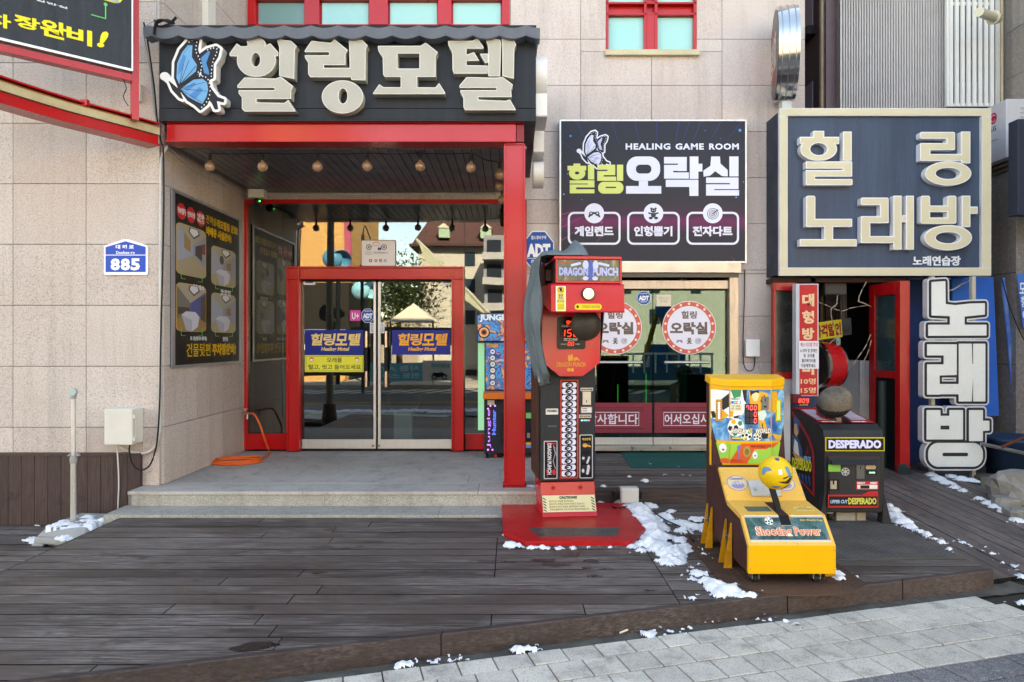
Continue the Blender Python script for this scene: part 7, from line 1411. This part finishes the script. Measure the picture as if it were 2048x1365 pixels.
for k_, (dz, o_) in enumerate(((.16, .02), (.11, .045), (.06, .07))): B().box(X6 - o_, 6.6, ya_ - o_, yb_ + .2, zc - dz, zc - dz + .048, C('#6f6259', .6, 0, .3)).build('cornice', pr, bevel=.008)
for zz in (1.3, 2.4): B().box(X6 - .002, X6, ya_, yb_, zz, zz + .008, C('#3a3633')).build('joint', pr)
ac = thing('air_conditioner', (6.3, 8.3, zc), 'white air conditioner outdoor unit with red round logo on the pier', 'air conditioner'); ax0 = 6.0; ay0 = 8.2
za_, zb_ = zc + .0, zf(197, 8.25)
B().box(5.98, 6.62, 8.26, 8.62, za_, zb_, C('#c9c7cc', .4, 0, .15)).build('casing', ac, bevel=.012)
al_ = Fr((5.978, 8.62, zb_), (0, -1, 0), (0, 0, -1), (-1, 0, 0)); b = B().disc(al_, .14, .17, .062, .07, .001, C('#b3204a', .4), 26); b.text(al_, 'LG', .10, .27, .19, .33, .001, .002, C('#4a4a50'), .03).fb(al_, .09, .44, .22, .45, .001, .002, C('#8f8f94')); b.fill(al_, [arcp(.14, .17, .045, 30, 330, 12) + arcp(.14, .17, .037, 330, 30, 12)], .0015, .0022, C('#e6c9d2')); b.build('logo', ac)
f = PF(8.255); b = B()
for k_ in range(10): b.fb(f, 2040, 215 + k_ * 9, 2090, 217 + k_ * 9, 0, .006, C('#b3b3b8', .5))
b.build('grille', ac)
t = thing('dark_signboard', (xf(2060, 7.6), 7.6, zf(430, 7.6)), 'edge of a dark signboard at the right border of the photo', 'sign'); B().fb(PF(7.6), 2036, 238, 2200, 430, -.15, 0, C('#2c3242', .4, 0, .2)).build('board', t, bevel=.006)
# yard: blue boards, fence, gutter beam
t = thing('blue_hoarding', (5.0, 8.4, .05), 'dark blue panel wall behind the upright letter sign', 'hoarding'); f = PF(8.6); B().fb(f, 1812, 552, 1935, 925, -.03, 0, C('#1c3d75', .5, 0, .3)).build('panel', t); B().fb(f, 1812, 552, 2060, 560, -.06, .03, C('#8c8f94', .4, .5, .3)).build('top_rail', t)
q_ = PF(8.3); t = thing('blue_board', (5.7, 8.3, .2), 'bright blue painted board leaning behind the upright letters', 'board'); B().fill(q_, [[(1905, 555), (1987, 555), (1998, 832), (1905, 836)]], -.03, 0, C('#2a70d4', .45, 0, .25, '#1d4f94')).build('sheet', t)
b = B().add([q_.p(1885, 567, .02), q_.p(1905, 563, .02), q_.p(1925, 559, .04), q_.p(1945, 556, .02)], [(0, 1, 2, 3)], M_WHITE)
t = thing('plank_fence', (6.2, 8.8, .0), 'weathered grey upright board fence at the right edge', 'fence'); f = PF(8.8); x_ = 1985; k_ = 0
while x_ < 2140: B().fb(f, x_ + .6, 545, x_ + 21, 870, -.03, -.002 * (k_ % 3), C('#bdb3aa', .8, 0, .5, '#6a645f', streak=True, dsc=2)).build('board', t); x_ += 22; k_ += 1
B().fb(f, 1985, 783, 2140, 789, .0, .03, C('#4a5560', .5, .3)).build('rail', t)
t = thing('blue_pole_banner', (xf(2020, 8.1), 8.1, .5), 'narrow blue slat leaning against the grey fence with peeling paint', 'slat'); f = PF(8.2); B().fill(f, [[(2003, 556), (2010, 556), (2026, 700), (2031, 780), (2024, 782), (2014, 660)]], -.02, 0, C('#3a6cb8', .5, 0, .35, '#c9d4e4')).build('slat', t)
t = thing('blue_banner', (xf(2043, 8.0), 8.0, 1.2), 'blue banner with white Korean letters at the right border', 'banner'); f = PF(8.0); B().fill(f, [[(2034, 548), (2100, 548), (2100, 660), (2047, 656)]], -.01, 0, C('#3f74c0', .5)).build('cloth', t); b = B()
for i, ch in enumerate('모항어'): b.text(f, ch, 2039 + i * 3, 566 + i * 27, 2051 + i * 3, 588 + i * 27, .001, .003, WHT, .02)
b.build('lettering', t)
cable('fence_cable', 'thin grey cord hanging down by the board fence', [PF(8.0).p(x, y) for x, y in ((2003, 556), (2018, 610), (2040, 665), (2055, 690))], .006, M_CABLE)
cable('brace_cord', 'white cord hanging across the blue board behind the letters', [PF(8.1).p(x, y) for x, y in ((1885, 583), (1905, 580), (1925, 568), (1940, 562))], .008, M_CABW)
t = thing('blue_tub', (6.0, 7.5, .05), 'large dark blue plastic tub standing right of the upright letters', 'tub'); tc_ = Vector((xf(2035, 7.6), 7.6, .05)); B().lathe(tc_, [(.0, .0), (.28, .0), (.34, .42), (.37, .44), (.37, .47), (.33, .47), (.31, .40), (.0, .38)], C('#1f3450', .4, 0, .25, '#40505f'), 32).build('shell', t)
B().tube([PF(7.2).p(1962, 888), PF(7.1).p(2100, 918)], .02, C('#9aa0a2', .4, .4, .3, '#7a4a30'), 8).build('rail_pipe', None, 'galvanised rail running in front of the dark blue tub', 'pipe'); B().tube([PF(7.1).p(2003, 895), PF(6.9).p(2070, 865)], .014, C('#6e3a24', .7, .2, .5), 8).build('rusty_rod', None, 'rusty brown rod leaning on the rail by the tub', 'rod')
B().box(5.05, 8, 7.35, 7.55, -.05, .12, C('#6f6c62', .9, 0, .6, '#4c4b40', bs=.4)).build('kerb_block', None, 'mossy concrete ledge below the dark blue tub', 'ledge')
def rock(name, label, c, r, seed, m):
    def d(q): n_ = q.normalized(); k_ = 1 + .5 * mn.noise(n_ * 1.4 + Vector((seed, 0, 0))) + .2 * mn.noise(n_ * 3.5 + Vector((seed, 3, 0))); q = q * k_; return Vector((max(-r[0] * .82, min(r[0] * .82, q.x)), max(-r[1] * .8, min(r[1] * .8, q.y)), max(-r[2] * .7, min(r[2] * .78, q.z))))
    B().ball(c, r, m, 13, 9, f=d, sm=False).build(name, None, label, 'rock')
mr = C('#8d8a82', .9, 0, .6, '#5c5a4e', dsc=5, bs=.7)
rock('boulder', 'large pale grey boulder at the right edge', Vector((xf(2046, 6.4), 6.45, .16)), (.30, .22, .26), 1, C('#8f8b84', .9, 0, .5, '#65625a', dsc=6, bs=.7)); rock('boulder', 'small square tan boulder left of the large pale one', Vector((xf(2003, 6.3), 6.25, .07)), (.14, .11, .11), 4, mr); rock('boulder', 'low dark boulder in front of the large pale one', Vector((xf(2045, 5.95), 5.95, .05)), (.15, .11, .1), 7, mr)
# ------------------------------------------------------------------ lobby contents seen faintly through the glass
t = thing('lobby_planter', (-1.4, 9.6, .25), 'dark bowl on a white pedestal just inside the motel door', 'planter'); c = Vector((xf(808, 9.2), 9.2, .25)); B().box(c.x - .12, c.x + .12, 9.1, 9.3, .25, .66, M_WHITE).build('pedestal', t); B().lathe((c.x, 9.2, .66), [(.0, 0), (.17, .0), (.2, .05), (.22, .2), (.2, .2), (.17, .1), (0, .08)], C('#16181c', .4), 24).build('bowl', t)
# ------------------------------------------------------------------ across the street (seen in the glass)
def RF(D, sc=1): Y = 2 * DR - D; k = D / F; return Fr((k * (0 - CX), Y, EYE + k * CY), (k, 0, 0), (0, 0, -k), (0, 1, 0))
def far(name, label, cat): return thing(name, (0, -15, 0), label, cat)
m_ob = brickm('orange_brick', '#d8a868', '#cc985a', '#ad8a60', 4); m_wb = C('#c5bfb2', .9, 0, .3, '#a39c8c')
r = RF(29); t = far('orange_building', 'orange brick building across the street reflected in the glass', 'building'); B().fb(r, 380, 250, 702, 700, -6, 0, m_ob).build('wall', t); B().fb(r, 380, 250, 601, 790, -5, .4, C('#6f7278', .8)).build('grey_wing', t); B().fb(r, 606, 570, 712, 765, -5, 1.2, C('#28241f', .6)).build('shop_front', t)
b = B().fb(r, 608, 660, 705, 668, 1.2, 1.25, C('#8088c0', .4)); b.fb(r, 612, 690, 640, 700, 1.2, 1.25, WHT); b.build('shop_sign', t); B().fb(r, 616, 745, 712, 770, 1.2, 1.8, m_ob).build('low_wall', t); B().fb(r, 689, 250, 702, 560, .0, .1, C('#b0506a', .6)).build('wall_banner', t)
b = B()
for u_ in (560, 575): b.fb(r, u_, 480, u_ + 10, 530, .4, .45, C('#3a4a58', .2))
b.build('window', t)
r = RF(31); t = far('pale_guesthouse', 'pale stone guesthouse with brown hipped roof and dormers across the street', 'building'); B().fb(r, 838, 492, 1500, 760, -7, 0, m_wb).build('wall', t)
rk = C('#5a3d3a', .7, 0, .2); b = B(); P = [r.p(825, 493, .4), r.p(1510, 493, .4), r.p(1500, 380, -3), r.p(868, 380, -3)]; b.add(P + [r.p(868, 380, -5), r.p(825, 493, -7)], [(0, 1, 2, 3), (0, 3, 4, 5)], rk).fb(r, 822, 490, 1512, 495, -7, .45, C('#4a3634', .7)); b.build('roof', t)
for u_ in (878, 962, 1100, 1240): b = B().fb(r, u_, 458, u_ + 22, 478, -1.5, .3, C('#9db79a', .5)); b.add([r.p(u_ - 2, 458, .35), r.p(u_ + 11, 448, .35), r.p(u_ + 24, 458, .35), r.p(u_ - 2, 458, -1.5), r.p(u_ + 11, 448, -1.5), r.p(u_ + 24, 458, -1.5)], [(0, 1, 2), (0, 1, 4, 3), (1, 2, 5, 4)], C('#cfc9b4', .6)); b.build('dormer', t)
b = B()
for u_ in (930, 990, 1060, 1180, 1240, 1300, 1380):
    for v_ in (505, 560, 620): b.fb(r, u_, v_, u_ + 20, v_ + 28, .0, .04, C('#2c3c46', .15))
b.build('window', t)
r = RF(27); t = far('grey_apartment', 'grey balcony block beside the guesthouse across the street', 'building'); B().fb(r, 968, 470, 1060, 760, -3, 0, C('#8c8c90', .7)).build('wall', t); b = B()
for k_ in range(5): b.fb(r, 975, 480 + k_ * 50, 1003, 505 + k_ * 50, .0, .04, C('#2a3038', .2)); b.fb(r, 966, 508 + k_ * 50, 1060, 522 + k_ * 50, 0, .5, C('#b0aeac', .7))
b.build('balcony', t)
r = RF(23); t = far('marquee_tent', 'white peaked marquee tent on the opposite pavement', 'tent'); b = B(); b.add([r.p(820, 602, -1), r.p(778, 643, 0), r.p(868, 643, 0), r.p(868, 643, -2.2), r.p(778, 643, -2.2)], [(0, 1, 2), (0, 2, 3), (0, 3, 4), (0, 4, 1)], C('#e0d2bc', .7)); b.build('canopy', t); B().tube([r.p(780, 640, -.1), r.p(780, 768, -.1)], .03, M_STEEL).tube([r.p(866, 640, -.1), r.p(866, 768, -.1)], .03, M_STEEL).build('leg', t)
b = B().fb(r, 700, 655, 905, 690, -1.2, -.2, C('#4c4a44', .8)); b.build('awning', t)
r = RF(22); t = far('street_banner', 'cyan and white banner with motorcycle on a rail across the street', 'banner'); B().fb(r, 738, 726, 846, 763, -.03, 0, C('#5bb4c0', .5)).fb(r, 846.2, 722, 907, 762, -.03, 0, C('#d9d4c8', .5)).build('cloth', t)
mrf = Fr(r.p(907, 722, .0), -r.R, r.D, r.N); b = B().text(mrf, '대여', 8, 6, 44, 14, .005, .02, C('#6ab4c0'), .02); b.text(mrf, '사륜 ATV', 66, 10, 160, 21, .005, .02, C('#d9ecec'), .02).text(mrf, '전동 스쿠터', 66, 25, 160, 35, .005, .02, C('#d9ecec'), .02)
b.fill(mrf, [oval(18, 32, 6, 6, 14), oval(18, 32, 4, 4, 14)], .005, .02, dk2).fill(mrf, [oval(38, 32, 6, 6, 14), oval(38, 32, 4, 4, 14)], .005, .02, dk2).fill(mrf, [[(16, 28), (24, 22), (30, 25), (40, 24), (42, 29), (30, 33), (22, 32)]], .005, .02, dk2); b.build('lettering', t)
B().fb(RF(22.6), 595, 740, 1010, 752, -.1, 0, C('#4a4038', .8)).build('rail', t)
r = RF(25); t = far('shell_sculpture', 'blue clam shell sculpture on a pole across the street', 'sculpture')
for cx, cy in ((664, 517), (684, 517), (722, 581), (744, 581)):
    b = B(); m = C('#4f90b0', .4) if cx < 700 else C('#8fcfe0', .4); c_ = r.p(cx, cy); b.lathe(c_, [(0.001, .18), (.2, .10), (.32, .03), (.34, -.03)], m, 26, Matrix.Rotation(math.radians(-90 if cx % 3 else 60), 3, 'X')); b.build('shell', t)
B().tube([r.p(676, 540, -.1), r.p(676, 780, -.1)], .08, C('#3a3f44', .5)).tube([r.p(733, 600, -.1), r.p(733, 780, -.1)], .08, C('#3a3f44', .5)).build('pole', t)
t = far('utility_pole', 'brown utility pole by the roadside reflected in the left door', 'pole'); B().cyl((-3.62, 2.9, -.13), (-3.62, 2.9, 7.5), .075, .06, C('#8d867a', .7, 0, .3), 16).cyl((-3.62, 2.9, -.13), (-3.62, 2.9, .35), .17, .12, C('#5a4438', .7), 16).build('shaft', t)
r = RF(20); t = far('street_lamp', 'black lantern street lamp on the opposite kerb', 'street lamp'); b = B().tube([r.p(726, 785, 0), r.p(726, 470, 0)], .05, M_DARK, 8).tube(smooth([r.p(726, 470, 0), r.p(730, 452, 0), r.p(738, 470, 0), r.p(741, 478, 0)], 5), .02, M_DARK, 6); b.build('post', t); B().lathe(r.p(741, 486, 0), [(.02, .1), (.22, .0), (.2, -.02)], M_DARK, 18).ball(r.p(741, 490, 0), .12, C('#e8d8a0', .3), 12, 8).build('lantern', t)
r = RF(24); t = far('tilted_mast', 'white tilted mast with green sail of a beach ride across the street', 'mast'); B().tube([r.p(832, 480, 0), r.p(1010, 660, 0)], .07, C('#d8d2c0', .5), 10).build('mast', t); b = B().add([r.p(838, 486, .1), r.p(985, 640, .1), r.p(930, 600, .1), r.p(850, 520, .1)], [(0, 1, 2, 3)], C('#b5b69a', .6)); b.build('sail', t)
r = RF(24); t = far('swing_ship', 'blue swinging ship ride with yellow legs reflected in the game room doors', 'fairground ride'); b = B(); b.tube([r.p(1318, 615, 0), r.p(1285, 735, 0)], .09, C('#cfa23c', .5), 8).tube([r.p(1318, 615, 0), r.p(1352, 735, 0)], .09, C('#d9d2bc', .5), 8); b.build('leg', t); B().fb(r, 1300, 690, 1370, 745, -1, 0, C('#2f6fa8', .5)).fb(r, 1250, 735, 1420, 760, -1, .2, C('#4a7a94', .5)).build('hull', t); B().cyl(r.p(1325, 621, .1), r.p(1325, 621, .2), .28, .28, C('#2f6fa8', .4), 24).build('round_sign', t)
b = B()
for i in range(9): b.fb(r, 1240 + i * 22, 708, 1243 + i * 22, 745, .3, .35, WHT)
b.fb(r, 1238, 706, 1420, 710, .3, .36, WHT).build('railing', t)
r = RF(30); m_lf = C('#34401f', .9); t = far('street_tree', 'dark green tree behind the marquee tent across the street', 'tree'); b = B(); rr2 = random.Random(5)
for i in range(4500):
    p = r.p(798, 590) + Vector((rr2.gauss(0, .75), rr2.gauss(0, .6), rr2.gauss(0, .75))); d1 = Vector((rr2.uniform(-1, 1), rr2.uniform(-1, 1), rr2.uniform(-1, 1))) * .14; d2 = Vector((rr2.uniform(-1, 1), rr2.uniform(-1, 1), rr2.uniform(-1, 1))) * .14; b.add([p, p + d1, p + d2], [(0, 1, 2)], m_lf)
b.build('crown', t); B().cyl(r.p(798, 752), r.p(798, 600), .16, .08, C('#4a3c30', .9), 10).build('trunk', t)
t = far('far_block', 'long pale row of houses closing the far side of the street', 'building'); B().box(-40, -13.5, -26, -15.5, 0, 8, C('#c9bda8', .8)).box(12, 45, -26, -15, 0, 8, C('#d0c4ae', .8)).box(-13.4, 11.9, -36, -32, 0, 3.2, C('#a89c8a', .8)).build('wall', t)
t = far('sun_blocker', 'plain unseen blocks added beside and behind the motel to shade the street', 'building'); B().box(-45, -12.1, 6.4, 22, -.3, 10, C('#a79a90', .8)).box(16.1, 45, 5, 22, -.3, 10, C('#a79a90', .8)).build('wall', t)  # unseen masses added to keep the sun off the street
# ------------------------------------------------------------------ snow
m_sn, t_, b_ = base('snow'); b_.inputs['Base Color'].default_value = (.74, .745, .76, 1); b_.inputs['Roughness'].default_value = .6; b_.inputs['Subsurface Weight'].default_value = .0; bump(t_, b_, noi(t_, coords(t_, True), 90, 4), .5, .004)
def snow(name, label, blobs, zf_, cell=.009, seed=0, thin=1.0, cut=.0):
    """blobs: x, y, radius, height in metres on a surface zf_(x, y)"""
    xs_ = [q[0] for q in blobs]; ys_ = [q[1] for q in blobs]; rm = max(q[2] for q in blobs) + .03
    ax = np.arange(min(xs_) - rm, max(xs_) + rm, cell); ay = np.arange(min(ys_) - rm, max(ys_) + rm, cell); X_, Y_ = np.meshgrid(ax, ay); H = np.full(X_.shape, -1.0)
    for x, y, r_, h in blobs:
        d = np.hypot(X_ - x, Y_ - y) / r_; H = np.maximum(H, np.where(d < 1.3, h * (1 - d * d * .9), -1))
    idx = np.argwhere(H > -.02)
    for i, j in idx:
        p = Vector((X_[i, j], Y_[i, j], seed)); H[i, j] += thin * (.022 * mn.noise(p * 13) + .011 * mn.noise(p * 42) + .006 * mn.noise(p * 95)) - cut
    ids = -np.ones(H.shape, int); V_, F_ = [], []
    ok = H > -.006
    for i in range(H.shape[0] - 1):
        row = np.nonzero(ok[i, :-1] & ok[i, 1:] & ok[i + 1, :-1] & ok[i + 1, 1:])[0]
        for j in row:
            q = []
            for a, c in ((i, j), (i, j + 1), (i + 1, j + 1), (i + 1, j)):
                if ids[a, c] < 0: ids[a, c] = len(V_); x, y = X_[a, c] + cell * .3 * mn.noise(Vector((a * .7, c * .9, seed))), Y_[a, c]; V_.append((x, y, zf_(x, y) + max(-.003, H[a, c])))
                q.append(int(ids[a, c]))
            if max(H[a, c] for a, c in ((i, j), (i, j + 1), (i + 1, j + 1), (i + 1, j))) > 0: F_.append(tuple(q))
    if not F_: return
    b = B().add(V_, F_, m_sn, True); b.build(name, None, label, 'snow', 'patches of leftover snow', kind='stuff')
rs_ = random.Random(11)
def px_blobs(L, z=.1, sc=1.0, n_=4, sp=.6):
    out = []
    for x, y, r_ in L:
        gx, gy, _ = GD(x, y, z); out.append((gx, gy, r_ * sc * 1.12, r_ * .5))
        for _ in range(4): a, d = rs_.uniform(0, 6.28), rs_.uniform(1.1, 3.2) * max(r_, .03); out.append((gx + math.cos(a) * d, gy + math.sin(a) * d * .8, rs_.uniform(.005, .012), .006))
        for _ in range(n_): a, d = rs_.uniform(0, 6.28), rs_.uniform(.5, 1.5) * r_; out.append((gx + math.cos(a) * d, gy + math.sin(a) * d * .8, r_ * rs_.uniform(.15, .6) * sp, r_ * .2))
    return out
zdk = lambda x, y: .1025
snow('snow_patch', 'largest heap of trodden snow right of the red punch machine base', px_blobs([(1200, 1005, .06), (1222, 1004, .07), (1250, 1012, .1), (1272, 1022, .13), (1288, 1040, .12), (1305, 1058, .12), (1312, 1074, .1), (1300, 1090, .09), (1322, 1098, .1), (1342, 1108, .1), (1345, 1122, .08), (1335, 1126, .06), (1330, 1076, .07), (1300, 1014, .07), (1328, 1036, .07), (1352, 1046, .06), (1376, 1052, .07), (1396, 1056, .06), (1368, 1064, .06), (1362, 1082, .05), (1366, 1096, .05), (1318, 1052, .05), (1370, 1102, .05), (1282, 1104, .03), (1262, 1096, .035), (1410, 1062, .05), (1340, 1024, .04)]), zdk, seed=1)
snow('snow_patch', 'scattered snow clods left of the yellow machine near the deck edge', px_blobs([(1382, 1135, .02), (1395, 1148, .045), (1385, 1160, .03), (1416, 1166, .05), (1432, 1176, .07), (1458, 1184, .07), (1478, 1191, .05), (1500, 1193, .035), (1440, 1190, .05), (1384, 1198, .02), (1470, 1172, .03), (1404, 1040, .03), (1408, 1110, .02)], n_=7), zdk, seed=2)
snow('snow_patch', 'thin snow rim along the front of the red base plate', px_blobs([(1022, 1092, .05), (1036, 1094, .04), (1062, 1096, .035), (1090, 1097, .035), (1118, 1097, .035), (1146, 1098, .025), (1176, 1096, .02), (1220, 1095, .02), (1010, 1072, .02)], n_=2), zdk, seed=3, cut=.004)
snow('snow_patch', 'snow strip beside the foot of the black boxing machine', px_blobs([(1784, 1020, .06), (1790, 1034, .08), (1804, 1044, .07), (1818, 1054, .05), (1836, 1062, .04), (1852, 1070, .035), (1870, 1078, .03), (1884, 1086, .025), (1898, 1100, .02), (1776, 1012, .04)], n_=3), lambda x, y: .098, seed=4)
snow('snow_patch', 'small snow heap at the right corner of the yellow machine', px_blobs([(1668, 1150, .05), (1676, 1158, .045), (1664, 1138, .03), (1684, 1152, .02)], n_=6), zdk, seed=5)
snow('snow_patch', 'bits of snow on the upper deck step before the game room', px_blobs([(1205, 974, .03), (1260, 955, .02), (1290, 964, .035), (1330, 950, .02), (1350, 935, .02), (1300, 930, .012), (1390, 1007, .05), (1360, 1008, .03), (1380, 952, .012)], z=.241, n_=3), lambda x, y: .2435 if y > 6.25 else .104, seed=6)
snow('snow_patch', 'snow on the porch edge behind the column foot', px_blobs([(1015, 970, .04), (1035, 972, .04), (1060, 974, .04), (1080, 973, .04)], z=.255, n_=2), lambda x, y: .256, seed=7, cut=.004)
snow('snow_patch', 'snow lying around the grey barrier foot', px_blobs([(62, 1080, .05), (80, 1083, .06), (100, 1086, .06), (120, 1088, .05)], z=-.1, n_=4), lambda x, y: -.104, seed=8)
def zft(x, y): k_ = math.hypot(x - ctr.x, y - ctr.y); return .046 if abs(x - ctr.x) < .2 and abs(y - ctr.y) < .23 else -.028
snow('snow_patch', 'snow resting on top of the grey barrier foot', [(-3.62 + rs_.uniform(-.2, .2), 5.85 + rs_.uniform(-.2, .2), rs_.uniform(.04, .08), .012) for _ in range(20)] + [(-3.5, 5.68, .08, .03), (-3.62, 5.62, .1, .02)], zft, seed=9)
KB = [(800, 1332, .05), (820, 1330, .035), (856, 1322, .02), (876, 1320, .02), (900, 1322, .02), (920, 1318, .02), (1038, 1302, .05), (1052, 1300, .04), (1066, 1302, .03), (1280, 1262, .02), (1296, 1270, .05), (1305, 1266, .03), (1345, 1262, .04), (1360, 1264, .02), (1395, 1242, .03), (1470, 1236, .03), (1540, 1242, .02), (1575, 1244, .03), (1590, 1248, .035), (1500, 1240, .02), (1404, 1240, .03), (1436, 1237, .02), (1620, 1262, .015), (1380, 1258, .02), (960, 1312, .015)]
KB = [(x, y, r * .62) for x, y, r in KB if r > .018]
snow('snow_patch', 'row of small snow clods along the foot of the deck edge', px_blobs(KB, z=0, n_=4, sp=.8), lambda x, y: .0, seed=10)
snow('snow_patch', 'sprinkled snow on the wooden ramp at the right', px_blobs([(1925, 1090, .028), (1940, 1096, .02), (1985, 1110, .018), (2005, 1128, .014), (2035, 1140, .014), (2030, 1132, .02), (2040, 1152, .03), (1975, 1106, .015), (2044, 1200, .03), (1880, 1085, .012)], z=.02, n_=6), lambda x, y: rz(y) + .003, seed=12)
snow('snow_patch', 'strip of snow along the right edge of the ramp', px_blobs([(1864, 962, .06), (1878, 970, .07), (1895, 976, .06), (1910, 984, .05), (1925, 990, .04), (1960, 1004, .04), (1975, 1012, .05), (1990, 1018, .05), (2005, 1026, .04), (2035, 1042, .05), (1905, 965, .05), (1925, 970, .06), (1945, 972, .06)], z=.06, n_=3), lambda x, y: max(rz(y), .015 + (y - 5) * .016) + .004, seed=13, thin=.6)
snow('snow_patch', 'snow strip at the roadside left of the camera', [(-4.6 + i * .22, 1.2 + .12 * math.sin(i), .2, .05) for i in range(22)], lambda x, y: .0, cell=.03, seed=14)
bpy.data.objects.remove(bpy.data.objects['t']) if 't' in bpy.data.objects else None
# cigarette end and litter
B().cyl(GD(1240, 1266, .012), GD(1255, 1260, .012), .005, .005, C('#e2d6c4', .7), 8).build('cigarette_end', None, 'cigarette end lying on the mortar by the deck edge', 'cigarette')
